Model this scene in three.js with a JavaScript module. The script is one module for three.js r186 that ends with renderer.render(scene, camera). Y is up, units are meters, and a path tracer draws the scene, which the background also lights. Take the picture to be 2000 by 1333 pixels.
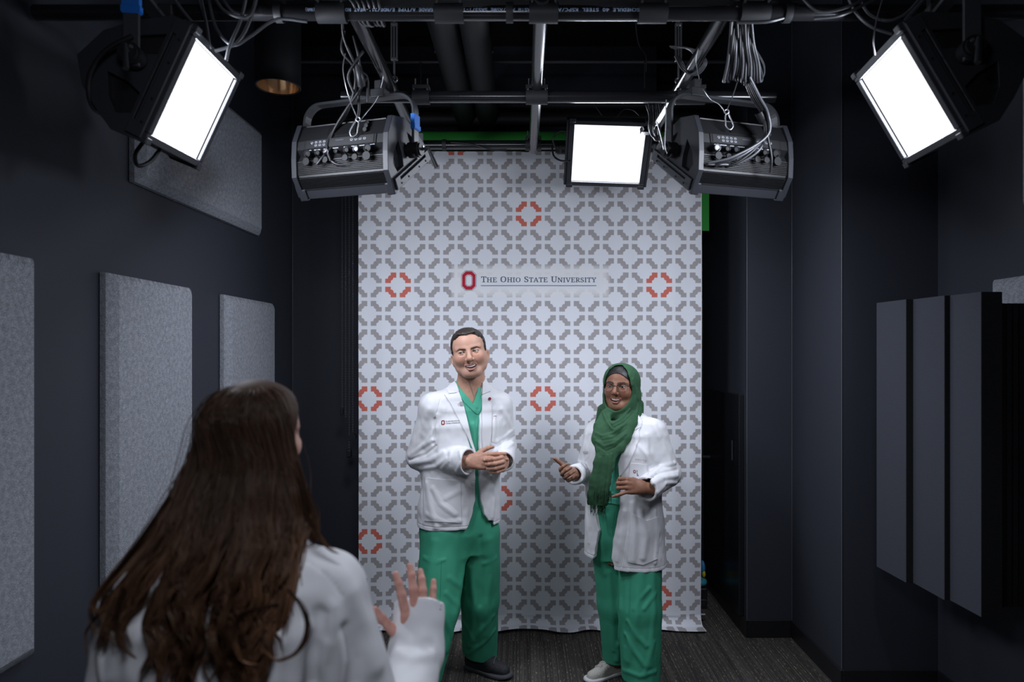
import * as THREE from 'three';
import { RoundedBoxGeometry } from 'three/addons/geometries/RoundedBoxGeometry.js';
import { mergeGeometries, toCreasedNormals } from 'three/addons/utils/BufferGeometryUtils.js';
import { RectAreaLightUniformsLib } from 'three/addons/lights/RectAreaLightUniformsLib.js';
import { createNoise3D, createNoise2D } from 'simplex-noise';

// ---------------------------------------------------------------- camera
const FOCAL = 1300, CX = 1020, CY = 685, EYE = 1.66;       // focal length and principal point for a 2000 x 1333 frame
const scene = new THREE.Scene();
const camera = new THREE.PerspectiveCamera(2 * Math.atan(1333 / 2 / FOCAL) * 180 / Math.PI, 2000 / 1333, 0.05, 40);
camera.position.set(0, EYE, 0);
camera.setViewOffset(2000, 1333, 1000 - CX, 666.5 - CY, 2000, 1333);
camera.focus = 3.5;
camera.userData.fStop = 2.6;
camera.updateMatrixWorld();

// ---------------------------------------------------------------- light and exposure
const renderer = new THREE.WebGLRenderer({ antialias: true });
renderer.toneMapping = THREE.LinearToneMapping;
renderer.toneMappingExposure = 1.15;
renderer.shadowMap.enabled = true;
RectAreaLightUniformsLib.init();
scene.background = new THREE.Color(0x000000);
const PANEL_COLOR = new THREE.Color().setRGB(0.82, 0.872, 1.0);
const LIGHT = { left: 36, right: 37, key_left: 27, key_right: 27, hair: 16, front: 20 };
const GLOW = 0.86;

// ---------------------------------------------------------------- helpers
const V = (x, y, z) => new THREE.Vector3(x, y, z);
const at = (px, py, d) => V((px - CX) / FOCAL * d, EYE - (py - CY) / FOCAL * d, -d);   // a pixel of the photograph at a depth
function rng(seed) { let s = seed >>> 0; return () => { s = (s + 0x6d2b79f5) | 0; let t = Math.imul(s ^ (s >>> 15), 1 | s); t = (t + Math.imul(t ^ (t >>> 7), 61 | t)) ^ t; return ((t ^ (t >>> 14)) >>> 0) / 4294967296; }; }
const noise3 = createNoise3D(rng(11)), noise2 = createNoise2D(rng(12));
const lerp = (a, b, t) => a + (b - a) * t, clamp = (x, a, b) => x < a ? a : x > b ? b : x;
const smooth = (a, b, x) => { const t = clamp((x - a) / (b - a), 0, 1); return t * t * (3 - 2 * t); };
const D2R = Math.PI / 180;

const used = new Map();
function numbered(name) { const n = used.get(name) || 0; used.set(name, n + 1); return n ? name + '_' + String(n).padStart(3, '0') : name; }
function shade(m) { m.castShadow = m.receiveShadow = true; return m; }
function thing(name, label, category, pos = [0, 0, 0], turn = 0, group) {
  const o = new THREE.Group(); o.name = numbered(name); o.position.set(...pos); o.rotation.y = turn;
  o.userData = { label, category }; if (group) o.userData.group = group;
  scene.add(o); return o;
}
const partCount = new WeakMap();
function part(name, geo, m, parent, label) {
  const o = shade(new THREE.Mesh(geo, m));
  let c = partCount.get(parent); if (!c) partCount.set(parent, c = new Map());
  const n = c.get(name) || 0; c.set(name, n + 1);
  o.name = n ? name + '_' + String(n).padStart(3, '0') : name;
  if (label) o.userData.label = label;
  parent.add(o); return o;
}
function single(name, geo, m, label, category, group, pos) {
  const o = shade(new THREE.Mesh(geo, m)); o.name = numbered(name); o.userData = { label, category }; if (group) o.userData.group = group;
  if (pos) { o.position.copy(pos); geo.translate(-pos.x, -pos.y, -pos.z); }
  scene.add(o); return o;
}
function struct(name, geo, m, parent = scene) {
  const o = shade(new THREE.Mesh(geo, m)); o.name = parent === scene ? numbered(name) : name; if (parent === scene) o.userData = { kind: 'structure' };
  parent.add(o); return o;
}
function mat(color, roughness = 0.6, extra = {}) {
  return new THREE.MeshPhysicalMaterial({ color: color instanceof THREE.Color ? color : new THREE.Color(color), roughness, metalness: 0, ...extra });
}
const rgb = (r, g, b) => new THREE.Color().setRGB(r, g, b);
function join(list) {
  const keep = new Set(['position', 'normal', 'uv']);
  const l = list.map((g) => {
    let h = g.index ? g.toNonIndexed() : g.clone();
    for (const k of Object.keys(h.attributes)) if (!keep.has(k)) h.deleteAttribute(k);
    if (!h.attributes.normal) h.computeVertexNormals();
    if (!h.attributes.uv) h.setAttribute('uv', new THREE.BufferAttribute(new Float32Array(h.attributes.position.count * 2), 2));
    return h;
  });
  return l.length === 1 ? l[0] : mergeGeometries(l);
}
const mv = (g, x, y, z) => { g.translate(x, y, z); return g; };
function bx(w, h, d, x = 0, y = 0, z = 0, r = 0.003) {
  const g = r > 0 ? new RoundedBoxGeometry(w, h, d, 1, Math.min(r, w / 2.1, h / 2.1, d / 2.1)) : new THREE.BoxGeometry(w, h, d);
  return mv(g, x, y, z);
}
function box2(x0, x1, y0, y1, z0, z1, r = 0) { return bx(x1 - x0, y1 - y0, z1 - z0, (x0 + x1) / 2, (y0 + y1) / 2, (z0 + z1) / 2, r); }
function tube(pts, r, seg = 0, rad = 7) {
  const c = new THREE.CatmullRomCurve3(pts, false, 'centripetal');
  return new THREE.TubeGeometry(c, seg || Math.max(8, pts.length * 7), r, rad, false);
}
function rod(a, b, r, rad = 14, r2 = r) {
  const d = b.clone().sub(a), g = new THREE.CylinderGeometry(r2, r, d.length(), rad);
  g.applyQuaternion(new THREE.Quaternion().setFromUnitVectors(V(0, 1, 0), d.clone().normalize()));
  return mv(g, (a.x + b.x) / 2, (a.y + b.y) / 2, (a.z + b.z) / 2);
}
function polyShape(pts, holes = []) {
  const s = new THREE.Shape(pts.map((p) => new THREE.Vector2(p[0], p[1])));
  for (const h of holes) s.holes.push(new THREE.Path(h.map((p) => new THREE.Vector2(p[0], p[1]))));
  return s;
}
function prism(pts, depth, holes = [], bevel = 0.002) {
  return new THREE.ExtrudeGeometry(polyShape(pts, holes), { depth: depth - 2 * bevel, bevelEnabled: bevel > 0, bevelThickness: bevel, bevelSize: bevel, bevelOffset: -bevel, bevelSegments: 1, curveSegments: 8 }).translate(0, 0, bevel);
}
function canvasTex(w, h, draw, srgb = true) {
  const c = document.createElement('canvas'); c.width = w; c.height = h; draw(c.getContext('2d'), w, h);
  const t = new THREE.CanvasTexture(c); if (srgb) t.colorSpace = THREE.SRGBColorSpace; t.anisotropy = 8; return t;
}
function dataTex(n, f, srgb = false) {     // f(i, j) -> [r, g, b] 0..1, repeats
  const a = new Uint8Array(n * n * 4);
  for (let j = 0; j < n; j++) for (let i = 0; i < n; i++) { const c = f(i, j); a.set([c[0] * 255, c[1] * 255, c[2] * 255, 255], (j * n + i) * 4); }
  const t = new THREE.DataTexture(a, n, n); t.wrapS = t.wrapT = THREE.RepeatWrapping; t.magFilter = THREE.LinearFilter; t.minFilter = THREE.LinearMipmapLinearFilter; t.generateMipmaps = true;
  if (srgb) t.colorSpace = THREE.SRGBColorSpace; t.needsUpdate = true; return t;
}
// ---------------------------------------------------------------- setting
const M = {
  wall: mat(rgb(0.034, 0.0375, 0.049), 0.55, { specularIntensity: 0.6 }),
  ceiling: mat(rgb(0.010, 0.010, 0.012), 0.8),
  blackMetal: mat(rgb(0.022, 0.023, 0.026), 0.42),
  blackPlastic: mat(rgb(0.018, 0.018, 0.021), 0.38),
  pipe: mat(rgb(0.015, 0.015, 0.017), 0.22, { clearcoat: 0.6, clearcoatRoughness: 0.15 }),
  steel: mat(rgb(0.45, 0.46, 0.48), 0.32, { metalness: 0.9 }),
  cable: mat(rgb(0.012, 0.012, 0.014), 0.45),
  blueTape: mat(rgb(0.010, 0.16, 0.62), 0.6),
  green: mat(rgb(0.03, 0.33, 0.04), 0.75),
  gold: mat(rgb(0.62, 0.40, 0.22), 0.22, { metalness: 0.85 }),
  orange: mat(rgb(0.55, 0.26, 0.08), 0.5),
};
const BACK = -4.46, RB = -4.80;
struct('wall_left', box2(-1.74, -1.54, 0, 3.7, -5.0, 2.4), M.wall);
struct('wall_back', box2(-1.54, 0.9, 0, 3.7, BACK - 0.2, BACK), M.wall);
struct('wall_recess', join([box2(0.9, 1.30, 0, 3.7, RB - 0.2, RB), box2(0.85, 0.9, 0, 3.7, RB - 0.2, BACK - 0.2)]), M.wall);
struct('wall_right_column', join([
  box2(1.30, 2.3, 0, 3.7, -5.0, -3.85), box2(1.56, 2.3, 0, 3.7, -3.85, -3.25)]), M.wall);
struct('wall_right', box2(2.03, 2.3, 0, 3.7, -3.25, 2.4), M.wall);
struct('wall_rear', box2(-1.74, 2.3, 0, 3.7, 2.4, 2.6), M.wall);
struct('ceiling', box2(-1.74, 2.3, 3.7, 3.85, -5.0, 2.6), M.ceiling);

// carpet: tiles laid edge to edge, striped along the room
const carpetMap = (() => {
  const n = 1024, r = rng(5), cols = [];
  const col = []; for (let i = 0; i < n; i++) col.push([0.5 + 0.5 * noise2(i * 0.07, 3), r(), r() < 0.30]);
  return dataTex(n, (i, j) => {
    const st = Math.floor(i / 8), base = 0.27 + 0.12 * noise2(st * 1.7, 8.1) + 0.02 * noise2(i * 0.3, j * 0.02);
    const fl = noise2(st * 9.3, j * 0.010 + st * 3.1), fl2 = noise2(st * 5.1 + 60, j * 0.05);
    const inRib = (i % 8) > 1 ? 1 : 0.38;
    let v = base * inRib, w = 0;
    if ((st * 7919) % 5 < 2) w = clamp(fl * 1.4 - 0.1, 0, 1) * clamp(fl2 * 1.5 + 0.4, 0, 1) * 0.42;
    v = clamp(v + 0.04 * (noise2(i * 0.9, j * 0.45)), 0.02, 1);
    return [clamp(v * 1.05 + w * 0.95, 0, 1), clamp(v * 0.99 + w * 0.86, 0, 1), clamp(v * 0.92 + w * 0.62, 0, 1)];
  }, true);
})();
const carpetBump = dataTex(256, (i, j) => { const v = 0.5 + 0.3 * Math.sin(i / 256 * Math.PI * 2 * 32) + 0.2 * noise2(i * 0.5, j * 0.3); return [v, v, v]; });
const carpetM = mat(0xffffff, 0.95, { map: carpetMap, bumpMap: carpetBump, bumpScale: 0.003 });
{
  const floor = struct('floor', box2(-1.74, 2.3, -0.2, -0.006, -5.0, 2.6), mat(rgb(0.02, 0.02, 0.02), 0.9));
  const T = 0.5, variants = [];
  for (let k = 0; k < 6; k++) {
    const g = new THREE.BoxGeometry(T - 0.0005, 0.006, T - 0.0005), uv = g.attributes.uv, r = rng(40 + k), u0 = r(), v0 = r();
    for (let i = 0; i < uv.count; i++) uv.setXY(i, uv.getX(i) + u0, uv.getY(i) + v0);
    variants.push(g);
  }
  let n = 0;
  for (let ix = 0; ix < 8; ix++) for (let iz = 0; iz < 9; iz++) {
    const o = struct('carpet_tile' + (n ? '_' + String(n).padStart(3, '0') : ''), variants[(ix * 5 + iz * 3 + (ix * iz) % 2) % 6], carpetM, floor);
    o.position.set(-1.72 + T / 2 + ix * T, -0.003, -0.30 - T / 2 - iz * T); n++;
  }
}
// baseboards
const bbM = mat(rgb(0.014, 0.014, 0.016), 0.35);
const bb = (x0, x1, z0, z1) => { const g = box2(x0, x1, 0, 0.102, z0, z1, 0.004); return g; };
struct('baseboard_left', bb(-1.54, -1.53, BACK, 2.4), bbM);
struct('baseboard_back', bb(-1.53, 0.9, BACK, BACK + 0.01), bbM);
struct('baseboard_right', join([bb(1.29, 1.30, RB, -3.84), bb(1.30, 1.55, -3.85, -3.84), bb(1.55, 1.56, -3.85, -3.24), bb(1.56, 2.02, -3.25, -3.24), bb(2.02, 2.03, -3.25, 2.4)]), bbM);
// thin metal corner beads that catch the light
{
  const bead = mat(rgb(0.10, 0.11, 0.12), 0.3);
  struct('trim_1', rod(V(1.30, 0.1, -3.849), V(1.30, 3.7, -3.849), 0.0025, 6), bead);
  struct('trim_2', rod(V(1.559, 0.1, -3.848), V(1.559, 3.7, -3.848), 0.0016, 6), bead);
  struct('trim_3', rod(V(1.56, 0.1, -3.249), V(1.56, 3.7, -3.249), 0.0022, 6), bead);
  struct('trim_4', rod(V(-1.538, 0.1, BACK + 0.003), V(-1.538, 3.7, BACK + 0.003), 0.0016, 6), bead);
}
// black service door in the recess on the right
{
  const d = new THREE.Group(); d.name = 'door_1'; d.userData = { kind: 'structure' }; scene.add(d);
  struct('door_leaf', box2(1.270, 1.30, 0.104, 1.40, -4.70, -3.90, 0.004), mat(rgb(0.012, 0.013, 0.015), 0.3), d);
  struct('door_pull', rod(V(1.262, 1.0, -4.0), V(1.262, 1.12, -4.0), 0.006, 8), M.blackMetal, d);
}

// ---------------------------------------------------------------- acoustic panels
const weave = (() => {
  const n = 512;
  return dataTex(n, (i, j) => {
    const a = noise2(i * 0.13, j * 0.9), b = noise2(i * 0.9 + 70, j * 0.13), c = noise2(i * 0.02 + 9, j * 0.02);
    const v = clamp(0.60 + 0.20 * a + 0.20 * b + 0.05 * c + 0.08 * (((i >> 1) + (j >> 1)) & 1 ? 1 : -1), 0, 1);
    return [v * 0.98, v * 0.985, v];
  }, true);
})();
const fabric = mat(rgb(0.90, 0.94, 1.0), 0.95, { map: weave, bumpMap: weave, bumpScale: 0.0015, sheen: 0.2 });
// bevelled fabric panel: along a wall, face towards +x (side 1) or -x (side -1)
function acousticPanel(x, side, z0, z1, y0, y1, label, depth = 0.05, bev = 0.035) {
  const w = Math.abs(z1 - z0), h = y1 - y0;
  const t = thing('acoustic_panel', label, 'acoustic panel', [x + side * 0.004, (y0 + y1) / 2, (z0 + z1) / 2], 0);
  // local: u along z, v up, n out of the wall
  const nseg = 5, rings = [[0, 0], [0.3, 0], [0.42, 0.02], [0.72, 0.42], [0.94, 0.9], [1.0, 1.0]];   // [depth share, inset share]
  const pos = [], uv = [], idx = [];
  const corner = (su, sv, k) => { const [dd, ii] = rings[k]; return [su * (w / 2 - bev * ii), sv * (h / 2 - bev * ii), depth * dd]; };
  const pt = (u, v, n) => { pos.push(side * n, v, side * -u); uv.push((u + n) / 0.30, (v + n) / 0.30); return pos.length / 3 - 1; };
  for (const [a, b] of [[[-1, -1], [1, -1]], [[1, -1], [1, 1]], [[1, 1], [-1, 1]], [[-1, 1], [-1, -1]]]) {
    for (let k = 0; k < rings.length - 1; k++) {
      const p = [corner(...a, k), corner(...b, k), corner(...b, k + 1), corner(...a, k + 1)].map((q) => pt(...q));
      idx.push(p[0], p[1], p[2], p[0], p[2], p[3]);
    }
  }
  const L = rings.length - 1, f = [[-1, -1], [1, -1], [1, 1], [-1, 1]].map((c) => pt(...corner(...c, L)));
  idx.push(f[0], f[1], f[2], f[0], f[2], f[3]);
  const bk = [[-1, -1], [1, -1], [1, 1], [-1, 1]].map((c) => pt(...corner(...c, 0)));
  idx.push(bk[0], bk[2], bk[1], bk[0], bk[3], bk[2]);
  let g = new THREE.BufferGeometry(); g.setAttribute('position', new THREE.Float32BufferAttribute(pos, 3)); g.setAttribute('uv', new THREE.Float32BufferAttribute(uv, 2)); g.setIndex(idx);
  g = toCreasedNormals(g, 0.6);
  part('fabric_cover', g, fabric, t);
  part('back_board', box2(0, side * 0.008, -h / 2 + 0.02, h / 2 - 0.02, -w / 2 + 0.02, w / 2 - 0.02, 0), mat(rgb(0.03, 0.03, 0.03), 0.8), t);
  return t;
}
acousticPanel(-1.54, 1, -2.06, -1.45, 0.72, 1.945, 'tall grey fabric wall panel cut off by the left edge, nearest on the left wall');
acousticPanel(-1.54, 1, -3.03, -2.42, 0.72, 1.945, 'tall grey fabric wall panel with slanting edges, middle of the upright three');
acousticPanel(-1.54, 1, -4.03, -3.38, 0.72, 1.945, 'narrow-looking grey fabric wall panel nearest the back corner, partly behind the long brown hair');
acousticPanel(-1.54, 1, -3.83, -2.60, 2.32, 2.92, 'wide grey fabric panel mounted high on the left wall behind the lit lamp');
acousticPanel(2.03, -1, -2.66, -1.4, 2.24, 2.84, 'grey fabric panel high on the right wall, only its edge showing');
acousticPanel(2.03, -1, -2.83, -2.22, 0.74, 1.96, 'grey fabric panel peeking out above the black foam on the right wall');

// stepped foam absorber and grooved foam block on the right
{
  const speck = dataTex(512, (i, j) => { const h = Math.abs(Math.sin(i * 12.9898 + j * 78.233) * 43758.5453) % 1, b = 0.5 + 0.5 * noise2(i * 0.25, j * 0.25); const v = h > 0.955 ? 0.9 * b + 0.25 : 0.12 + 0.2 * b * h; return [v, v, v]; }, true);
  const foamFace = mat(rgb(0.068, 0.074, 0.095), 0.95, { map: dataTex(256, (i, j) => { const v = 0.82 + 0.16 * noise2(i * 0.6, j * 0.6); return [v, v, v]; }, true) });
  const foamCut = mat(rgb(0.15, 0.155, 0.175), 0.9, { map: speck });
  const t = thing('foam_absorber', 'large charcoal foam absorber with three stepped vertical faces', 'foam panel', [1.64, 0.66, -3.08]);
  // plan outline (x out to the right, z towards the camera), heights sheared so the top rises a little to the camera
  const steps = [[0, 0], [0.012, 0.215], [0.042, 0.228], [0.048, 0.415], [0.074, 0.425], [0.080, 0.585]];
  const hts = 1.22;
  const face = (a, b, mm, nm) => {
    const g = new THREE.BufferGeometry(), L = Math.hypot(b[0] - a[0], b[1] - a[1]);
    g.setAttribute('position', new THREE.Float32BufferAttribute([a[0], 0, a[1], b[0], 0, b[1], b[0], hts, b[1], a[0], hts, a[1]], 3));
    g.setAttribute('uv', new THREE.Float32BufferAttribute([0, 0, L / 0.3, 0, L / 0.3, hts / 0.3, 0, hts / 0.3], 2)); g.setIndex([0, 1, 2, 0, 2, 3]); g.computeVertexNormals(); part(nm, g, mm, t);
  };
  const out = [];
  // each step a solid wedge slab
  const slab = (p, nm, mm) => { const g = new THREE.ExtrudeGeometry(polyShape(p), { depth: hts, bevelEnabled: false }); g.rotateX(Math.PI / 2); g.translate(0, hts, 0); const u = g.attributes.uv, q = g.attributes.position; for (let i = 0; i < u.count; i++) u.setXY(i, (q.getX(i) + q.getZ(i)) / 0.25, q.getY(i) / 0.25); part(nm, g, mm, t); };
  const X1 = 0.158;
  slab([[0.0, 0], [0.012, 0.215], [X1, 0.215], [X1, 0]], 'foam_step', foamFace);
  slab([[0.042, 0.2152], [0.050, 0.415], [X1, 0.415], [X1, 0.2152]], 'foam_step', foamFace);
  slab([[0.072, 0.4152], [0.080, 0.585], [X1, 0.585], [X1, 0.4152]], 'foam_step', foamFace);
  for (const [x0, z] of [[0.013, 0.2158], [0.051, 0.4158], [0.081, 0.5858]]) {
    const w = z > 0.5 ? X1 - x0 : 0.034, g = new THREE.PlaneGeometry(w, hts); const u = g.attributes.uv; for (let i = 0; i < 4; i++) u.setXY(i, u.getX(i) * w / 0.2, u.getY(i) * hts / 0.2);
    part('cut_edge', mv(new THREE.BoxGeometry(w, hts, 0.0015), x0 + w / 2, hts / 2, z), foamCut, t);
    const q = t.children[t.children.length - 1].geometry.attributes.uv; for (let i = 0; i < q.count; i++) q.setXY(i, q.getX(i) * w / 0.2, q.getY(i) * hts / 0.2);
  }
  const t2 = thing('foam_block', 'black speckled foam block with narrow vertical grooves at the right edge', 'foam panel', [1.802, 0.68, -2.54]);
  const p = []; const W = 0.17, N = 7; p.push([0, -0.35]);
  for (let i = 0; i < N; i++) { const a = i / N * W, b = (i + 0.72) / N * W, c = (i + 1) / N * W; p.push([a, 0], [b, 0], [b, -0.025], [c, -0.025]); }
  p.push([W, -0.35]);
  const g = new THREE.ExtrudeGeometry(polyShape(p), { depth: 1.16, bevelEnabled: false }); g.rotateX(Math.PI / 2); g.translate(0, 1.16, 0);
  const u = g.attributes.uv, q = g.attributes.position; for (let i = 0; i < u.count; i++) u.setXY(i, (q.getX(i) + q.getZ(i)) / 0.2, q.getY(i) / 0.2);
  part('grooved_foam', g, foamCut, t2);
  // bracket carrying the absorber from the wall
  const br = part('wall_bracket', join([box2(0.161, 0.387, 0.95, 0.98, 0.05, 0.09), box2(0.161, 0.387, 0.25, 0.28, 0.05, 0.09), box2(0.37, 0.387, 0.25, 0.98, 0.05, 0.09)]), M.blackMetal, t);
}

// ---------------------------------------------------------------- printed backdrop
{
  const DB = 4.02, S = 2, PX0 = 700, PY0 = 250, Wp = 671, Hp = 985;
  const map = canvasTex(Wp * S, Hp * S, (c, w, h) => {
    c.fillStyle = 'rgb(236,238,243)'; c.fillRect(0, 0, w, h);
    const per = 56.75, perY = 55.6, rx = 777 - PX0, ry = 557 - PY0;
    const red = [[0, 0], [4.5, -2.5], [9, 0], [-1, 4], [5, 4], [3.5, 7.5], [-1, 9], [9, 11], [2, -5]];
    const isRed = (gx, gy) => red.some(([a, b]) => Math.abs(gx - a) < 0.3 && Math.abs(gy - b) < 0.3);
    for (let j = -16; j < 30; j++) for (let i = -8; i < 26; i++) {
      const gx = (i + 0.5) / 2, gy = (j + 0.5) / 2;           // piece centre in periods from the first ring
      const cx = (rx + gx * per) * S, cy = (ry + gy * perY) * S, slash = ((i + j) & 1) === 0 ? -1 : 1;
      // pieces (-1,-1) is '/', (0,-1) is '\'
      c.save(); c.translate(cx, cy); c.scale(S * (slash === 1 ? -1 : 1), S);
      c.fillStyle = isRed(gx - 0.25, gy - 0.25) || isRed(gx + 0.25, gy - 0.25) || isRed(gx - 0.25, gy + 0.25) || isRed(gx + 0.25, gy + 0.25) ? 'rgb(214,112,97)' : 'rgb(172,167,168)';
      c.beginPath();
      c.rect(0.0, -10.4, 10.8, 10.2); c.rect(-10.8, 1.6, 11.0, 8.6);
      c.fill(); c.beginPath(); c.arc(-0.3, 0.2, 5.2, 0, 7); c.fill();
      c.beginPath(); c.moveTo(-6.4, 2.0); c.lineTo(0.4, -5.4); c.lineTo(4.6, -0.6); c.lineTo(-0.2, 5.0); c.fill();
      c.restore();
    }
    // the clear field behind the wordmark
    const X = (p) => (p - PX0) * S, Y = (p) => (p - PY0) * S;
    const cv = document.createElement('canvas'); cv.width = w; cv.height = h;
    const k = cv.getContext('2d');
    for (let n = 0; n <= 26; n++) { const e = 13 - n; k.fillStyle = 'rgba(236,238,243,' + (n > 20 ? 1 : 0.13) + ')'; k.fillRect(X(893) - e * S, Y(530) - e * S, (1180 - 893 + 2 * e) * S, (572 - 530 + 2 * e) * S); }
    c.drawImage(cv, 0, 0);
    // wordmark and emblem
    const oct = (x0, y0, x1, y1, q) => { c.beginPath(); c.moveTo(X(x0 + q), Y(y0)); c.lineTo(X(x1 - q), Y(y0)); c.lineTo(X(x1), Y(y0 + q)); c.lineTo(X(x1), Y(y1 - q)); c.lineTo(X(x1 - q), Y(y1)); c.lineTo(X(x0 + q), Y(y1)); c.lineTo(X(x0), Y(y1 - q)); c.lineTo(X(x0), Y(y0 + q)); c.closePath(); };
    const grey = 'rgb(70,74,84)';
    c.fillStyle = grey; oct(900.9, 528.6, 930.2, 568, 8); c.fill();
    c.fillStyle = 'rgb(245,245,248)'; oct(901.6, 529.3, 929.5, 567.3, 7.6); c.fill();
    c.fillStyle = 'rgb(186,12,47)'; oct(902.6, 530.3, 928.5, 566.3, 7.2); c.fill();
    c.fillStyle = 'rgb(245,245,248)'; oct(908.6, 536.8, 922.6, 559.8, 3.6); c.fill();
    c.fillStyle = grey; oct(909.5, 537.7, 921.7, 558.9, 3.2); c.fill();
    c.fillStyle = 'rgb(236,238,243)'; oct(910.2, 538.4, 921, 558.2, 3); c.fill();
    c.fillStyle = 'rgb(62,68,80)'; c.fillRect(X(939), Y(557.8), 226 * S, 1.1 * S);
    const words = ['THE', 'OHIO', 'STATE', 'UNIVERSITY'], big = 15.8 * S, small = 12.9 * S;
    const run = (draw) => { let x = 0; words.forEach((wd, n) => { if (n) x += 5.4 * S; [...wd].forEach((ch, q) => { c.font = (q ? small : big) + 'px serif'; if (draw) { c.fillText(ch, x, 0); c.strokeText(ch, x, 0); } x += c.measureText(ch).width + 0.2 * S; }); }); return x; };
    const len = run(false);
    c.save(); c.translate(X(939.3), Y(551.6)); c.scale(225.5 * S / len, 1); c.strokeStyle = 'rgb(62,68,80)'; c.lineWidth = 0.25 * S; run(true); c.restore();
  });
  const bumpN = dataTex(256, (i, j) => { const v = 0.5 + 0.4 * noise2(i * 0.9, j * 0.15); return [v, v, v]; });
  const cloth = mat(0xffffff, 0.75, { map });
  const t = thing('photo_backdrop', 'white fabric backdrop with grey and red lattice print and university wordmark', 'backdrop', [at(PX0, 0, DB).x, 0, -DB]);
  const W = Wp / FOCAL * DB, top = at(0, 296, DB).y, nx = 90, ny = 150, pos = [], uv = [], idx = [];
  const vAt = (y) => 1 - (((EYE - y) * FOCAL / DB + CY) - PY0) / Hp;
  const total = top + 0.085;
  for (let j = 0; j <= ny; j++) for (let i = 0; i <= nx; i++) {
    const u = i / nx, s = (j < ny - 30 ? j / (ny - 30) * (top - 0.12) : (top - 0.12) + (j - ny + 30) / 30 * 0.21);
    let x = u * W, y = top - s, z = 0;
    const low = smooth(top - 0.13, total, s);
    z += 0.006 * Math.sin(u * 21 + 1) * smooth(0.2, 2, s) + 0.010 * noise2(u * 3.2, s * 0.35) * smooth(0.1, 1.2, s) + 0.004 * noise2(u * 14, s * 0.8);
    const over = s - (top - 0.055);                              // arc length past the start of the curl
    if (over > 0) { const ang = Math.min(over / 0.05, Math.PI / 2); y = 0.055 - 0.05 * Math.sin(ang) + 0.002; z += 0.05 * (1 - Math.cos(ang)) + Math.max(0, over - 0.0785) * 1; y += 0.014 * (0.5 + 0.5 * noise2(u * 7, 4)) * smooth(0.04, 0.14, over); z += 0.03 * noise2(u * 5, 7) * low; }
    x += (u - 0.5) * -0.012 * (s / total) ;
    pos.push(x, Math.max(y, 0.002), z); uv.push(u, vAt(top - s));
  }
  for (let j = 0; j < ny; j++) for (let i = 0; i < nx; i++) { const a = j * (nx + 1) + i, b = a + 1, c = a + nx + 1, d = c + 1; idx.push(a, c, b, b, c, d); }
  const g = new THREE.BufferGeometry(); g.setAttribute('position', new THREE.Float32BufferAttribute(pos, 3)); g.setAttribute('uv', new THREE.Float32BufferAttribute(uv, 2)); g.setIndex(idx); g.computeVertexNormals();
  cloth.side = THREE.DoubleSide;
  part('printed_cloth', g, cloth, t);
  part('bottom_bar', rod(V(-0.01, 0.045, -0.045), V(W + 0.03, 0.045, -0.045), 0.011, 10), M.steel, t);
  part('roller_tube', rod(V(-0.02, top, -0.014), V(W + 0.02, top, -0.014), 0.012, 12), M.blackMetal, t);
  // green drape and other rollers behind
  const gz = -DB - 0.16, x0 = at(824, 0, DB).x, x1 = at(1383, 0, DB + 0.13).x;
  const gd = thing('green_drape', 'bright green chroma drape on a roller behind the printed backdrop', 'drape', [x0, 2.9, gz]);
  const gyTop = at(0, 258, DB + 0.16).y, gyMid = at(0, 268, DB + 0.16).y;
  part('roll', rod(V(-0.35, gyMid - 2.9, 0), V(x1 - x0 + 0.005, gyMid - 2.9, 0), 0.034, 20), M.green, gd);
  const gg = new THREE.BoxGeometry(x1 - x0 + 0.36, gyMid - at(0, 453, DB + 0.16).y, 0.003, 24, 6, 1); { const q = gg.attributes.position; for (let i = 0; i < q.count; i++) q.setZ(i, q.getZ(i) + 0.006 * Math.sin(q.getX(i) * 9)); gg.computeVertexNormals(); }
  part('drape_cloth', mv(gg, (x1 - x0) / 2 - 0.175, (gyMid + at(0, 453, DB + 0.16).y) / 2 - 2.9, 0.034), M.green, gd);
  for (const [py, r, dz, lab] of [[232, 0.042, 0.19, 'black rolled-up backdrop tube just above the green roll'], [205, 0.036, 0.30, 'topmost black backdrop tube near the back wall']]) {
    const o = at(0, py, DB + dz);
    const rt = thing('backdrop_roll', lab, 'roller', [-0.75, o.y, o.z]);
    part('rolled_cloth', rod(V(0, 0, 0), V(2.15, 0, 0), r, 20), mat(rgb(0.012, 0.012, 0.014), 0.6), rt);
    part('roller_core', rod(V(-0.42, 0, 0), V(2.20, 0, 0), 0.014, 12), M.blackMetal, rt);
  }
}
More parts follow.
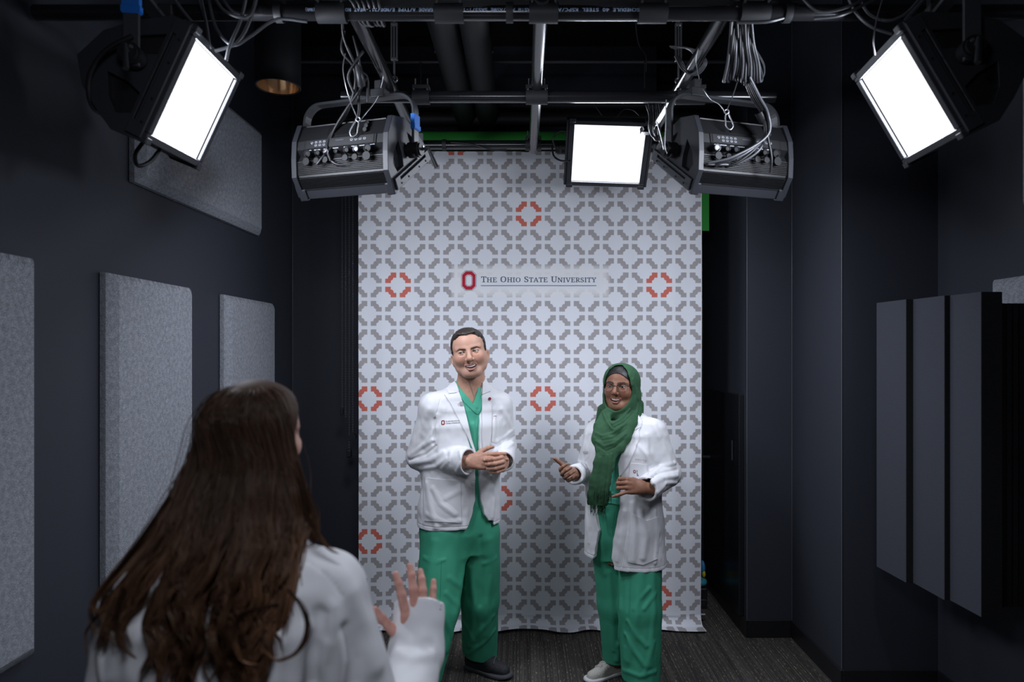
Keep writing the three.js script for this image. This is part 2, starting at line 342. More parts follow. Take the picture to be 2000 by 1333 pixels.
// bead chains of the rollers
{
  const chainM = mat(rgb(0.10, 0.10, 0.11), 0.25);
  [[668, 232, 800, 'leftmost'], [675, 232, 815, 'second'], [682, 232, 880, 'third'], [689, 232, 850, 'rightmost']].forEach(([px, y0, y1, w], n) => {
    const d = 4.222 - n * 0.008, a = at(px, y0, d), b = at(px, y1, d), c = thing('bead_chain', w + ' of the four black roller chains hanging beside the backdrop', 'chain', [a.x, b.y, a.z]);
    const L = a.y - b.y, beads = []; for (let y = 0; y < L; y += 0.016) beads.push(mv(new THREE.OctahedronGeometry(0.0065, 0).toNonIndexed(), 0, y, 0));
    const st = part('beads', join([...beads, rod(V(0, 0, 0), V(0, L, 0), 0.002, 5)]), chainM, c); st.userData.kind = 'stuff';
    if (n === 2) part('chain_weight', mv(new RoundedBoxGeometry(0.03, 0.05, 0.03, 2, 0.008), 0, -0.02, 0), M.blackPlastic, c);
    if (n === 3) part('chain_weight', rod(V(0, -0.01, -0.01), V(0, -0.01, 0.012), 0.022, 20), M.blackPlastic, c);
    if (n === 0) part('chain_weight', mv(new RoundedBoxGeometry(0.02, 0.045, 0.02, 2, 0.006), 0, -0.015, 0), M.blackPlastic, c);
  });
}
// ---------------------------------------------------------------- pipe grid
const GY = 2.716, Z1 = -2.08, Z2 = -2.77, Z3 = -3.60, RP = 0.024;
const pipeThing = (label, a, b, r = RP) => { const t = thing('pipe', label, 'pipe', [a.x, a.y, a.z], 0, undefined); part('tube', rod(V(0, 0, 0), b.clone().sub(a), r, 22), M.pipe, t); return t; };
const clampM = mat(rgb(0.020, 0.021, 0.024), 0.55);
{
  const p1 = pipeThing('long shiny black front pipe with white stencilled lettering across the top of the picture', V(-1.52, GY, Z1), V(2.01, GY, Z1));
  const lettering = (x0, x1, text) => {
    const w = x1 - x0, h = 0.016, tex = canvasTex(1024, 32, (c, W, H) => { c.clearRect(0, 0, W, H); c.fillStyle = 'rgb(200,222,255)'; c.font = 'bold 25px monospace'; const m = c.measureText(text).width; c.save(); c.translate(W, H); c.rotate(Math.PI); c.scale(W / m, 1); c.textBaseline = 'middle'; c.fillText(text, 0, H / 2); c.restore(); });
    const a0 = -0.10, half = h / RP / 2, g = new THREE.CylinderGeometry(RP + 0.0006, RP + 0.0006, w, 8, 1, true, 0, half * 2), q = g.attributes.position, u = g.attributes.uv;
    for (let i = 0; i < q.count; i++) { const ang = a0 + (u.getX(i) - 0.5) * half * 2, v = u.getY(i); q.setXYZ(i, (v - 0.5) * w + (x0 + x1) / 2 + 1.52, (RP + 0.0006) * Math.sin(ang), (RP + 0.0006) * Math.cos(ang)); }
    for (let i = 0; i < q.count; i++) { const s = u.getX(i), v = u.getY(i); u.setXY(i, v, s); }
    g.computeVertexNormals();
    const ix = g.index.array; for (let i = 0; i < ix.length; i += 3) { const k = ix[i]; ix[i] = ix[i + 1]; ix[i + 1] = k; } g.computeVertexNormals();
    part('stencilled_lettering', g, mat(0xffffff, 0.6, { map: tex, transparent: true, side: THREE.DoubleSide }), p1);
  };
  const X = (px) => (px - CX) / FOCAL * (-Z1 - RP);
  lettering(X(596), X(615), '(NWN)'); lettering(X(674), X(846), 'GRADE A/TYPE E/NDE/21\'-HEAT NO'); lettering(X(898), X(1036), 'ASTM A53/ASME SA53/1-1/'); lettering(X(1090), X(1250), 'SCHEDULE 40 STEEL KSPC/A');
  pipeThing('black cross pipe of the ceiling grid behind the two big lamp yokes', V(-0.75, GY, Z2), V(1.05, GY, Z2));
  pipeThing('rearmost black cross pipe just below the green roll', V(-0.62, 2.773, Z3), V(1.0, 2.773, Z3));
  pipeThing('left lengthwise black pipe running back over the left key lamp', V(-0.548, GY + 0.045, Z1 + 0.05), V(-0.548, GY + 0.045, Z3 - 0.08));
  pipeThing('centre lengthwise pipe with bright highlight running back between the two key lamps', V(0.06, GY + 0.03, Z1 + 0.05), V(0.06, GY + 0.045, Z3 - 0.05));
  pipeThing('right lengthwise pipe hung with bundled cables', V(0.66, GY + 0.045, Z1 + 0.05), V(0.66, GY + 0.045, Z3 - 0.08));
  // sleeves bolted round the pipes
  const sleeve = (label, x, y, z, w = 0.09, r = 0.031) => {
    const t = thing('pipe_clamp', label, 'clamp', [x, y, z]);
    part('sleeve', join([new THREE.LatheGeometry([[r, -w / 2], [r, w / 2], [RP + 0.002, w / 2], [RP + 0.002, -w / 2], [r, -w / 2]].map((q) => new THREE.Vector2(...q)), 28).rotateZ(Math.PI / 2), box2(-w / 2, w / 2, r * 0.86, r + 0.012, -r * 0.8, r * 0.8, 0.002)]), clampM, t);
    for (const s of [-1, 1]) part('bolt', join([mv(new THREE.CylinderGeometry(0.004, 0.004, 0.008, 6).rotateX(Math.PI / 2), s * w * 0.4, r * 0.72, r * 0.75), mv(new THREE.CylinderGeometry(0.003, 0.003, 0.05, 6), s * w * 0.36, r + 0.02, 0)]), M.steel, t);
    return t;
  };
  const where = ['first', 'second', 'third', 'fourth', 'fifth'];
  [644, 876, 1062, 1277, 1478].forEach((px, n) => sleeve(where[n] + ' clamp from the left on the lettered front pipe', X(px), GY, Z1));
  sleeve('clamp where the centre pipe crosses the second cross pipe', 0.06, GY, Z2); sleeve('small clamp on the second cross pipe beside the left lamp yoke', -0.42, GY, Z2, 0.07); sleeve('clamp behind the right lamp yoke on the second cross pipe', 0.70, GY, Z2, 0.12);
  sleeve('clamp on the rearmost pipe below the centre pipe', 0.06, 2.773, Z3, 0.085);
  // cable straps
  [[540, 'left of the first clamp'], [995, 'between the second and third clamps'], [1543, 'right of the last clamp']].forEach(([px, w]) => single('cable_strap', mv(new THREE.LatheGeometry([[RP + 0.006, -0.011], [RP + 0.006, 0.011], [RP + 0.002, 0.011], [RP + 0.002, -0.011], [RP + 0.006, -0.011]].map((q) => new THREE.Vector2(...q)), 24).rotateZ(Math.PI / 2), X(px), GY, Z1), clampM, 'black strap round the front pipe ' + w, 'strap', null, V(X(px), GY, Z1)));
  single('cable_strap', mv(new THREE.LatheGeometry([[RP + 0.005, -0.011], [RP + 0.005, 0.011], [RP + 0.002, 0.011], [RP + 0.002, -0.011], [RP + 0.005, -0.011]].map((q) => new THREE.Vector2(...q)), 24).rotateZ(Math.PI / 2), at(868, 283, 3.6).x, 2.773, Z3), clampM, 'black strap round the rearmost pipe near the green roll', 'strap', null, V(at(868, 283, 3.6).x, 2.773, Z3));
}
// ceiling services
{
  const duct = mat(rgb(0.010, 0.0105, 0.012), 0.6);
  const a = [[878, 70, 'left'], [934, 70, 'right']];
  a.forEach(([px, py, w]) => { const p = at(px, py, 3.3), t = thing('ceiling_duct', w + ' of the two dark round ducts under the ceiling', 'duct', [p.x, 3.0, -3.3]); part('duct_body', join([rod(V(0, 0.14, 1.2), V(0, 0.14, -1.1), 0.068, 22)]), duct, t); part('end_ring', mv(new THREE.TorusGeometry(0.07, 0.006, 8, 24), 0, 0.14, -1.1), duct, t); part('hanger', box2(-0.075, 0.075, 0.14, 0.70, -0.01, 0.01), duct, t); });
  single('conduit', rod(at(588, 121, 3.9), at(1560, 121, 3.9), 0.010, 10), mat(rgb(0.06, 0.062, 0.068), 0.35), 'thin conduit running straight across below the dark ceiling', 'conduit', null, at(588, 121, 3.9));
  const steelD = mat(rgb(0.16, 0.165, 0.175), 0.35, { metalness: 0.7 });
  const hang = (label, px, y0, y1, d, turnbuckle) => {
    const q = at(px, y1, d), p = at(px, y0, d), t = thing('hanger_rod', label, 'hanger rod', [q.x, q.y, q.z]); const L = p.y - q.y;
    part('rod', rod(V(0, 0, 0), V(0, turnbuckle ? 3.7 - q.y : L, 0), 0.0045, 8), steelD, t);
    if (turnbuckle) { part('turnbuckle', join([box2(-0.014, -0.008, L * 0.35, L * 0.95, -0.006, 0.006, 0.001), box2(0.008, 0.014, L * 0.35, L * 0.95, -0.006, 0.006, 0.001), box2(-0.014, 0.014, L * 0.93, L * 0.97, -0.008, 0.008, 0.001), box2(-0.014, 0.014, L * 0.33, L * 0.37, -0.008, 0.008, 0.001)]), steelD, t); part('eye', mv(new THREE.TorusGeometry(0.011, 0.005, 8, 16), 0, 0, 0), steelD, t); }
    else part('nut', mv(new THREE.CylinderGeometry(0.011, 0.011, 0.012, 6), 0, L - 0.006, 0), steelD, t);
  };
  hang('steel turnbuckle hanging above the left key lamp', 770, 42, 155, 2.75, true);
  hang('threaded rod between conduit and second cross pipe left of centre', 822, 121, 172, 3.9);
  hang('threaded rod between conduit and second cross pipe right of centre', 1259, 121, 172, 3.9);
  hang('turnbuckle hanger by the cable loops beside the right key lamp', 1325, 42, 158, 2.8, true);
  // grey strut drop between pipes
  single('strut_channel', box2(at(822, 0, 3.3).x - 0.011, at(822, 0, 3.3).x + 0.011, at(0, 300, 3.3).y, GY + 0.02, -3.31, -3.29, 0.002), mat(rgb(0.18, 0.19, 0.2), 0.5), 'pale strut channel dropping behind the left key lamp', 'strut', null, V(at(822, 0, 3.3).x, GY, -3.3));
  single('strut_channel', box2(at(1260, 0, 3.3).x - 0.009, at(1260, 0, 3.3).x + 0.009, at(0, 250, 3.3).y, GY + 0.02, -3.31, -3.29, 0.002), mat(rgb(0.12, 0.12, 0.13), 0.5), 'grey strut channel dropping beside the hair lamp', 'strut', null, V(at(1260, 0, 3.3).x, GY, -3.3));
  // pendant downlight with gold cone
  const c = at(543, 171, 3.1), t = thing('pendant_downlight', 'black cylinder downlight with gold reflector at the upper left', 'downlight', [c.x, c.y, c.z]);
  const R = 0.103, prof = [[R, 0.8], [R, 0.004], [R - 0.004, 0], [R - 0.010, 0.002], [R - 0.010, 0.02]].map((p) => new THREE.Vector2(...p));
  part('can', join([new THREE.LatheGeometry(prof, 40), mv(new THREE.CylinderGeometry(R, R, 0.006, 40), 0, 0.8, 0)]), mat(rgb(0.016, 0.017, 0.02), 0.5, { side: THREE.DoubleSide }), t);
  const cone = []; for (let k = 0; k <= 12; k++) { const s = k / 12; cone.push(new THREE.Vector2((R - 0.011) * (1 - 0.45 * s * s), 0.004 + s * 0.13)); }
  part('reflector', new THREE.LatheGeometry(cone, 40), mat(rgb(0.86, 0.68, 0.50), 0.15, { metalness: 0.92, side: THREE.DoubleSide }), t);
  const bulb = new THREE.Mesh(new THREE.SphereGeometry(0.03, 16, 10), mat(rgb(0.9, 0.8, 0.7), 0.5, { emissive: rgb(1, 0.75, 0.5), emissiveIntensity: 0.35 })); bulb.position.y = 0.125; bulb.name = 'lamp_bulb'; t.add(shade(bulb));
  const sp = new THREE.SpotLight(rgb(1, 0.62, 0.32), 0.05, 0, 56 * D2R, 1, 2); sp.position.set(0, 0.11, 0); sp.target.position.set(0, -1, 0); sp.castShadow = true; t.add(sp, sp.target);
  single('hanger_rod', rod(V(c.x, c.y + 0.8, c.z), V(c.x, 3.7, c.z), 0.012, 10), M.blackMetal, 'black stem above the gold downlight', 'stem', null, V(c.x, c.y + 0.8, c.z));
}

// ---------------------------------------------------------------- studio lamps
const lampShell = mat(rgb(0.006, 0.0065, 0.0075), 0.5), lampDark = mat(rgb(0.006, 0.006, 0.007), 0.6, { specularIntensity: 0.6 }), lampFrame = mat(rgb(0.023, 0.0245, 0.030), 0.5), lampGrey = mat(rgb(0.022, 0.023, 0.026), 0.5), lampPlug = mat(rgb(0.10, 0.10, 0.105), 0.45, { metalness: 0.8 });
const diffuserM = mat(rgb(0.7, 0.7, 0.7), 0.6, { emissive: rgb(0.94, 0.945, 0.95), emissiveIntensity: GLOW });
const printTex = canvasTex(512, 96, (c, W, H) => {
  c.fillStyle = 'rgb(14,14,17)'; c.fillRect(0, 0, W, H); c.strokeStyle = 'rgb(196,202,212)'; c.fillStyle = 'rgb(196,202,212)'; c.lineWidth = 2.5;
  for (let r = 0; r < 2; r++) for (let k = 0; k < 4; k++) { const x = 78 + k * 31, y = 32 + r * 32; c.beginPath(); c.arc(x, y, 8, 0, 7); c.stroke(); c.fillRect(x - 9, y + (r ? 11 : -14), 18, 2.5); }
  c.beginPath(); c.arc(46, 30, 8, 0, 7); c.stroke(); c.fillRect(44, 38, 4, 12);
  c.fillStyle = 'rgb(58,64,78)'; c.fillRect(226, 22, 60, 12); c.fillStyle = 'rgb(196,202,212)';
  for (let k = 0; k < 4; k++) { const x = 348 + k * 32; c.beginPath(); c.arc(x, 38, 9, 0, 7); c.stroke(); c.fillRect(x - 9, 50, 18, 2.5); }
});
const stripTex = canvasTex(512, 24, (c, W, H) => { c.fillStyle = 'rgb(20,20,23)'; c.fillRect(0, 0, W, H); c.fillStyle = 'rgb(205,210,220)'; for (const [x, w] of [[22, 24], [66, 46], [138, 28], [184, 62], [286, 26], [342, 40], [398, 54], [470, 38]]) c.fillRect(x, 8, w, 8); });
const printM = mat(0xffffff, 0.5, { map: printTex }), stripM = mat(0xffffff, 0.5, { map: stripTex });
// head space: light leaves along +z, the tilt axis is x, the pivot is the origin; diffuser 0.355 x 0.30 at z = 0.09
function studioLamp(label, o) {
  const t = thing('studio_lamp', label, 'studio light', [o.pivot.x, o.pivot.y, o.pivot.z], o.yaw * D2R);
  const q = new THREE.Matrix4().makeRotationX(-o.pitch * D2R).multiply(new THREE.Matrix4().makeRotationZ((o.roll || 0) * D2R));
  const head = (name, g, m, lab) => part(name, g.applyMatrix4(q), m, t, lab);
  const prof = [[0.075, -0.165], [0.016, -0.172], [0.008, -0.168], [-0.037, -0.143], [-0.048, -0.120], [-0.075, -0.124], [-0.100, -0.100], [-0.135, -0.035], [-0.098, 0.045], [-0.030, 0.110], [0.035, 0.165], [0.075, 0.168]];
  const slab = (pts, w, holes = []) => { const g = prism(pts, w, holes, 0.0015); g.rotateY(-Math.PI / 2); g.translate(w / 2, 0, 0); return g; };   // (z, y) outline extruded along x
  const flip = (pts) => pts.map(([z, y]) => [z, y]);
  head('housing', slab(flip(prof), 0.372), lampShell);
  // cooling fins along the slopes
  const fins = [];
  const finRow = (z0, y0, z1, y1, n) => { for (let k = 0; k < n; k++) { const s = (k + 0.5) / n, z = lerp(z0, z1, s), y = lerp(y0, y1, s), nx = y0 - y1, l = Math.hypot(nx, z1 - z0), a = Math.atan2(y1 - y0, z1 - z0); const g = new THREE.BoxGeometry(0.366, 0.009, l / n * 0.42); g.rotateX(-a); fins.push(mv(g, 0, y, z)); } };
  finRow(0.008, -0.171, -0.037, -0.146, 8); finRow(0.070, -0.168, 0.018, -0.175, 9); finRow(-0.030, 0.112, 0.033, 0.167, 9);
  const fp = head('cooling_fins', join(fins), lampDark); fp.userData.kind = 'stuff';
  // rear box: back plate with louvres, control strip, connector row
  const onFace = (z0, y0, z1, y1, s, u, w, h, d, r = 0.001) => { const z = lerp(z0, z1, s), y = lerp(y0, y1, s), a = Math.atan2(y1 - y0, z1 - z0); const g = bx(w, d, h, 0, 0, 0, r); g.rotateX(-a); return mv(g, u, y, z); };
  const vent = []; for (let k = 0; k < 11; k++) vent.push(onFace(-0.100, -0.100, -0.135, -0.035, 0.24 + k * 0.062, 0.005 * k * 0.15, 0.12, 0.0022, 0.010, 0));
  head('louvre', join(vent), lampDark);
  head('rear_plate', onFace(-0.135, -0.035, -0.098, 0.045, 0.5, 0, 0.345, 0.082, 0.010), lampGrey);
  const planeOn = (z0, y0, z1, y1, s, w, h, off) => { const z = lerp(z0, z1, s), y = lerp(y0, y1, s), e = V(0, y1 - y0, z1 - z0).normalize(), x = V(-1, 0, 0), n = x.clone().cross(e).normalize(); const g = new THREE.PlaneGeometry(w, h); g.applyMatrix4(new THREE.Matrix4().makeBasis(x, e, n)); return mv(g, n.x * off, y + n.y * off, z + n.z * off); };
  head('control_panel', onFace(-0.075, -0.124, -0.100, -0.100, 0.5, 0, 0.31, 0.036, 0.006), lampDark);
  head('control_print', planeOn(-0.075, -0.124, -0.100, -0.100, 0.5, 0.29, 0.032, 0.0045), printM);
  head('label_strip', planeOn(-0.048, -0.120, -0.075, -0.124, 0.85, 0.30, 0.008, 0.0015), stripM);
  for (const s of [0.30, 0.55, 0.78]) { const z = lerp(-0.100, -0.135, s), y = lerp(-0.100, -0.035, s), g = new THREE.CylinderGeometry(0.008, 0.010, 0.014, 14); g.rotateX(Math.atan2(0.065, -0.035) - Math.PI / 2 + Math.PI); head('control_knob', mv(g, -0.105, y - 0.004, z - 0.006), lampDark); }
  const R = rng(o.seed || 3);
  for (const [u, big] of [[0.132, 1.1], [0.088, 0.85], [0.050, 0.9], [0.008, 0.6], [-0.036, 0.9], [-0.076, 0.9], [-0.125, 1.25]]) {
    const n = V(0, -0.85, -0.5).normalize(), p = V(u, -0.128, -0.055), r = 0.011 * big;
    const c = head('connector', join([rod(p, p.clone().addScaledVector(n, 0.02), r, 16), mv(new THREE.TorusGeometry(r, 0.0025, 6, 18).applyQuaternion(new THREE.Quaternion().setFromUnitVectors(V(0, 0, 1), n)), p.x + n.x * 0.02, p.y + n.y * 0.02, p.z + n.z * 0.02)]), big > 0.7 && R() < 0.3 ? lampPlug : lampDark);
    if (big > 0.7) { const e = p.clone().addScaledVector(n, 0.012).add(V(0, -0.026, 0.020)); const cap = rod(e, e.clone().addScaledVector(n, 0.006), r * 1.15, 16); const st = bx(0.004, 0.03, 0.003, 0, 0, 0, 0); st.rotateX(0.9); const cp = part('dust_cap', join([cap, mv(st, e.x, e.y + 0.014, e.z - 0.012)]).applyMatrix4(q), lampDark, c); }
  }
  // end brackets with cut-outs
  const out = [[0.092, -0.176], [0.075, -0.182], [0.010, -0.186], [-0.050, -0.150], [-0.105, -0.108], [-0.147, -0.040], [-0.112, 0.052], [-0.045, 0.118], [0.035, 0.176], [0.092, 0.180]];
  const holeA = [[0.040, 0.120], [-0.020, 0.085], [-0.060, 0.040], [0.0, 0.040], [0.040, 0.060]], holeB = [[0.040, -0.120], [0.040, -0.060], [0.0, -0.045], [-0.058, -0.045], [-0.030, -0.105], [0.005, -0.138]];
  for (const s of [-1, 1]) {
    const g = slab(out, 0.022, [holeA, holeB]); g.translate(s * 0.196, 0, 0); const b = head('end_bracket', g, lampFrame);
    // slotted side rail near the front
    const rail = slab([[0.050, -0.172], [0.094, -0.172], [0.094, 0.172], [0.050, 0.172]], 0.012, [[[0.058, -0.13], [0.068, -0.13], [0.068, 0.13], [0.058, 0.13]]]); rail.translate(s * 0.212, 0, 0);
    part('side_rail', rail.applyMatrix4(q), lampFrame, b);
    for (const y of [-0.13, -0.06, 0.05, 0.12]) part('screw', rod(V(s * 0.218, y, 0.082), V(s * 0.2205, y, 0.082), 0.004, 8).applyMatrix4(q), lampDark, b);
  }
  // front frame
  const fr = [box2(-0.204, 0.204, 0.1505, 0.172, 0.06, 0.104, 0.003), box2(-0.204, 0.204, -0.172, -0.1505, 0.06, 0.104, 0.003), box2(-0.204, -0.1775, -0.1505, 0.1505, 0.06, 0.104, 0.003), box2(0.1775, 0.204, -0.1505, 0.1505, 0.06, 0.104, 0.003)];
  head('front_frame', join(fr), lampFrame);
  for (const s of [-1, 1]) for (const r of [-1, 1]) head('corner_catch', box2(s > 0 ? 0.172 : -0.206, s > 0 ? 0.206 : -0.172, r > 0 ? 0.162 : -0.182, r > 0 ? 0.182 : -0.162, 0.062, 0.108, 0.004), lampFrame);
  head('diffuser', box2(-0.1776, 0.1776, -0.1506, 0.1506, 0.078, 0.090, 0.001), diffuserM);
  const L = new THREE.RectAreaLight(PANEL_COLOR, o.power, 0.352, 0.297);
  const p = V(0, 0, 0.0935).applyMatrix4(q); L.position.copy(p); L.quaternion.setFromRotationMatrix(q).multiply(new THREE.Quaternion().setFromAxisAngle(V(0, 1, 0), Math.PI)); L.name = 'panel_light'; t.add(L);
  // yoke
  const yk = (h, w, th, rc) => {
    const pts = [], arc = (cx, cy, r, a0, a1, n = 8) => { for (let k = 0; k <= n; k++) { const a = lerp(a0, a1, k / n); pts.push([cx + r * Math.cos(a), cy + r * Math.sin(a)]); } };
    pts.push([w, -0.03]); arc(w - rc, h - rc, rc, 0, Math.PI / 2); arc(-w + rc, h - rc, rc, Math.PI / 2, Math.PI); pts.push([-w, -0.03], [-w + th, -0.03]);
    arc(-w + rc, h - rc, rc - th, Math.PI, Math.PI / 2); arc(w - rc, h - rc, rc - th, Math.PI / 2, 0); pts.push([w - th, -0.03]); return pts;
  };
  const yg = prism(yk(o.yoke, 0.248, 0.011, 0.075), 0.042, [], 0.002); yg.translate(0, 0, -0.021);
  if (o.yokeTilt) yg.rotateX(o.yokeTilt * D2R);
  const y = part('yoke', yg, mat(rgb(0.045, 0.047, 0.053), 0.4), t);
  for (const s of [-1, 1]) {
    const k = part('pivot_knob', join([rod(V(s * 0.218, 0, 0), V(s * 0.262, 0, 0), 0.030, 24), rod(V(s * 0.206, 0, 0), V(s * 0.222, 0, 0), 0.022, 16), rod(V(s * 0.262, 0, 0), V(s * 0.270, 0, 0), 0.024, 20)]), lampShell, t);
    part('knob_screw', rod(V(s * 0.262, 0.012, 0.01), V(s * 0.273, 0.012, 0.01), 0.005, 8), M.steel, k);
  }
  const ls = o.lever || 1;
  part('lock_lever', join([rod(V(ls * 0.27, 0, 0), V(ls * 0.295, 0.004, 0.004), 0.006, 8), rod(V(ls * 0.293, 0.008, 0.004), V(ls * 0.325, -0.07, 0.02), 0.006, 8, 0.008)]), M.blackMetal, t);
  part('pipe_hook', join([bx(0.06, 0.035, 0.05, o.hookX || 0, o.yoke + 0.008, 0, 0.004), bx(0.03, 0.05, 0.04, o.hookX || 0, o.yoke + 0.035, 0, 0.004)]), clampM, t);
  if (o.tape) { const [sx, y0, y1] = o.tape; const tp = join([bx(0.018, y1 - y0, 0.047, sx * 0.2425, (y0 + y1) / 2, 0, 0.002), bx(0.020, 0.018, 0.052, sx * 0.244, y0 + 0.012, 0.001, 0.002)]); part('blue_tape', tp, M.blueTape, t, 'blue tape wrapped round the yoke arm'); }
  return t;
}
const dirOf = (yaw, pitch) => V(Math.sin(yaw * D2R) * Math.cos(pitch * D2R), Math.sin(pitch * D2R), Math.cos(yaw * D2R) * Math.cos(pitch * D2R));
const pivotFrom = (x, y, z, yaw, pitch) => V(x, y, z).addScaledVector(dirOf(yaw, pitch), -0.09);
studioLamp('lit square studio lamp high at the left wall, blue tape on its yoke', { pivot: pivotFrom(-1.02, 2.429, -2.07, 97.9, -25.2), yaw: 97.9, pitch: -25.2, roll: 4.9, yoke: 0.20, power: LIGHT.left, tape: [-1, 0.112, 0.195], lever: -1 });
studioLamp('lit square studio lamp high at the right, tilted towards the left wall', { pivot: pivotFrom(1.171, 2.421, -2.028, -101.8, -29), yaw: -101.8, pitch: -29, roll: -4, yoke: 0.21, power: LIGHT.right, lever: 1 });
studioLamp('dark studio lamp seen from behind left of centre, blue tape on its yoke', { pivot: V(-0.645, 2.435, -2.64), yaw: 180 - 17, pitch: -56, roll: 0, yoke: 0.222, power: LIGHT.key_left, hookX: -0.09, tape: [-1, 0.075, 0.135], lever: -1, seed: 5 });
studioLamp('dark studio lamp seen from behind right of centre with coiled cables', { pivot: V(0.80, 2.435, -2.64), yaw: 180 + 17, pitch: -56, roll: 0, yoke: 0.222, power: LIGHT.key_right, hookX: 0.13, lever: -1, seed: 8 });
studioLamp('lit square studio lamp facing the camera above the backdrop', { pivot: pivotFrom(0.439, 2.67, -3.422, -3.9, -37.8), yaw: -3.9, pitch: -37.8, roll: -3.1, yoke: 0.10, yokeTilt: -60, power: LIGHT.hair, lever: 1 });
// a lamp over the interviewer, on a pipe above the camera
pipeThing('black pipe above the camera carrying the steep overhead lamp', V(-1.52, GY, -0.30), V(2.01, GY, -0.30));
studioLamp('studio lamp directly above the camera, tilted steeply down', { pivot: V(-0.20, 2.47, -0.30), yaw: 180, pitch: -54, yoke: 0.205, power: LIGHT.front, lever: 1 });
// ---------------------------------------------------------------- cables
{
  const nth = ['leftmost', 'second', 'third', 'fourth', 'fifth', 'sixth', 'seventh', 'eighth', 'ninth', 'tenth', 'eleventh', 'twelfth', 'thirteenth', 'fourteenth'], ord = (k) => nth[k] + (k ? ' from the left' : '');
  const cable = (label, group, pts, r = 0.0045, m = M.cable) => { const p = pts.map((a) => at(...a)), o = single('cable', tube(p, r, pts.length * 8, 6), m, label, 'cable', group, p[0]); return o; };
  const wire = (label, pts, r = 0.0022) => { const p = pts.map((a) => at(...a)); return single('safety_wire', tube(p, r, pts.length * 8, 5), M.steel, label, 'wire', null, p[0]); };
  const grey = mat(rgb(0.07, 0.072, 0.08), 0.35);
  // upper left bundle
  const UL = 'slack black cables looped under the front pipe at the upper left', ULl = 'black cable looping below the front pipe at the upper left';
  [[[405, -10, 2.0], [425, 60, 2.0], [455, 88, 2.0], [490, 70, 2.02], [540, 38, 2.04], [600, 42, 2.05]],
    [[385, -10, 2.02], [402, 40, 2.02], [408, 88, 2.02]],
    [[415, -10, 1.98], [440, 22, 1.98], [480, 34, 2.0], [497, 12, 2.03], [502, -10, 2.05]],
    [[430, -10, 2.0], [452, 20, 2.0], [470, 28, 2.02]],
    [[482, -10, 2.0], [470, 40, 2.0], [448, 92, 1.98], [442, 118, 1.98]],
    [[502, -10, 2.03], [488, 40, 2.02], [462, 84, 2.0], [420, 100, 1.98]],
    [[338, -5, 1.95], [360, 25, 1.95], [376, 44, 1.95]]].forEach((p, k) => cable(['deepest sagging black cable loop at the upper left, reaching past the lamp corner', 'leftmost grey cable dropping behind the upper left lamp', 'wide black cable loop hanging right of the upper left lamp', 'small inner cable loop at the upper left top edge', 'straight grey cable slanting down at the upper left', 'rightmost slanting cable below the front pipe at the upper left', 'short cable between the blue tape and the upper left lamp top'][k], UL, p, 0.005, grey));
  wire('thin steel wire running down beside the upper left lamp', [[393, -10, 1.97], [404, 45, 1.97], [412, 95, 1.97]]);
  // left lamp power cables
  cable('black cable curving round the back of the upper left lamp', null, [[258, 70, 1.80], [205, 100, 1.80], [174, 150, 1.82], [178, 205, 1.86], [215, 232, 1.95]], 0.006);
  cable('short loop of black cable under the upper left lamp', null, [[320, 282, 2.05], [290, 318, 2.0], [270, 324, 1.98], [264, 305, 2.0], [285, 270, 2.1]], 0.006);
  cable('grey cable hanging behind the upper right lamp', null, [[1905, 95, 1.86], [1935, 130, 1.86], [1960, 180, 1.88], [1952, 208, 1.92]], 0.0045, grey);
  // upper right bundle
  const UR = 'slack cables looped under the front pipe at the upper right', URl = 'black cable looping below the front pipe at the upper right';
  [[[1560, -10, 2.05], [1600, 22, 2.03], [1660, 12, 2.0], [1700, -10, 2.0]],
    [[1590, 36, 2.02], [1640, 30, 2.0], [1690, 8, 2.0], [1720, -10, 2.0]],
    [[1655, -8, 2.0], [1672, 24, 2.0], [1702, 52, 1.98], [1742, 66, 1.97]],
    [[1675, -10, 2.0], [1700, 28, 2.0], [1735, 40, 1.98], [1765, 30, 1.97], [1800, -5, 1.97]],
    [[1765, 42, 1.95], [1790, 15, 1.95], [1812, -10, 1.95]],
    [[1530, 35, 2.03], [1500, 42, 2.02], [1440, 44, 2.04]]].forEach((p, k) => cable(['cable loop leaving the front pipe right of the last strap', 'flat cable running right from the last strap to the top edge', 'cable hanging down to the upper right lamp corner', 'wide cable loop beside the upper right lamp', 'cable rising from the top corner of the upper right lamp', 'cable tied under the front pipe over the hanging bundle'][k], UR, p, 0.005, grey));
  wire('pale wire curving down to the upper right lamp', [[1726, -10, 1.95], [1712, 40, 1.95], [1706, 80, 1.95], [1709, 108, 1.96]]);
  // coil on top of the front pipe
  const TP = 'cables lying along the top of the front pipe', TPl = 'dark cable lying on the front pipe';
  for (let k = 0; k < 5; k++) { const y = 12 - k * 3; cable(['lowest', 'second lowest', 'middle', 'second highest', 'highest'][k] + ' of the dark cables lying along the front pipe', TP, [[560, y + 4, 2.09], [690, y, 2.06], [800, y + 2, 2.06], [920, y + 1, 2.06], [1050, y - 1, 2.07], [1200, y + 1, 2.06], [1330, y, 2.06], [1560, y + 4, 2.07]], 0.0045); }
  for (let k = 0; k < 6; k++) cable(ord(k) + ' of the cable tails behind the front pipe, left', 'cable tails behind the front pipe', [[676 + k * 12, -8, 2.06], [690 + k * 10, 8, 2.05], [702 + k * 9, 42 + (k % 3) * 3, 2.10], [716 + k * 7, 50, 2.14], [722 + k * 5, 38, 2.16]], 0.0035, grey);
  // over the left key lamp
  const LK = 'black cables dropping to the left key lamp', LKl = 'black cable dropping over the left key lamp';
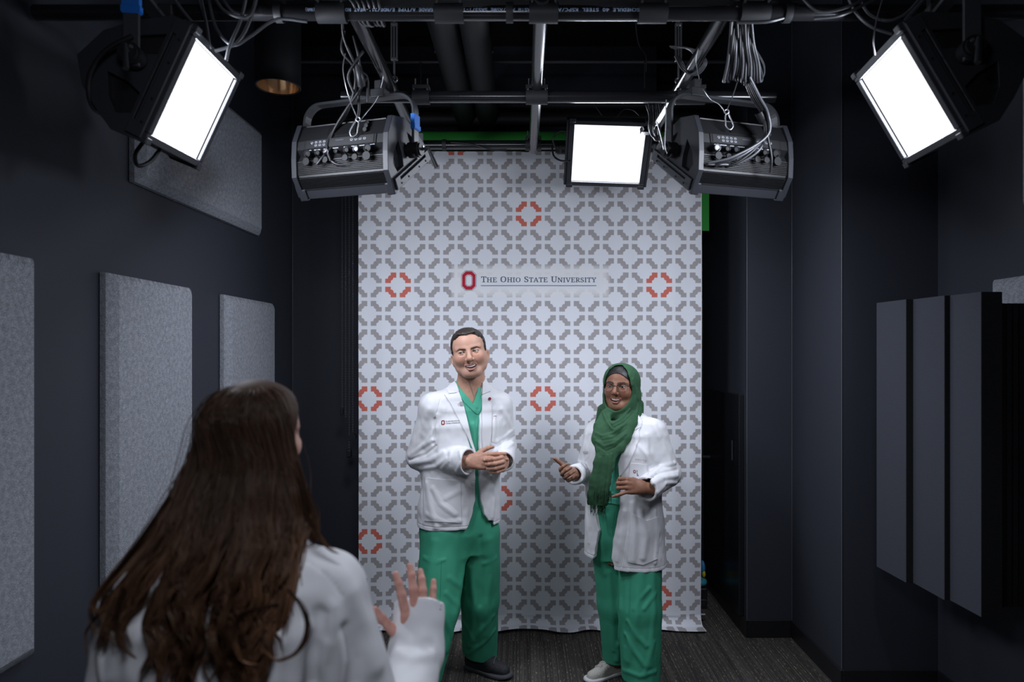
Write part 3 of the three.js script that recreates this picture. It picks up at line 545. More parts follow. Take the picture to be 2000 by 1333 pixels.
  [[[690, 70, 2.40], [700, 110, 2.42], [702, 145, 2.45], [700, 175, 2.5], [698, 230, 2.52], [660, 275, 2.52], [628, 310, 2.50], [619, 322, 2.50]],
    [[672, 60, 2.40], [668, 100, 2.42], [690, 130, 2.45], [694, 165, 2.48], [672, 230, 2.52], [645, 265, 2.52], [639, 290, 2.51], [646, 315, 2.5]],
    [[668, 40, 2.35], [672, 75, 2.38], [700, 135, 2.44], [716, 150, 2.48], [718, 200, 2.5]],
    [[716, 150, 2.46], [700, 180, 2.48], [676, 215, 2.5], [650, 260, 2.52], [640, 300, 2.51], [655, 320, 2.5], [700, 322, 2.5]],
    [[710, 100, 2.42], [695, 120, 2.42], [680, 150, 2.44], [690, 180, 2.46]]].forEach((p, k) => cable(['thick black cable crossing in front of the left key lamp to its leftmost socket', 'thin black cable looping left and down to the left key lamp controls', 'black cable passing from the left pipe down behind the left yoke', 'black cable sagging along the socket row of the left key lamp', 'short black cable curl at the wrap above the left key lamp'][k], LK, p, 0.0058));
  single('cable_wrap', tube([at(698, 128, 2.44), at(703, 150, 2.45), at(706, 168, 2.47)], 0.016, 10, 10), M.blackPlastic, 'black wrap binding the cables above the left key lamp', 'cable wrap', null, at(698, 128, 2.44));
  wire('steel safety wire looping above the left key lamp', [[674, 105, 2.40], [670, 135, 2.40], [680, 185, 2.42], [692, 218, 2.46], [698, 230, 2.47]]);
  wire('steel safety wire from the carabiner up to the left yoke', [[738, 188, 2.56], [728, 205, 2.54], [714, 222, 2.50], [704, 236, 2.48]]);
  wire('bowed steel wire on the pipe over the left key lamp', [[731, 102, 2.5], [743, 125, 2.5], [748, 150, 2.5], [744, 172, 2.52]]);
  const carab = (label, px, py, d, tilt) => { const p = at(px, py, d), c = new THREE.CatmullRomCurve3([V(-0.004, 0.028, 0), V(-0.011, 0.005, 0), V(-0.012, -0.02, 0), V(0, -0.032, 0), V(0.013, -0.02, 0), V(0.009, 0.008, 0), V(0.004, 0.028, 0)], true); const g = new THREE.TubeGeometry(c, 40, 0.0028, 6, true); g.rotateZ(tilt); const t = thing('carabiner', label, 'carabiner', [p.x, p.y, p.z]); part('hook', g, M.steel, t); const e = new THREE.TorusGeometry(0.008, 0.003, 6, 14); e.rotateZ(tilt); part('eye', mv(e, Math.sin(-tilt) * 0.036, Math.cos(tilt) * 0.036, 0), M.steel, t); };
  carab('steel carabiner hanging over the left key lamp', 693, 251, 2.47, -0.35);
  carab('steel carabiner hanging over the right key lamp', 1423, 237, 2.47, 0.2);
  // over the right key lamp
  wire('steel safety wire from the right yoke to the carabiner', [[1373, 173, 2.53], [1390, 195, 2.5], [1405, 204, 2.48], [1416, 218, 2.47]]);
  wire('second strand of steel wire meeting the carabiner over the right key lamp', [[1440, 160, 2.5], [1430, 190, 2.48], [1420, 214, 2.47]]);
  wire('loop of steel wire above the right key lamp', [[1366, 155, 2.45], [1360, 110, 2.42], [1375, 78, 2.4], [1408, 64, 2.38]]);
  const RK = 'black cables hanging in a bundle over the right key lamp', RKl = 'black cable hanging in the bundle over the right key lamp';
  const r = rng(77);
  for (let k = 0; k < 13; k++) { const x = 1432 + k * 3.2, sp = (k - 6) * 3.4; cable(ord(k) + ' of the cables in the bundle hanging over the right key lamp', RK, [[x - 6 + r() * 6, 42, 2.15 + (k % 4) * 0.012], [x - 2 + sp * 0.2, 80 + r() * 10, 2.2], [x + sp * 0.55, 120 + r() * 8, 2.26], [x + sp * 0.8 - 2, 152 + r() * 14, 2.32], [x + sp * 0.75 + 3, 150 + r() * 8, 2.36], [x + sp * 0.4, 110, 2.36]], 0.0042 + r() * 0.001, k % 3 ? M.cable : grey); }
  for (let k = 0; k < 5; k++) cable(['outermost', 'second', 'third', 'fourth', 'innermost'][k] + ' of the cables sweeping across the face of the right key lamp', RK, [[1452 + k * 3, 150, 2.34], [1468 + k * 4, 190, 2.40], [1488 + k * 3, 222, 2.46], [1494 + k * 2, 260, 2.48], [1484 - k * 14, 292 + k * 4, 2.47], [1440 - k * 15, 320 + (k % 2) * 4, 2.48], [1402 + k * 5, 322, 2.5]].map((q) => [q[0], q[1], q[2] - k * 0.011]), 0.0048, k % 2 ? M.cable : grey);
  cable('long black cable trailing down the right side of the right key lamp', null, [[1492, 225, 2.44], [1500, 270, 2.45], [1507, 310, 2.46], [1505, 338, 2.48]], 0.005);
  single('cable_wrap', tube([at(1483, 218, 2.44), at(1492, 236, 2.455)], 0.018, 8, 10), M.blackPlastic, 'black strap gathering the cables beside the right yoke', 'cable wrap', null, at(1483, 218, 2.44));
  for (let k = 0; k < 4; k++) cable(['outermost', 'second', 'third', 'innermost'][k] + ' thin cable coil beside the turnbuckle over the right key lamp', 'coiled thin cables over the right key lamp', [[1308 + k * 3, 90 + k * 2, 2.6], [1330 + k * 3, 92, 2.58], [1362, 100 + k * 4, 2.55], [1380 - k * 2, 122, 2.55], [1362 - k * 5, 146, 2.58], [1335, 138 - k * 5, 2.6], [1318 + k * 2, 110, 2.6]], 0.0036, grey);
  cable('looped cable end at the right of the hanging bundle', null, [[1475, 95, 2.35], [1492, 128, 2.36], [1490, 150, 2.36], [1470, 162, 2.36], [1452, 158, 2.36]], 0.003, grey);
  // around the hair lamp
  cable('cable curving from the rearmost pipe to the lit lamp over the backdrop', null, [[1086, 292, 3.45], [1080, 270, 3.45], [1096, 256, 3.42], [1110, 258, 3.4]], 0.005);
  cable('black cable hanging under the rear pipe beside the lit centre lamp', null, [[1078, 285, 3.5], [1082, 305, 3.46], [1096, 314, 3.4], [1112, 314, 3.36]], 0.005);
  cable('thin cable hanging down left of the right turnbuckle', null, [[1238, -190, 3.0], [1240, 20, 3.05], [1246, 80, 3.2], [1262, 112, 3.5], [1262, 140, 3.6]], 0.0035);
  cable('thin cable sagging along the rearmost pipe', null, [[880, 278, 3.56], [920, 282, 3.56], [960, 292, 3.56], [990, 292, 3.56]], 0.004);
  wire('steel wire arching above the lit centre lamp', [[1205, 228, 3.4], [1220, 214, 3.4], [1236, 216, 3.4], [1248, 226, 3.4]]);
  wire('short steel wire rising behind the lit centre lamp', [[1160, 204, 3.45], [1166, 212, 3.42], [1176, 226, 3.4]]);
  const HB = 'loose cables hanging beside the lit centre lamp', hr = rng(5);
  for (let k = 0; k < 8; k++) cable(ord(k) + ' of the loose cables hanging beside the lit centre lamp', HB, [[1262 + k * 4, 200 + hr() * 8, 3.2], [1264 + k * 4 + hr() * 5, 225, 3.22], [1268 + k * 3, 250 + hr() * 16, 3.24], [1280 + k * 1.5, 268 + hr() * 10, 3.26]], 0.004, k % 3 ? M.cable : grey);
  wire('steel wire slanting to the left arm of the right yoke', [[1283, 238, 2.6], [1290, 262, 2.5], [1297, 292, 2.42]]);
  wire('steel wire straight down the right yoke arm', [[1301, 195, 2.42], [1300, 240, 2.42], [1299, 290, 2.42], [1303, 300, 2.42]]);
}
// ---------------------------------------------------------------- things left at the back right
{
  const p = at(1372, 1142, 4.35);
  const t = thing('storage_bag', 'teal and yellow item half hidden behind the backdrop at floor level', 'bag', [p.x, 0, p.z]);
  const g = new THREE.SphereGeometry(0.06, 16, 12); g.scale(0.8, 0.55, 1); part('pouch', mv(g, -0.02, at(0, 1136, 4.35).y, 0), mat(rgb(0.05, 0.30, 0.36), 0.5), t);
  part('stack', box2(-0.08, 0.02, 0, at(0, 1142, 4.35).y - 0.01, -0.05, 0.05, 0.01), M.blackPlastic, t);
  const g2 = new THREE.SphereGeometry(0.05, 14, 10); g2.scale(0.35, 1, 0.6); part('flap', mv(g2, 0.0, at(0, 1110, 4.35).y, 0), mat(rgb(0.06, 0.25, 0.48), 0.5), t);
  const g3 = new THREE.SphereGeometry(0.03, 12, 8); g3.scale(0.4, 0.8, 0.5); part('tag', mv(g3, 0.003, at(0, 1122, 4.33).y, 0.02), mat(rgb(0.65, 0.55, 0.02), 0.5), t);
  const s = at(1370, 1160, 4.3), b = thing('power_strip', 'small black power box on the carpet behind the backdrop edge', 'power box', [s.x, 0, s.z]);
  part('box', box2(-0.03, 0.03, 0, 0.06, -0.03, 0.03, 0.006), M.blackPlastic, b); part('switch', box2(-0.012, 0.012, 0.02, 0.045, 0.03, 0.033, 0.001), lampGrey, b);
  const st = at(1372, 900, 4.52), m = thing('light_stand', 'thin black stand behind the right edge of the backdrop', 'stand', [st.x - 0.005, 0, st.z]);
  part('pole', rod(V(0, 0, 0), V(0, 2.0, 0), 0.012, 12), M.blackMetal, m); part('shelf_arm', box2(-0.02, 0.07, at(0, 903, 4.3).y - 0.008, at(0, 903, 4.3).y + 0.008, -0.02, 0.02, 0.003), M.blackMetal, m);
  part('base', join([rod(V(0, 0.02, 0), V(0.0, 0.02, -0.25), 0.01, 8), rod(V(0, 0.02, 0), V(-0.22, 0.02, 0.1), 0.01, 8)]), M.blackMetal, m);
}
// ---------------------------------------------------------------- distance fields and their meshing
const sub = (a, b) => [a[0] - b[0], a[1] - b[1], a[2] - b[2]], add = (a, b) => [a[0] + b[0], a[1] + b[1], a[2] + b[2]], mul = (a, s) => [a[0] * s, a[1] * s, a[2] * s];
const dot = (a, b) => a[0] * b[0] + a[1] * b[1] + a[2] * b[2], cross = (a, b) => [a[1] * b[2] - a[2] * b[1], a[2] * b[0] - a[0] * b[2], a[0] * b[1] - a[1] * b[0]];
const len = (a) => Math.hypot(a[0], a[1], a[2]), unit = (a) => mul(a, 1 / (len(a) || 1)), mix3 = (a, b, t) => [lerp(a[0], b[0], t), lerp(a[1], b[1], t), lerp(a[2], b[2], t)];
const px3 = (px, py, d) => [(px - CX) / FOCAL * d, EYE - (py - CY) / FOCAL * d, -d];
function smin(a, b, k) { const h = k - Math.abs(a - b); return h > 0 ? Math.min(a, b) - h * h / (4 * k) : Math.min(a, b); }
const smax = (a, b, k) => -smin(-a, -b, k);
// tapered capsule
function cap(a, b, ra, rb = ra) {
  const bx_ = b[0] - a[0], by = b[1] - a[1], bz = b[2] - a[2], l2 = bx_ * bx_ + by * by + bz * bz || 1e-9;
  return (x, y, z) => {
    const px = x - a[0], py = y - a[1], pz = z - a[2]; let h = (px * bx_ + py * by + pz * bz) / l2; h = h < 0 ? 0 : h > 1 ? 1 : h;
    const dx = px - bx_ * h, dy = py - by * h, dz = pz - bz * h; return Math.sqrt(dx * dx + dy * dy + dz * dz) - (ra + (rb - ra) * h);
  };
}
// capsule with an elliptical section: n is the thin direction, thinness 0..1
function flatCap(a, b, ra, rb, n, thin) {
  const bx_ = b[0] - a[0], by = b[1] - a[1], bz = b[2] - a[2], l2 = bx_ * bx_ + by * by + bz * bz || 1e-9, s = 1 / thin - 1;
  return (x, y, z) => {
    const px = x - a[0], py = y - a[1], pz = z - a[2]; let h = (px * bx_ + py * by + pz * bz) / l2; h = h < 0 ? 0 : h > 1 ? 1 : h;
    let dx = px - bx_ * h, dy = py - by * h, dz = pz - bz * h; const t = (dx * n[0] + dy * n[1] + dz * n[2]) * s; dx += n[0] * t; dy += n[1] * t; dz += n[2] * t;
    return (Math.sqrt(dx * dx + dy * dy + dz * dz) - (ra + (rb - ra) * h)) * Math.min(1, thin * 1.1);
  };
}
function ell(c, r, f) {       // f: optional frame {x, y, z} unit vectors
  return (x, y, z) => {
    let px = x - c[0], py = y - c[1], pz = z - c[2];
    if (f) { const u = px * f.x[0] + py * f.x[1] + pz * f.x[2], v = px * f.y[0] + py * f.y[1] + pz * f.y[2], w = px * f.z[0] + py * f.z[1] + pz * f.z[2]; px = u; py = v; pz = w; }
    px /= r[0]; py /= r[1]; pz /= r[2]; const k0 = Math.sqrt(px * px + py * py + pz * pz); if (k0 < 1e-6) return -Math.min(r[0], r[1], r[2]);
    const qx = px / r[0], qy = py / r[1], qz = pz / r[2]; return k0 * (k0 - 1) / Math.sqrt(qx * qx + qy * qy + qz * qz);
  };
}
const ball = (c, r) => (x, y, z) => Math.sqrt((x - c[0]) ** 2 + (y - c[1]) ** 2 + (z - c[2]) ** 2) - r;
function U(k, ...fs) { return (x, y, z) => { let d = fs[0](x, y, z); for (let i = 1; i < fs.length; i++) d = smin(d, fs[i](x, y, z), k); return d; }; }
function frame(zdir, up = [0, 1, 0]) { const z = unit(zdir), x = unit(cross(up, z)), y = cross(z, x); return { x, y, z }; }
const toWorld = (o, f, p) => [o[0] + f.x[0] * p[0] + f.y[0] * p[1] + f.z[0] * p[2], o[1] + f.x[1] * p[0] + f.y[1] * p[1] + f.z[1] * p[2], o[2] + f.x[2] * p[0] + f.y[2] * p[1] + f.z[2] * p[2]];
function inFrame(fn, o, f) { return (x, y, z) => { const a = x - o[0], b = y - o[1], c = z - o[2]; return fn(a * f.x[0] + b * f.x[1] + c * f.x[2], a * f.y[0] + b * f.y[1] + c * f.y[2], a * f.z[0] + b * f.z[1] + c * f.z[2]); }; }
function poly2(pts) {          // signed distance to a polygon
  const n = pts.length;
  return (x, y) => {
    let d = 1e9, s = 1;
    for (let i = 0, j = n - 1; i < n; j = i++) {
      const ex = pts[j][0] - pts[i][0], ey = pts[j][1] - pts[i][1], wx = x - pts[i][0], wy = y - pts[i][1], t = clamp((wx * ex + wy * ey) / (ex * ex + ey * ey || 1e-9), 0, 1), bx_ = wx - ex * t, by = wy - ey * t;
      d = Math.min(d, bx_ * bx_ + by * by);
      const c1 = y >= pts[i][1], c2 = y < pts[j][1], c3 = ex * wy > ey * wx; if ((c1 && c2 && c3) || (!c1 && !c2 && !c3)) s = -s;
    }
    return s * Math.sqrt(d);
  };
}
// smooth table of a value against height
function table(rows) { return (y) => { if (y <= rows[0][0]) return rows[0].slice(1); for (let i = 1; i < rows.length; i++) if (y <= rows[i][0]) { let t = (y - rows[i - 1][0]) / (rows[i][0] - rows[i - 1][0]); t = t * t * (3 - 2 * t); return rows[i].slice(1).map((v, k) => lerp(rows[i - 1][k + 1], v, t)); } return rows[rows.length - 1].slice(1); }; }
// stacked superellipse sections: rows [y, cx, cz, a, b], heights as ends; e the exponent
function loftField(rows, e = 2.3) {
  const y0 = rows[0][0], y1 = rows[rows.length - 1][0], N = 256, tab = new Float64Array((N + 1) * 4), f = table(rows);
  for (let i = 0; i <= N; i++) { const v = f(lerp(y0, y1, i / N)); for (let k = 0; k < 4; k++) tab[i * 4 + k] = v[k]; }
  return (x, y, z) => {
    const s = clamp((y - y0) / (y1 - y0), 0, 1) * N, i = Math.min(N - 1, s | 0), t = s - i, o = i * 4;
    const cx = tab[o] + (tab[o + 4] - tab[o]) * t, cz = tab[o + 1] + (tab[o + 5] - tab[o + 1]) * t, a = tab[o + 2] + (tab[o + 6] - tab[o + 2]) * t, b = tab[o + 3] + (tab[o + 7] - tab[o + 3]) * t;
    const u = Math.abs((x - cx) / a), v = Math.abs((z - cz) / b), k = e === 2 ? Math.sqrt(u * u + v * v) : Math.pow(Math.pow(u, e) + Math.pow(v, e), 1 / e);
    let d; if (k < 1e-5) d = -Math.min(a, b); else { const gx = u / a, gz = v / b; d = (k - 1) * Math.max(Math.min(a, b), k / Math.sqrt(gx * gx + gz * gz) || 0); }
    const dy = Math.max(y0 - y, y - y1);
    return dy > 0 ? (d > 0 ? Math.hypot(d, dy) : dy) : Math.max(d, dy);
  };
}
// cloth folds: a soft ridge (h > 0) or groove (h < 0) along a segment or polyline
function fold(pts, w, h) {
  const segs = []; for (let i = 1; i < pts.length; i++) segs.push(cap(pts[i - 1], pts[i], 0));
  const lo = [0, 1, 2].map((k) => Math.min(...pts.map((p) => p[k])) - 2.6 * w), hi = [0, 1, 2].map((k) => Math.max(...pts.map((p) => p[k])) + 2.6 * w);
  return (x, y, z) => { if (x < lo[0] || x > hi[0] || y < lo[1] || y > hi[1] || z < lo[2] || z > hi[2]) return 0; let d = 1; for (const s of segs) d = Math.min(d, s(x, y, z)); const q = d / w; return q > 2.6 ? 0 : h * Math.exp(-q * q); };
}
const sumF = (fs) => (x, y, z) => { let s = 0; for (const f of fs) s += f(x, y, z); return s; };

// surface nets over active blocks; o: {cell, color(x,y,z,n)->[r,g,b], origin, skin: margin of the block test}
function polygonize(f, lo, hi, o) {
  const h = o.cell, n = [0, 1, 2].map((k) => Math.ceil((hi[k] - lo[k]) / h) + 2), [nx, ny, nz] = n, B = 8;
  const g = new Float32Array(nx * ny * nz), known = new Uint8Array(Math.ceil(nx / B) * Math.ceil(ny / B) * Math.ceil(nz / B)), bnx = Math.ceil(nx / B), bny = Math.ceil(ny / B), bnz = Math.ceil(nz / B);
  const rad = h * B * 0.87 + (o.skin ?? 0.02);
  for (let bz = 0; bz < bnz; bz++) for (let by = 0; by < bny; by++) for (let bx_ = 0; bx_ < bnx; bx_++) {
    const i0 = bx_ * B, j0 = by * B, k0 = bz * B, i1 = Math.min(nx, i0 + B), j1 = Math.min(ny, j0 + B), k1 = Math.min(nz, k0 + B);
    const c = f(lo[0] + (i0 + B / 2) * h, lo[1] + (j0 + B / 2) * h, lo[2] + (k0 + B / 2) * h), near = Math.abs(c) < rad;
    if (near) known[(bz * bny + by) * bnx + bx_] = 1;
    for (let k = k0; k < k1; k++) for (let j = j0; j < j1; j++) for (let i = i0; i < i1; i++) g[(k * ny + j) * nx + i] = near ? f(lo[0] + i * h, lo[1] + j * h, lo[2] + k * h) : c;
  }
  const id = new Int32Array(nx * ny * nz).fill(-1), pos = [], idx = [];
  const sx = 1, sy = nx, sz = nx * ny, cor = [0, sx, sy, sx + sy, sz, sx + sz, sy + sz, sx + sy + sz];
  for (let k = 0; k < nz - 1; k++) for (let j = 0; j < ny - 1; j++) for (let i = 0; i < nx - 1; i++) {
    const o0 = k * sz + j * sy + i; let m = 0; for (let c = 0; c < 8; c++) if (g[o0 + cor[c]] < 0) m |= 1 << c;
    if (m === 0 || m === 255) continue;
    let x = 0, y = 0, z = 0, q = 0;
    for (let c = 0; c < 8; c++) for (const e of [1, 2, 4]) if (!(c & e)) { const a = g[o0 + cor[c]], b = g[o0 + cor[c | e]]; if ((a < 0) !== (b < 0)) { const t = a / (a - b); x += (c & 1) + (e === 1 ? t : 0); y += ((c >> 1) & 1) + (e === 2 ? t : 0); z += ((c >> 2) & 1) + (e === 4 ? t : 0); q++; } }
    id[o0] = pos.length / 3; pos.push(lo[0] + (i + x / q) * h, lo[1] + (j + y / q) * h, lo[2] + (k + z / q) * h);
  }
  const quad = (a, b, c, d, s) => { if (a < 0 || b < 0 || c < 0 || d < 0) return; if (s) idx.push(a, b, c, a, c, d); else idx.push(a, c, b, a, d, c); };
  for (let k = 1; k < nz - 1; k++) for (let j = 1; j < ny - 1; j++) for (let i = 1; i < nx - 1; i++) {
    const o0 = k * sz + j * sy + i, s = g[o0] < 0;
    if (s !== (g[o0 + sx] < 0)) quad(id[o0], id[o0 - sz], id[o0 - sz - sy], id[o0 - sy], !s === false ? false : true);
    if (s !== (g[o0 + sy] < 0)) quad(id[o0], id[o0 - sx], id[o0 - sx - sz], id[o0 - sz], !s === false ? false : true);
    if (s !== (g[o0 + sz] < 0)) quad(id[o0], id[o0 - sy], id[o0 - sy - sx], id[o0 - sx], !s === false ? false : true);
  }
  const N = pos.length / 3, P = new Float32Array(pos), nor = new Float32Array(N * 3), col = o.color ? new Float32Array(N * 3) : null, e = o.eps || h * 0.5;
  for (let v = 0; v < N; v++) {
    let x = P[v * 3], y = P[v * 3 + 1], z = P[v * 3 + 2], gx, gy, gz, l;
    for (let it = 0; it < 2; it++) {
      gx = f(x + e, y, z) - f(x - e, y, z); gy = f(x, y + e, z) - f(x, y - e, z); gz = f(x, y, z + e) - f(x, y, z - e); l = Math.hypot(gx, gy, gz) || 1;
      if (it) break;
      const d = f(x, y, z), s = clamp(d * 2 * e / l, -h * 0.4, h * 0.4); x -= gx / l * s; y -= gy / l * s; z -= gz / l * s;
    }
    P[v * 3] = x; P[v * 3 + 1] = y; P[v * 3 + 2] = z; nor[v * 3] = gx / l; nor[v * 3 + 1] = gy / l; nor[v * 3 + 2] = gz / l;
    if (col) { const c = o.color(x, y, z, nor[v * 3], nor[v * 3 + 1], nor[v * 3 + 2]); col[v * 3] = c[0]; col[v * 3 + 1] = c[1]; col[v * 3 + 2] = c[2]; }
  }
  for (let t = 0; t < idx.length; t += 3) {
    const a = idx[t] * 3, b = idx[t + 1] * 3, c = idx[t + 2] * 3, ux = P[b] - P[a], uy = P[b + 1] - P[a + 1], uz = P[b + 2] - P[a + 2], vx = P[c] - P[a], vy = P[c + 1] - P[a + 1], vz = P[c + 2] - P[a + 2];
    if ((uy * vz - uz * vy) * (nor[a] + nor[b] + nor[c]) + (uz * vx - ux * vz) * (nor[a + 1] + nor[b + 1] + nor[c + 1]) + (ux * vy - uy * vx) * (nor[a + 2] + nor[b + 2] + nor[c + 2]) < 0) { const k = idx[t + 1]; idx[t + 1] = idx[t + 2]; idx[t + 2] = k; }
  }
  if (o.origin) for (let v = 0; v < N; v++) { P[v * 3] -= o.origin[0]; P[v * 3 + 1] -= o.origin[1]; P[v * 3 + 2] -= o.origin[2]; }
  const geo = new THREE.BufferGeometry(); geo.setAttribute('position', new THREE.BufferAttribute(P, 3)); geo.setAttribute('normal', new THREE.BufferAttribute(nor, 3)); if (col) geo.setAttribute('color', new THREE.BufferAttribute(col, 3));
  geo.setIndex(new THREE.BufferAttribute(new Uint32Array(idx), 1));
  return geo;
}
function mergeColored(list) { return mergeGeometries(list.filter((g) => g.attributes.position.count)); }
// a printed or stitched patch laid on a field: walks from c along -dir until it meets the surface
function patchOn(f, c, u, v, dir, w, h, origin, nu = 10, nv = 6, lift = 0.0012) {
  const pos = [], uv = [], idx = [];
  for (let j = 0; j <= nv; j++) for (let i = 0; i <= nu; i++) {
    let p = add(c, add(mul(u, (i / nu - 0.5) * w), mul(v, (j / nv - 0.5) * h))); p = add(p, mul(dir, 0.08));
    for (let s = 0; s < 60; s++) { const d = f(...p); if (d < lift) break; p = add(p, mul(dir, -Math.max(d * 0.7, 0.0006))); }
    pos.push(...sub(p, origin)); uv.push(i / nu, j / nv);
  }
  for (let j = 0; j < nv; j++) for (let i = 0; i < nu; i++) { const a = j * (nu + 1) + i; idx.push(a, a + 1, a + nu + 2, a, a + nu + 2, a + nu + 1); }
  const g = new THREE.BufferGeometry(); g.setAttribute('position', new THREE.Float32BufferAttribute(pos, 3)); g.setAttribute('uv', new THREE.Float32BufferAttribute(uv, 2)); g.setIndex(idx); g.computeVertexNormals(); return g;
}
// where a ray through a pixel of the photograph meets a field (used to set buttons and the like on cloth)
function march(f, p, dir, reach = 0.5) { let t = 0; for (let s = 0; s < 120 && t < reach; s++) { const q = add(p, mul(dir, t)), d = f(...q); if (d < 0.0008) return q; t += Math.max(d * 0.7, 0.0008); } return add(p, mul(dir, t)); }

// ---------------------------------------------------------------- hands
// frame: origin at the wrist, y along the palm to the fingers, x to the thumb, z out of the back of the hand. curls: per finger [base, middle, tip] degrees and spread; thumb {out, in, bend}
function handField(o) {
  const S = o.size || 1, fs = [], palm = [], nails = [];
  const P = (x, y, z) => [x * S, y * S, z * S];
  const roots = [[0.030, 0.092, 0.003], [0.010, 0.097, 0.006], [-0.011, 0.093, 0.004], [-0.030, 0.084, -0.001]];
  const lens = [[0.042, 0.026, 0.021], [0.046, 0.030, 0.022], [0.043, 0.028, 0.021], [0.034, 0.021, 0.019]], rad = [[0.0098, 0.0085, 0.0075], [0.010, 0.0087, 0.0077], [0.0096, 0.0083, 0.0073], [0.0085, 0.0073, 0.0065]];
  roots.forEach((r, k) => palm.push(cap(P(r[0] * 0.55, 0.012, 0), P(r[0], r[1] - 0.006, r[2]), 0.0145 * S, 0.0115 * S)));
  palm.push(cap(P(0.020, 0.022, -0.006), P(0.034, 0.052, -0.010), 0.016 * S, 0.012 * S), cap(P(-0.020, 0.03, -0.004), P(-0.026, 0.06, -0.004), 0.013 * S, 0.011 * S));
  const palmF = U(0.012 * S, ...palm), fingers = [];
  roots.forEach((r, k) => {
    const c = o.curls[k]; let p = P(...r), a = 0; const sp = (c[3] || 0) * D2R, chain = [];
    for (let s = 0; s < 3; s++) { a += c[s] * D2R; const l = lens[k][s] * S, q = [p[0] + l * Math.cos(a) * Math.sin(sp), p[1] + l * Math.cos(a) * Math.cos(sp), p[2] - l * Math.sin(a)]; chain.push(cap(p, q, (s ? rad[k][s - 1] : rad[k][0] * 1.06) * S, rad[k][s] * S)); if (s === 2) nails.push([p, q, a, sp, rad[k][2] * S]); p = q; }
    fingers.push(U(0.004 * S, ...chain));
  });
  const t = o.thumb || {}, ta = (t.out ?? 40) * D2R, ti = (t.in ?? 25) * D2R, tb = (t.bend ?? 15) * D2R; let p = P(0.020, 0.026, -0.006); const thumb = [];
  [[0.044, 0.0125, 0.0115], [0.034, 0.0112, 0.0098], [0.026, 0.0098, 0.0082]].forEach(([l, r0, r1], s) => { const o2 = ta - s * tb, i2 = ti + s * tb * 0.3, q = [p[0] + l * S * Math.sin(o2) * Math.cos(i2), p[1] + l * S * Math.cos(o2) * Math.cos(i2), p[2] - l * S * Math.sin(i2)]; thumb.push(cap(p, q, r0 * S, r1 * S)); p = q; });
  const thumbF = U(0.005 * S, ...thumb), tip = fingers;
  const wrist = flatCap(P(0, 0.014, 0), P(0, -0.07, 0), 0.030 * S, 0.027 * S, [0, 0, 1], 0.72);
  const bulk = (x, y, z) => smin(smin(palmF(x, y, z), wrist(x, y, z), 0.014 * S), thumbF(x, y, z), 0.008 * S);
  const local = (x, y, z) => { let d = bulk(x, y, z); for (const f of tip) { const q = f(x, y, z); if (q < 0.05) d = smin(d, q, 0.0035 * S); } return d; };
  const f = o.f; return inFrame(local, o.at, f);
}
function handFrame(along, back, thumb) { const y = unit(along), z = unit(sub(back, mul(y, dot(back, y)))); let x = cross(y, z); if (dot(x, thumb) < 0) x = mul(x, -1); return { x, y, z }; }

// folds drawn as lines over the photographed cloth: each point is carried to the cloth's surface
function foldOn(f, pts, w, h, from = 2.2) {
  const fine = []; for (let i = 0; i < pts.length - 1; i++) for (let k = 0; k < 3; k++) fine.push([lerp(pts[i][0], pts[i + 1][0], k / 3), lerp(pts[i][1], pts[i + 1][1], k / 3)]); fine.push(pts[pts.length - 1]);
  const eye = [0, EYE, 0];
  return fold(fine.map(([a, b]) => { const p = px3(a, b, from), d = unit(sub(p, eye)); return march(f, p, d, 2); }), w, h);
}
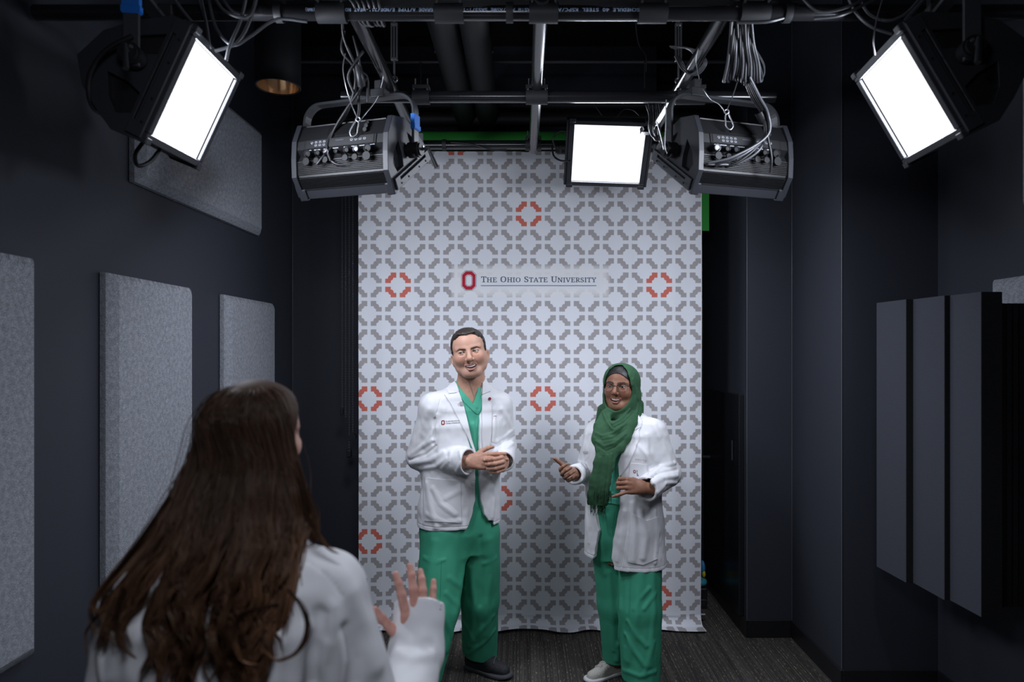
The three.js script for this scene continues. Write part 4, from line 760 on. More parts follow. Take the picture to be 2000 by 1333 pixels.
// ---------------------------------------------------------------- heads
// head space: +z out of the face, +y up, +x to the person's own left; chin -0.108, crown 0.118
function headField(o = {}) {
  const jw = o.jaw ?? 1, sm = o.smile ?? 1, op = o.open ?? 1, cheek = o.cheek ?? 1;
  const both = (fn) => [fn(1), fn(-1)];
  const skull = U(0.03, ell([0, 0.030, -0.012], [0.0735, 0.0745, 0.096]), ell([0, 0.044, 0.026], [0.062, 0.056, 0.062]));
  const low = U(0.022, ell([0, -0.022, 0.026], [0.0615 * jw, 0.080, 0.061]), ...both((s) => cap([s * 0.056 * jw, -0.046, 0.0], [s * 0.024 * jw, -0.092, 0.058], 0.021, 0.016)), ball([0, -0.0945, 0.064], 0.0175), cap([0.02 * jw, -0.090, 0.060], [-0.02 * jw, -0.090, 0.060], 0.0165));
  const masseter = both((s) => cap([s * 0.049 * jw, -0.028, 0.022], [s * 0.043 * jw, -0.068, 0.032], 0.0225, 0.021));
  const cheeks = both((s) => ball([s * 0.0395, -0.027 + 0.003 * sm, 0.0575], 0.0262 * cheek));
  const brow = both((s) => cap([s * 0.012, 0.021, 0.083], [s * 0.047, 0.022, 0.064], 0.0095));
  const bridge = cap([0, 0.016, 0.086], [0, -0.022, 0.106], 0.0075, 0.0098), tip = ball([0, -0.0265, 0.1065], 0.0112 * (o.nose ?? 1)), ala = both((s) => ball([s * 0.0125 * (o.nose ?? 1), -0.031, 0.0955], 0.0082));
  const septum = cap([0, -0.036, 0.095], [0, -0.046, 0.090], 0.006);
  const eyeX = 0.0318, lid = both((s) => ell([s * eyeX, 0.003, 0.0725], [0.0152, 0.0135, 0.0148]));
  const bend = (x) => sm * 8.5 * x * x;              // lifts the corners of the mouth
  const lipU = U(0.004, cap([-0.028, -0.0600, 0.0760], [-0.011, -0.0550, 0.0900], 0.0022, 0.0030), cap([-0.011, -0.0550, 0.0900], [0, -0.0556, 0.0915], 0.0030, 0.0026), cap([0.011, -0.0550, 0.0900], [0, -0.0556, 0.0915], 0.0030, 0.0026), cap([0.028, -0.0600, 0.0760], [0.011, -0.0550, 0.0900], 0.0022, 0.0030));
  const ly = -0.0705 - 0.0055 * op, lipL = U(0.004, cap([-0.027, -0.0625, 0.0768], [-0.010, ly, 0.0885], 0.0030, 0.0050), cap([-0.010, ly, 0.0885], [0.010, ly, 0.0885], 0.0050), cap([0.027, -0.0625, 0.0768], [0.010, ly, 0.0885], 0.0030, 0.0050));
  const gap = ell([0, -0.0612 - 0.0026 * op, 0.090], [0.0262, 0.0012 + 0.0062 * op, 0.024]);
  const ear = both((s) => { const f = { x: unit([Math.cos(0.65) * s, 0, Math.sin(0.65)]), y: [0, 0.985, -0.17], z: unit([-Math.sin(0.65) * s, 0.17, Math.cos(0.65)]) }; const c = [s * 0.0795, -0.026, -0.010], e1 = ell(c, [0.0062, 0.027, 0.0155], f), rim = ell(add(c, mul(f.x, 0.0055)), [0.0060, 0.0185, 0.0095], f), lobe = ball([s * 0.0735, -0.048, 0.0], 0.007); return (x, y, z) => smin(smax(e1(x, y, z), -rim(x, y, z), 0.004), lobe(x, y, z), 0.006); });
  const neckA = o.neck || [[0, -0.055, -0.022], [0, -0.185, -0.050]], neck = cap(neckA[0], neckA[1], 0.054 * (o.neckW ?? 1), 0.060 * (o.neckW ?? 1)), throat = ball([0, -0.125, 0.004], 0.018);
  const socket = both((s) => ell([s * 0.0325, 0.004, 0.100], [0.0185, 0.0105, 0.022]));
  const slit = both((s) => { const e = ell([0, 0, 0], [0.0138, o.eyeOpen ?? 0.0052, 0.020]); return (x, y, z) => { const u = x - s * eyeX; return e(u, y - 0.0026 + 6 * u * u - 0.0012, z - 0.086); }; });
  const folds = both((s) => fold([[s * 0.017, -0.030, 0.094], [s * 0.026, -0.044, 0.086], [s * 0.032, -0.060, 0.076]], 0.0045, -0.0022 * sm));
  const f = (x, y, z) => {
    let d = smin(skull(x, y, z), low(x, y, z), 0.030);
    d = smin(d, neck(x, y, z), 0.022); d = smin(d, throat(x, y, z), 0.02);
    for (const m of masseter) d = smin(d, m(x, y, z), 0.022);
    if (z > 0.02) {
      for (const c of cheeks) d = smin(d, c(x, y, z), 0.020);
      for (const b of brow) d = smin(d, b(x, y, z), 0.012);
      for (const s of socket) d = smax(d, -s(x, y, z), 0.012);
      for (const l of lid) d = smin(d, l(x, y, z), 0.004);
      for (const s of slit) d = smax(d, -s(x, y, z), 0.0018);
      d = smin(d, bridge(x, y, z), 0.012); d = smin(d, tip(x, y, z), 0.008); for (const a of ala) d = smin(d, a(x, y, z), 0.005); d = smin(d, septum(x, y, z), 0.006);
      const yb = y - bend(x);
      d = smin(d, lipU(x, yb, z), 0.0035); d = smin(d, lipL(x, yb, z), 0.0035); d = smax(d, -gap(x, yb, z), 0.0015);
      d -= folds[0](x, y, z) + folds[1](x, y, z);
    }
    if (o.ears !== false && Math.abs(x) > 0.05) for (const e of ear) d = smin(d, e(x, y, z), 0.006);
    return d;
  };
  const bY = o.browY ?? 0.0195, bw = o.browW ?? 0.0041;
  const browD = (x, y) => { const u = Math.abs(x); if (u < 0.009 || u > 0.056) return 1; const mid = u < 0.040 ? lerp(bY - 0.001, bY + 0.0045, (u - 0.009) / 0.031) : lerp(bY + 0.0045, bY - 0.003, (u - 0.040) / 0.016); const w = bw * (u < 0.040 ? 1 : lerp(1, 0.35, (u - 0.040) / 0.016)) * smooth(0.009, 0.013, u); return Math.abs(y - mid) - w; };
  const color = (x, y, z) => {
    const c = o.skin; let r = c[0], g = c[1], b = c[2];
    if (z > 0.02 && y > -0.12) {
      const yb = y - bend(x), lip = Math.min(lipU(x, yb, z), lipL(x, yb, z)), t = (1 - smooth(0.0002, 0.0028, lip)) * 0.85; const q = o.lips; r = lerp(r, q[0], t); g = lerp(g, q[1], t); b = lerp(b, q[2], t);
      const inside = gap(x, yb, z) < 0.0020 && z < 0.085; if (inside) { r *= 0.45; g *= 0.25; b *= 0.25; }
      const bd = z > 0.03 ? browD(x, y) : 1, bt = (1 - smooth(-0.0012, 0.0014, bd + 0.0008 * noise3(x * 500, y * 300, z * 300))) * 0.88, h = o.browColor; r = lerp(r, h[0], bt); g = lerp(g, h[1], bt); b = lerp(b, h[2], bt);
      // lashes along the upper lid
      for (const s of [1, -1]) { const u = x - s * eyeX, ly2 = y - 0.0026 + 6 * u * u - 0.0012 - (o.eyeOpen ?? 0.0052) * Math.sqrt(Math.max(0, 1 - (u / 0.0142) ** 2)); if (Math.abs(u) < 0.0145 && Math.abs(ly2) < 0.0016 && z > 0.066) { r *= 0.25; g *= 0.22; b *= 0.22; } }
      const rose = Math.exp(-(((Math.abs(x) - 0.04) / 0.018) ** 2) - ((y + 0.022) / 0.018) ** 2) * 0.14; g *= 1 - rose; b *= 1 - rose;
    }
    if (o.stubble && z > -0.01) { const st = smooth(-0.035, -0.060, y) * smooth(-0.125, -0.108, y) * o.stubble * (0.8 + 0.2 * noise3(x * 300, y * 300, z * 300)); r *= 1 - st; g *= 1 - st * 0.92; b *= 1 - st * 0.82; }
    return [r, g, b];
  };
  const bare = (x, y, z) => smin(skull(x, y, z), low(x, y, z), 0.030);
  return { f, color, eyeX, bare };
}
const skinMat = () => mat(0xffffff, 0.48, { vertexColors: true, specularIntensity: 0.6 });
// eyes and teeth as parts of a person; H {o, f, s}: head origin, frame and scale
function addEyesTeeth(root, base, H, gaze, iris, o = {}) {
  const W = (p) => sub(toWorld(H.o, H.f, mul(p, H.s)), base);
  for (const s of [1, -1]) {
    const g = new THREE.SphereGeometry(0.0128 * H.s, 32, 24), q = g.attributes.position, col = new Float32Array(q.count * 3), gd = unit(gaze);
    for (let i = 0; i < q.count; i++) { const d = unit([q.getX(i), q.getY(i), q.getZ(i)]), w = unit([H.f.x[0] * d[0] + H.f.y[0] * d[1] + H.f.z[0] * d[2], H.f.x[1] * d[0] + H.f.y[1] * d[1] + H.f.z[1] * d[2], H.f.x[2] * d[0] + H.f.y[2] * d[1] + H.f.z[2] * d[2]]), a = Math.acos(clamp(dot(w, gd), -1, 1)); const c = a < 0.20 ? [0.008, 0.008, 0.01] : a < 0.52 ? iris : [0.40, 0.37, 0.36]; col.set(c, i * 3); }
    g.setAttribute('color', new THREE.BufferAttribute(col, 3));
    const m4 = new THREE.Matrix4().makeBasis(V(...H.f.x), V(...H.f.y), V(...H.f.z)); g.applyMatrix4(m4); const p = W([s * 0.0318, 0.003, 0.0722]); mv(g, ...p);
    part('eye', g, mat(0xffffff, 0.12, { vertexColors: true }), root);
  }
  if (o.teeth !== false) {
    const g = new THREE.SphereGeometry(1, 30, 12), q = g.attributes.position;
    for (let i = 0; i < q.count; i++) { let x = q.getX(i) * 0.0245, y = q.getY(i) * 0.0066, z = q.getZ(i) * 0.0175; const ridge = 0.0005 * Math.abs(Math.sin(x * 520)); y += 8.5 * (o.smile ?? 1) * x * x; const w = W([x, -0.0612 + y, 0.0726 + z - ridge]); q.setXYZ(i, ...w); }
    g.computeVertexNormals(); part('teeth', g, mat(rgb(0.88, 0.86, 0.82), 0.25), root);
  }
}
// ---------------------------------------------------------------- shoes
function makeShoe(root, base, heel, dir, L, upperM, soleM, laceM, wide = 1) {
  const z = unit([dir[0], 0, dir[2]]), f = { x: cross([0, 1, 0], z), y: [0, 1, 0], z }, S = L / 0.285, P = (p) => toWorld(heel, f, mul(p, S));
  const foot = U(0.03, cap([0, 0.048, 0.045], [0.004, 0.050, 0.14], 0.036 * wide, 0.041 * wide), cap([0.004, 0.048, 0.14], [0.006, 0.034, 0.235], 0.042 * wide, 0.031 * wide), cap([0, 0.05, 0.045], [0, 0.105, 0.045], 0.036, 0.038), cap([0.002, 0.07, 0.09], [0, 0.10, 0.05], 0.034, 0.036));
  const soleOut = (x, zz) => { const t = clamp(zz / 0.28, 0, 1), w = (0.034 + 0.012 * smooth(0.25, 0.7, t) - 0.004 * smooth(0.75, 1, t)) * wide; return Math.hypot(x - 0.004 * t, zz - clamp(zz, w + 0.002, 0.283 - w)) - w; };
  const upper = inFrame((x, y, zz) => { x /= S; y /= S; zz /= S; return S * 0.9 * Math.max(smax(foot(x, y, zz), soleOut(x, zz) + 0.002, 0.008), 0.016 - y, y - 0.112) + 0.0008 * noise3(x * 160, y * 160, zz * 160); }, heel, f);
  const sole = inFrame((x, y, zz) => { x /= S; y /= S; zz /= S; const lift = 0.012 * smooth(0.2, 0.285, zz), d = soleOut(x, zz) - 0.003 * Math.sin(y * 120), dy = Math.max(lift - y, y - 0.022 - lift * 0.6 - 0.005 * smooth(0.1, 0.0, zz)); return S * 0.9 * (smax(d, dy, 0.006) + 0.0012 * Math.max(0, Math.sin(zz * 500)) * (y < 0.014 ? 1 : 0)); }, heel, f);
  const lo = [0, 1, 2].map((k) => Math.min(P([-0.06, 0, -0.01])[k], P([0.06, 0, 0.3])[k], P([-0.06, 0, 0.3])[k], P([0.06, 0, -0.01])[k]) - 0.01), hi = [0, 1, 2].map((k) => Math.max(P([-0.06, 0.13, -0.01])[k], P([0.06, 0.13, 0.3])[k], P([-0.06, 0.13, 0.3])[k], P([0.06, 0.13, -0.01])[k]) + 0.01);
  const sh = part('shoe', polygonize(upper, lo, hi, { cell: 0.0042, origin: base, skin: 0.012 }), upperM, root);
  part('sole', polygonize(sole, lo, hi, { cell: 0.0042, origin: base, skin: 0.012 }), soleM, sh);
  const laces = [];
  for (let k = 0; k < 5; k++) { const zz = 0.105 + k * 0.020, yy = 0.094 - k * 0.0065, pts = [-1, -0.4, 0.4, 1].map((q) => { const p = march(upper, P([q * 0.022, yy + 0.05, zz + (k % 2 ? q : -q) * 0.006]), [0, -1, 0], 0.12); return V(...sub(add(p, [0, 0.0015, 0]), base)); }); laces.push(tube(pts, 0.003, 12, 5)); }
  part('laces', join(laces), laceM, sh);
  return sh;
}
const whiteCoat = mat(rgb(0.72, 0.72, 0.735), 0.78, { sheen: 0.15 });
const coatSeam = mat(rgb(0.72, 0.72, 0.74), 0.8);
const buttonM = mat(rgb(0.72, 0.72, 0.74), 0.35);
function button(root, base, f, p, dir, r = 0.0085) {
  const q = march(f, add(p, mul(dir, 0.12)), mul(dir, -1), 0.3), n = V(...dir);
  const prof = [[0, 0.0022], [r * 0.55, 0.0020], [r * 0.75, 0.0034], [r, 0.0028], [r, 0], [0, 0]].map((a) => new THREE.Vector2(...a));
  const g = new THREE.LatheGeometry(prof.reverse(), 20); g.applyQuaternion(new THREE.Quaternion().setFromUnitVectors(V(0, 1, 0), n.clone().normalize())); const c = sub(q, base);
  part('button', mv(g, ...c), buttonM, root);
}

// a cut piece of cloth lying on a field: outline in photograph pixels, carried to the cloth, with thickness
function clothPatch(f, pts, lift, base, from = 2.2, cell = 2.2) {
  const inside = poly2(pts), xs = pts.map((p) => p[0]), ys = pts.map((p) => p[1]), x0 = Math.min(...xs), x1 = Math.max(...xs), y0 = Math.min(...ys), y1 = Math.max(...ys);
  const out = []; for (let i = 0; i < pts.length; i++) { const a = pts[i], b = pts[(i + 1) % pts.length], n = Math.max(1, Math.round(Math.hypot(b[0] - a[0], b[1] - a[1]) / cell)); for (let k = 0; k < n; k++) out.push([lerp(a[0], b[0], k / n), lerp(a[1], b[1], k / n)]); }
  const P = [], idx = [], eye = [0, EYE, 0]; let lastT = 1;
  const put = (a, b, l) => { const q = px3(a, b, from), d = unit(sub(q, eye)); let m = march(f, q, d, 2); if (f(...m) > 0.01) m = add(q, mul(d, lastT)); else lastT = len(sub(m, q)); const e = 0.004, n = unit([f(m[0] + e, m[1], m[2]) - f(m[0] - e, m[1], m[2]), f(m[0], m[1] + e, m[2]) - f(m[0], m[1] - e, m[2]), f(m[0], m[1], m[2] + e) - f(m[0], m[1], m[2] - e)]); P.push(...sub(add(m, mul(n, l)), base)); return P.length / 3 - 1; };
  // triangulate the outline with interior points: fans cell by cell
  const nx = Math.ceil((x1 - x0) / cell), ny = Math.ceil((y1 - y0) / cell), id = new Map();
  const snap = (i, j) => { const k = i + ',' + j; if (!id.has(k)) { let a = x0 + i * cell, b = y0 + j * cell; const d = inside(a, b); if (d > -cell * 0.55) { let best = 1e9, q; for (let m = 0; m < out.length; m++) { const u = out[m], w = out[(m + 1) % out.length], ex = w[0] - u[0], ey = w[1] - u[1], t = clamp(((a - u[0]) * ex + (b - u[1]) * ey) / (ex * ex + ey * ey || 1e-9), 0, 1), c = [u[0] + ex * t, u[1] + ey * t], dd = Math.hypot(c[0] - a, c[1] - b); if (dd < best) { best = dd; q = c; } } if (d > cell * 0.72) { id.set(k, null); return null; } [a, b] = q; } id.set(k, [put(a, b, lift), a, b, d > -cell * 0.55]); } return id.get(k); };
  const edge = new Map();
  const far = (a, b) => Math.hypot(P[a[0] * 3] - P[b[0] * 3], P[a[0] * 3 + 1] - P[b[0] * 3 + 1], P[a[0] * 3 + 2] - P[b[0] * 3 + 2]) > 0.028;
  const tri = (a, b, c) => { if (!a || !b || !c || far(a, b) || far(b, c) || far(a, c)) return; const ar = (b[1] - a[1]) * (c[2] - a[2]) - (b[2] - a[2]) * (c[1] - a[1]); if (Math.abs(ar) < 1e-4) return; const t = ar > 0 ? [a, c, b] : [a, b, c]; idx.push(t[0][0], t[1][0], t[2][0]); for (let k = 0; k < 3; k++) { const u = t[k], w = t[(k + 1) % 3], key = u[0] + '_' + w[0], rev = w[0] + '_' + u[0]; if (edge.has(rev)) edge.delete(rev); else edge.set(key, [u, w]); } };
  for (let j = 0; j < ny; j++) for (let i = 0; i < nx; i++) { const a = snap(i, j), b = snap(i + 1, j), c = snap(i + 1, j + 1), d = snap(i, j + 1); if (a && b && c && d) { tri(a, b, c); tri(a, c, d); } else { const q = [a, b, c, d].filter(Boolean); if (q.length === 3) tri(...q); } }
  for (const [u, w] of [...edge.values()]) { const a = put(u[1], u[2], lift), b = put(w[1], w[2], lift), c = put(u[1], u[2], -0.004), d = put(w[1], w[2], -0.004); idx.push(a, d, b, a, c, d); }
  let g = new THREE.BufferGeometry(); g.setAttribute('position', new THREE.Float32BufferAttribute(P, 3)); g.setIndex(idx); g.computeVertexNormals(); return g;
}
// ---------------------------------------------------------------- man in the white coat
{
  const base = [px3(897, 0, 3.34)[0], 0, -3.34], o3 = px3;
  const root = thing('person', 'man in white coat and green scrubs smiling with clasped hands before the backdrop', 'person', base);
  const yaw = 20 * D2R, T = { o: base, f: { x: [Math.cos(yaw), 0, -Math.sin(yaw)], y: [0, 1, 0], z: [Math.sin(yaw), 0, Math.cos(yaw)] } };
  const loc = (p) => { const q = sub(p, T.o); return [dot(q, T.f.x), q[1], dot(q, T.f.z)]; };
  const uv = (px, py, d = 3.19) => { const l = loc(o3(px, py, d)); return [l[0], l[1]]; };
  // skeleton
  const neck = o3(920, 768, 3.34), shL = o3(847, 795, 3.28), shR = o3(974, 792, 3.40), elL = o3(818, 893, 3.32), elR = o3(986, 872, 3.41), wrL = o3(914, 902, 3.15), wrR = o3(984, 902, 3.20);
  const hipL = o3(868, 1046, 3.29), hipR = o3(935, 1046, 3.37), knL = o3(852, 1190, 3.20), knR = o3(938, 1172, 3.39), anL = o3(814, 1352, 3.13), anR = o3(937, 1283, 3.47);
  const headYaw = 3 * D2R, roll = 9 * D2R, Hf = (() => { const z = unit([Math.sin(headYaw), -0.02, Math.cos(headYaw)]), up = unit([-Math.sin(roll), Math.cos(roll), 0]), x = unit(cross(up, z)); return { x, y: cross(z, x), z }; })();
  const H = { o: o3(916.5, 688.5, 3.28), f: Hf, s: 1.07 };
  const head = headField({ skin: [0.53, 0.30, 0.215], lips: [0.44, 0.205, 0.16], browColor: [0.06, 0.035, 0.025], stubble: 0.16, smile: 1, open: 1, eyeOpen: 0.0038, jaw: 1.08, browY: 0.0160, nose: 1.12, neck: [[0, -0.055, -0.022], (() => { const q = sub(add(neck, [0, -0.01, -0.01]), H.o); return [dot(q, Hf.x) / H.s, dot(q, Hf.y) / H.s, dot(q, Hf.z) / H.s]; })()], neckW: 1.12 });
  const hf = inFrame((x, y, z) => head.f(x / H.s, y / H.s, z / H.s) * H.s, H.o, H.f);
  const hcol = (x, y, z) => { const q = sub([x, y, z], H.o); return head.color(dot(q, H.f.x) / H.s, dot(q, H.f.y) / H.s, dot(q, H.f.z) / H.s); };
  // torso
  const rows = [[0.70, 0.0, 0, 0.150, 0.095], [0.85, 0.0, 0, 0.165, 0.105], [1.0, 0.006, 0, 0.155, 0.10], [1.15, 0.016, 0, 0.165, 0.105], [1.28, 0.030, -0.005, 0.170, 0.105], [1.36, 0.042, -0.01, 0.150, 0.085], [1.42, 0.052, -0.012, 0.105, 0.066], [1.46, 0.055, -0.012, 0.06, 0.055]];
  const torsoIn = inFrame(loftField(rows), T.o, T.f);
  const bodyT = U(0.05, torsoIn, cap(neck, shL, 0.045, 0.05), cap(neck, shR, 0.045, 0.05), cap(add(neck, [0, 0.03, 0]), add(neck, [0, -0.06, 0.0]), 0.055, 0.07));
  const bodyLimbs = U(0.03, cap(shL, elL, 0.046, 0.038), cap(elL, wrL, 0.038, 0.027), cap(shR, elR, 0.046, 0.038), cap(elR, wrR, 0.038, 0.027), cap(hipL, knL, 0.085, 0.055), cap(knL, anL, 0.055, 0.04), cap(hipR, knR, 0.085, 0.055), cap(knR, anR, 0.055, 0.04));
  const bodyF = (x, y, z) => smin(smin(bodyT(x, y, z), bodyLimbs(x, y, z), 0.04), hf(x, y, z), 0.03);
  const skin = [0.53, 0.30, 0.215];
  // hands
  const hA = handField({ at: wrL, f: handFrame([0.97, 0.05, 0.16], [-0.12, 0.30, 0.95], [0, 1, 0]), size: 1.0, curls: [[10, 16, 10, 4], [14, 18, 12, 0], [16, 20, 12, -3], [18, 22, 12, -7]], thumb: { out: 40, in: 8, bend: 12 } });
  const hB = handField({ at: add(wrR, [0.004, 0, 0.0]), f: handFrame([-0.12, 0.03, 0.99], [0.97, 0.16, 0.10], [0, 1, 0]), size: 0.98, curls: [[52, 62, 20, 2], [50, 62, 20, 0], [50, 60, 20, -3], [46, 56, 18, -8]], thumb: { out: 28, in: 40, bend: 26 } });
  const handCol = (s) => (x, y, z) => { const n = 0.92 + 0.10 * noise3(x * 60, y * 60, z * 60); return [s[0] * n, s[1] * n * 0.97, s[2] * n * 0.95]; };
  const box = (c, r) => [sub(c, [r, r, r]), add(c, [r, r, r])];
  const hc = o3(945, 897, 3.13);
  const body = part('body', mergeColored([
    polygonize(hf, [H.o[0] - 0.15, H.o[1] - 0.135, H.o[2] - 0.15], [H.o[0] + 0.15, H.o[1] + 0.16, H.o[2] + 0.16], { cell: 0.0026, origin: base, color: hcol, skin: 0.008, eps: 0.001 }),
    polygonize(bodyF, [base[0] - 0.36, 0.05, base[2] - 0.25], [base[0] + 0.34, H.o[1] - 0.125, base[2] + 0.30], { cell: 0.009, origin: base, color: handCol(skin), skin: 0.03 }),
    polygonize(hA, ...box(hc, 0.15), { cell: 0.0026, origin: base, color: handCol([0.49, 0.27, 0.19]), skin: 0.012, eps: 0.001 }),
    polygonize(hB, ...box(hc, 0.15), { cell: 0.0026, origin: base, color: handCol([0.49, 0.27, 0.19]), skin: 0.012, eps: 0.001 })]), skinMat(), root);
  addEyesTeeth(root, base, H, [-0.30, -0.03, 0.95], [0.10, 0.09, 0.07]);
  // short combed hair
  {
    const side = ell([0, 0.031, -0.016], [0.0785, 0.080, 0.098]), top = ell([0.002, 0.074, 0.018], [0.062, 0.036, 0.076]), quiff = cap([-0.034, 0.080, 0.064], [0.030, 0.086, 0.062], 0.012, 0.012);
    const earL = ball([0.086, -0.022, 0.004], 0.024), earR = ball([-0.086, -0.022, 0.004], 0.024);
    const hair = inFrame((x, y, z) => {
      x /= H.s; y /= H.s; z /= H.s;
      const c1 = x * 0.9 + z * 0.35, comb = 0.0012 * noise3(c1 * 150, y * 30, z * 18) + 0.0009 * noise3(c1 * 300, y * 60, z * 30 + 9);
      let d = smin(head.bare(x, y, z) - lerp(0.0055, 0.007, smooth(0.045, 0.09, y)), quiff(x, y, z), 0.016);
      const line = z - 0.030 - Math.max(y, -0.05) * 0.50 + 0.012 * smooth(0.050, 0.062, Math.abs(x)) * smooth(0.01, 0.04, y) - 0.03 * smooth(0.074, 0.088, y + 0.012 * Math.abs(x) / 0.05 * -1);
      d = smax(d, line * 0.8, 0.012); d = smax(d, -0.072 - y, 0.01); d = smax(d, -earL(x, y, z), 0.005); d = smax(d, -earR(x, y, z), 0.005); if (z > -0.02) d = smax(d, -0.012 - y, 0.004);
      return (d + comb) * H.s * 0.8;
    }, H.o, H.f);
    part('hair', polygonize(hair, [H.o[0] - 0.13, H.o[1] - 0.11, H.o[2] - 0.15], [H.o[0] + 0.13, H.o[1] + 0.17, H.o[2] + 0.14], { cell: 0.0026, origin: base, skin: 0.012, eps: 0.0013 }), mat(rgb(0.026, 0.019, 0.015), 0.5), root);
  }
  // scrub top
  const vNeck = poly2([uv(885, 715, 3.24), uv(889, 738, 3.24), uv(908, 765, 3.22), uv(931.5, 792, 3.20), uv(938, 765, 3.22), uv(941, 735, 3.24), uv(945, 710, 3.24)]);
  const grow = (r, k) => r.map(([y, cx, cz, a, b]) => [y, cx, cz, a + k, b + k]);
  const scrubIn = inFrame(loftField(grow(rows, 0.020)), T.o, T.f), scrubSh = U(0.05, scrubIn, cap(neck, shL, 0.052, 0.060), cap(neck, shR, 0.052, 0.060), cap(add(neck, [0, -0.02, 0]), add(neck, [0, -0.08, 0]), 0.074, 0.09), cap(add(neck, [-0.004, 0.07, -0.012]), add(neck, [0, -0.03, -0.006]), 0.064, 0.074));
  const scrubFolds = sumF([foldOn(scrubSh, [[924, 830], [936, 900], [941, 990]], 0.012, 0.006), foldOn(scrubSh, [[932, 800], [929, 850], [934, 880]], 0.008, -0.004), foldOn(scrubSh, [[944, 930], [942, 1000]], 0.01, 0.005)]);
  const cut = (d, x, y, z, poly, back = -0.02) => { const q0 = x - T.o[0], q2 = z - T.o[2], u = q0 * T.f.x[0] + q2 * T.f.x[2], w = q0 * T.f.z[0] + q2 * T.f.z[2]; return w < back - 0.05 ? d : smax(d, -Math.max(poly(u, y), back - w), 0.004); };
  const uAt = (x, z) => (x - T.o[0]) * T.f.x[0] + (z - T.o[2]) * T.f.x[2], wAt = (x, z) => (x - T.o[0]) * T.f.z[0] + (z - T.o[2]) * T.f.z[2];
  const scrubF = (x, y, z) => {
    let d = scrubSh(x, y, z) - scrubFolds(x, y, z) + 0.0015 * noise3(x * 14, y * 9, z * 14);
    
    d = cut(d, x, y, z, vNeck, -0.06); d = Math.max(d, 0.80 - y, y - 1.535 - 0.25 * Math.min(0, 0.02 - wAt(x, z)) * 0);
    return d * 0.9;
  };
  const scrubSolid = (x, y, z) => (scrubSh(x, y, z) - scrubFolds(x, y, z)) * 0.9;
  const scrubGreen = mat(rgb(0.062, 0.375, 0.245), 0.75), pantsGreen = mat(rgb(0.036, 0.295, 0.170), 0.78);
  part('scrub_top', polygonize(scrubF, [base[0] - 0.26, 0.78, base[2] - 0.2], [base[0] + 0.30, 1.55, base[2] + 0.24], { cell: 0.005, origin: base, skin: 0.025 }), scrubGreen, root);
  const scrub = root.children[root.children.length - 1];
  { const band = clothPatch(scrubSolid, [[890, 742], [897, 757], [912, 775], [931.5, 797], [938, 778], [942, 752], [947, 752], [947, 780], [934, 809], [930, 809], [908, 787], [889, 763], [886, 750]], 0.003, base, 2.2, 1.8); part('neck_band', band, scrubGreen, scrub); }
  // thin chain inside the neckline
  part('neck_chain', tube([[919, 742], [922, 760], [928, 778], [932.5, 790], [937, 775], [939, 755]].map(([a, b]) => { const q = march((x, y, z) => Math.min(bodyF(x, y, z), hf(x, y, z)), o3(a, b, 3.05), unit(sub(o3(a, b, 3.4), o3(a, b, 3.05))), 0.4); return V(...sub(add(q, [0, 0, 0.002]), base)); }), 0.0013, 50, 5), mat(rgb(0.7, 0.68, 0.62), 0.3, { metalness: 0.6 }), root);
  // trousers
  {
    const legs = U(0.02, cap(hipL, knL, 0.114, 0.110), cap(knL, anL, 0.112, 0.098)), legR = U(0.02, cap(hipR, knR, 0.108, 0.098), cap(knR, anR, 0.098, 0.088));
    const hips = inFrame(loftField([[0.66, 0, 0, 0.16, 0.105], [0.78, 0, 0, 0.185, 0.13], [0.95, 0, 0, 0.175, 0.12]]), T.o, T.f);
    const rawLegs = (x, y, z) => Math.min(legs(x, y, z), hips(x, y, z), legR(x, y, z)), G = (pts, w, h) => foldOn(rawLegs, pts, w, h);
    const folds = sumF([
      G([[912, 1050], [904, 1120], [890, 1200], [872, 1270]], 0.022, 0.010), G([[850, 1060], [840, 1130], [835, 1200]], 0.020, 0.006), G([[828, 1090], [850, 1100], [868, 1094]], 0.008, 0.004),
      G([[955, 1055], [960, 1120], [950, 1180], [952, 1240]], 0.020, 0.010), G([[918, 1110], [926, 1180], [918, 1260]], 0.016, 0.008), G([[938, 1050], [942, 1120], [938, 1180]], 0.014, -0.006), G([[962, 1205], [938, 1232], [914, 1262]], 0.013, 0.009), G([[966, 1232], [942, 1258], [912, 1278]], 0.011, 0.008), G([[905, 1215], [925, 1250]], 0.012, 0.007),
      G([[878, 1130], [905, 1152]], 0.014, 0.005), G([[872, 1160], [894, 1184]], 0.013, 0.005), G([[866, 1200], [882, 1240]], 0.014, 0.006), G([[945, 1102], [968, 1090]], 0.012, 0.004)]);
    const pocket = poly2([uv(806, 1084, 3.12), uv(862, 1098, 3.12), uv(858, 1182, 3.10), uv(800, 1172, 3.10)]);
    const f = (x, y, z) => {
      let d = smin(smin(legs(x, y, z), hips(x, y, z), 0.05), smin(legR(x, y, z), hips(x, y, z), 0.04), 0.006);
      d -= folds(x, y, z); d += 0.004 * noise3(x * 7, y * 3, z * 7) + 0.0012 * noise3(x * 24, y * 9, z * 24);
            d = Math.max(d, y - 0.93, (0.075 - 0.20 * (x - anR[0])) * (x > -0.40 ? 1 : 0.55) - y);
      return d * 0.85;
    };
    const tr = part('scrub_trousers', polygonize(f, [base[0] - 0.36, 0.0, base[2] - 0.30], [base[0] + 0.26, 0.95, base[2] + 0.36], { cell: 0.006, origin: base, skin: 0.035 }), pantsGreen, root);
    part('cargo_pocket', clothPatch((x, y, z) => (rawLegs(x, y, z) - folds(x, y, z) + 0.004 * noise3(x * 7, y * 3, z * 7)) * 0.85, [[826, 1084], [862, 1094], [858, 1182], [820, 1173]], 0.004, base), pantsGreen, tr);
  }
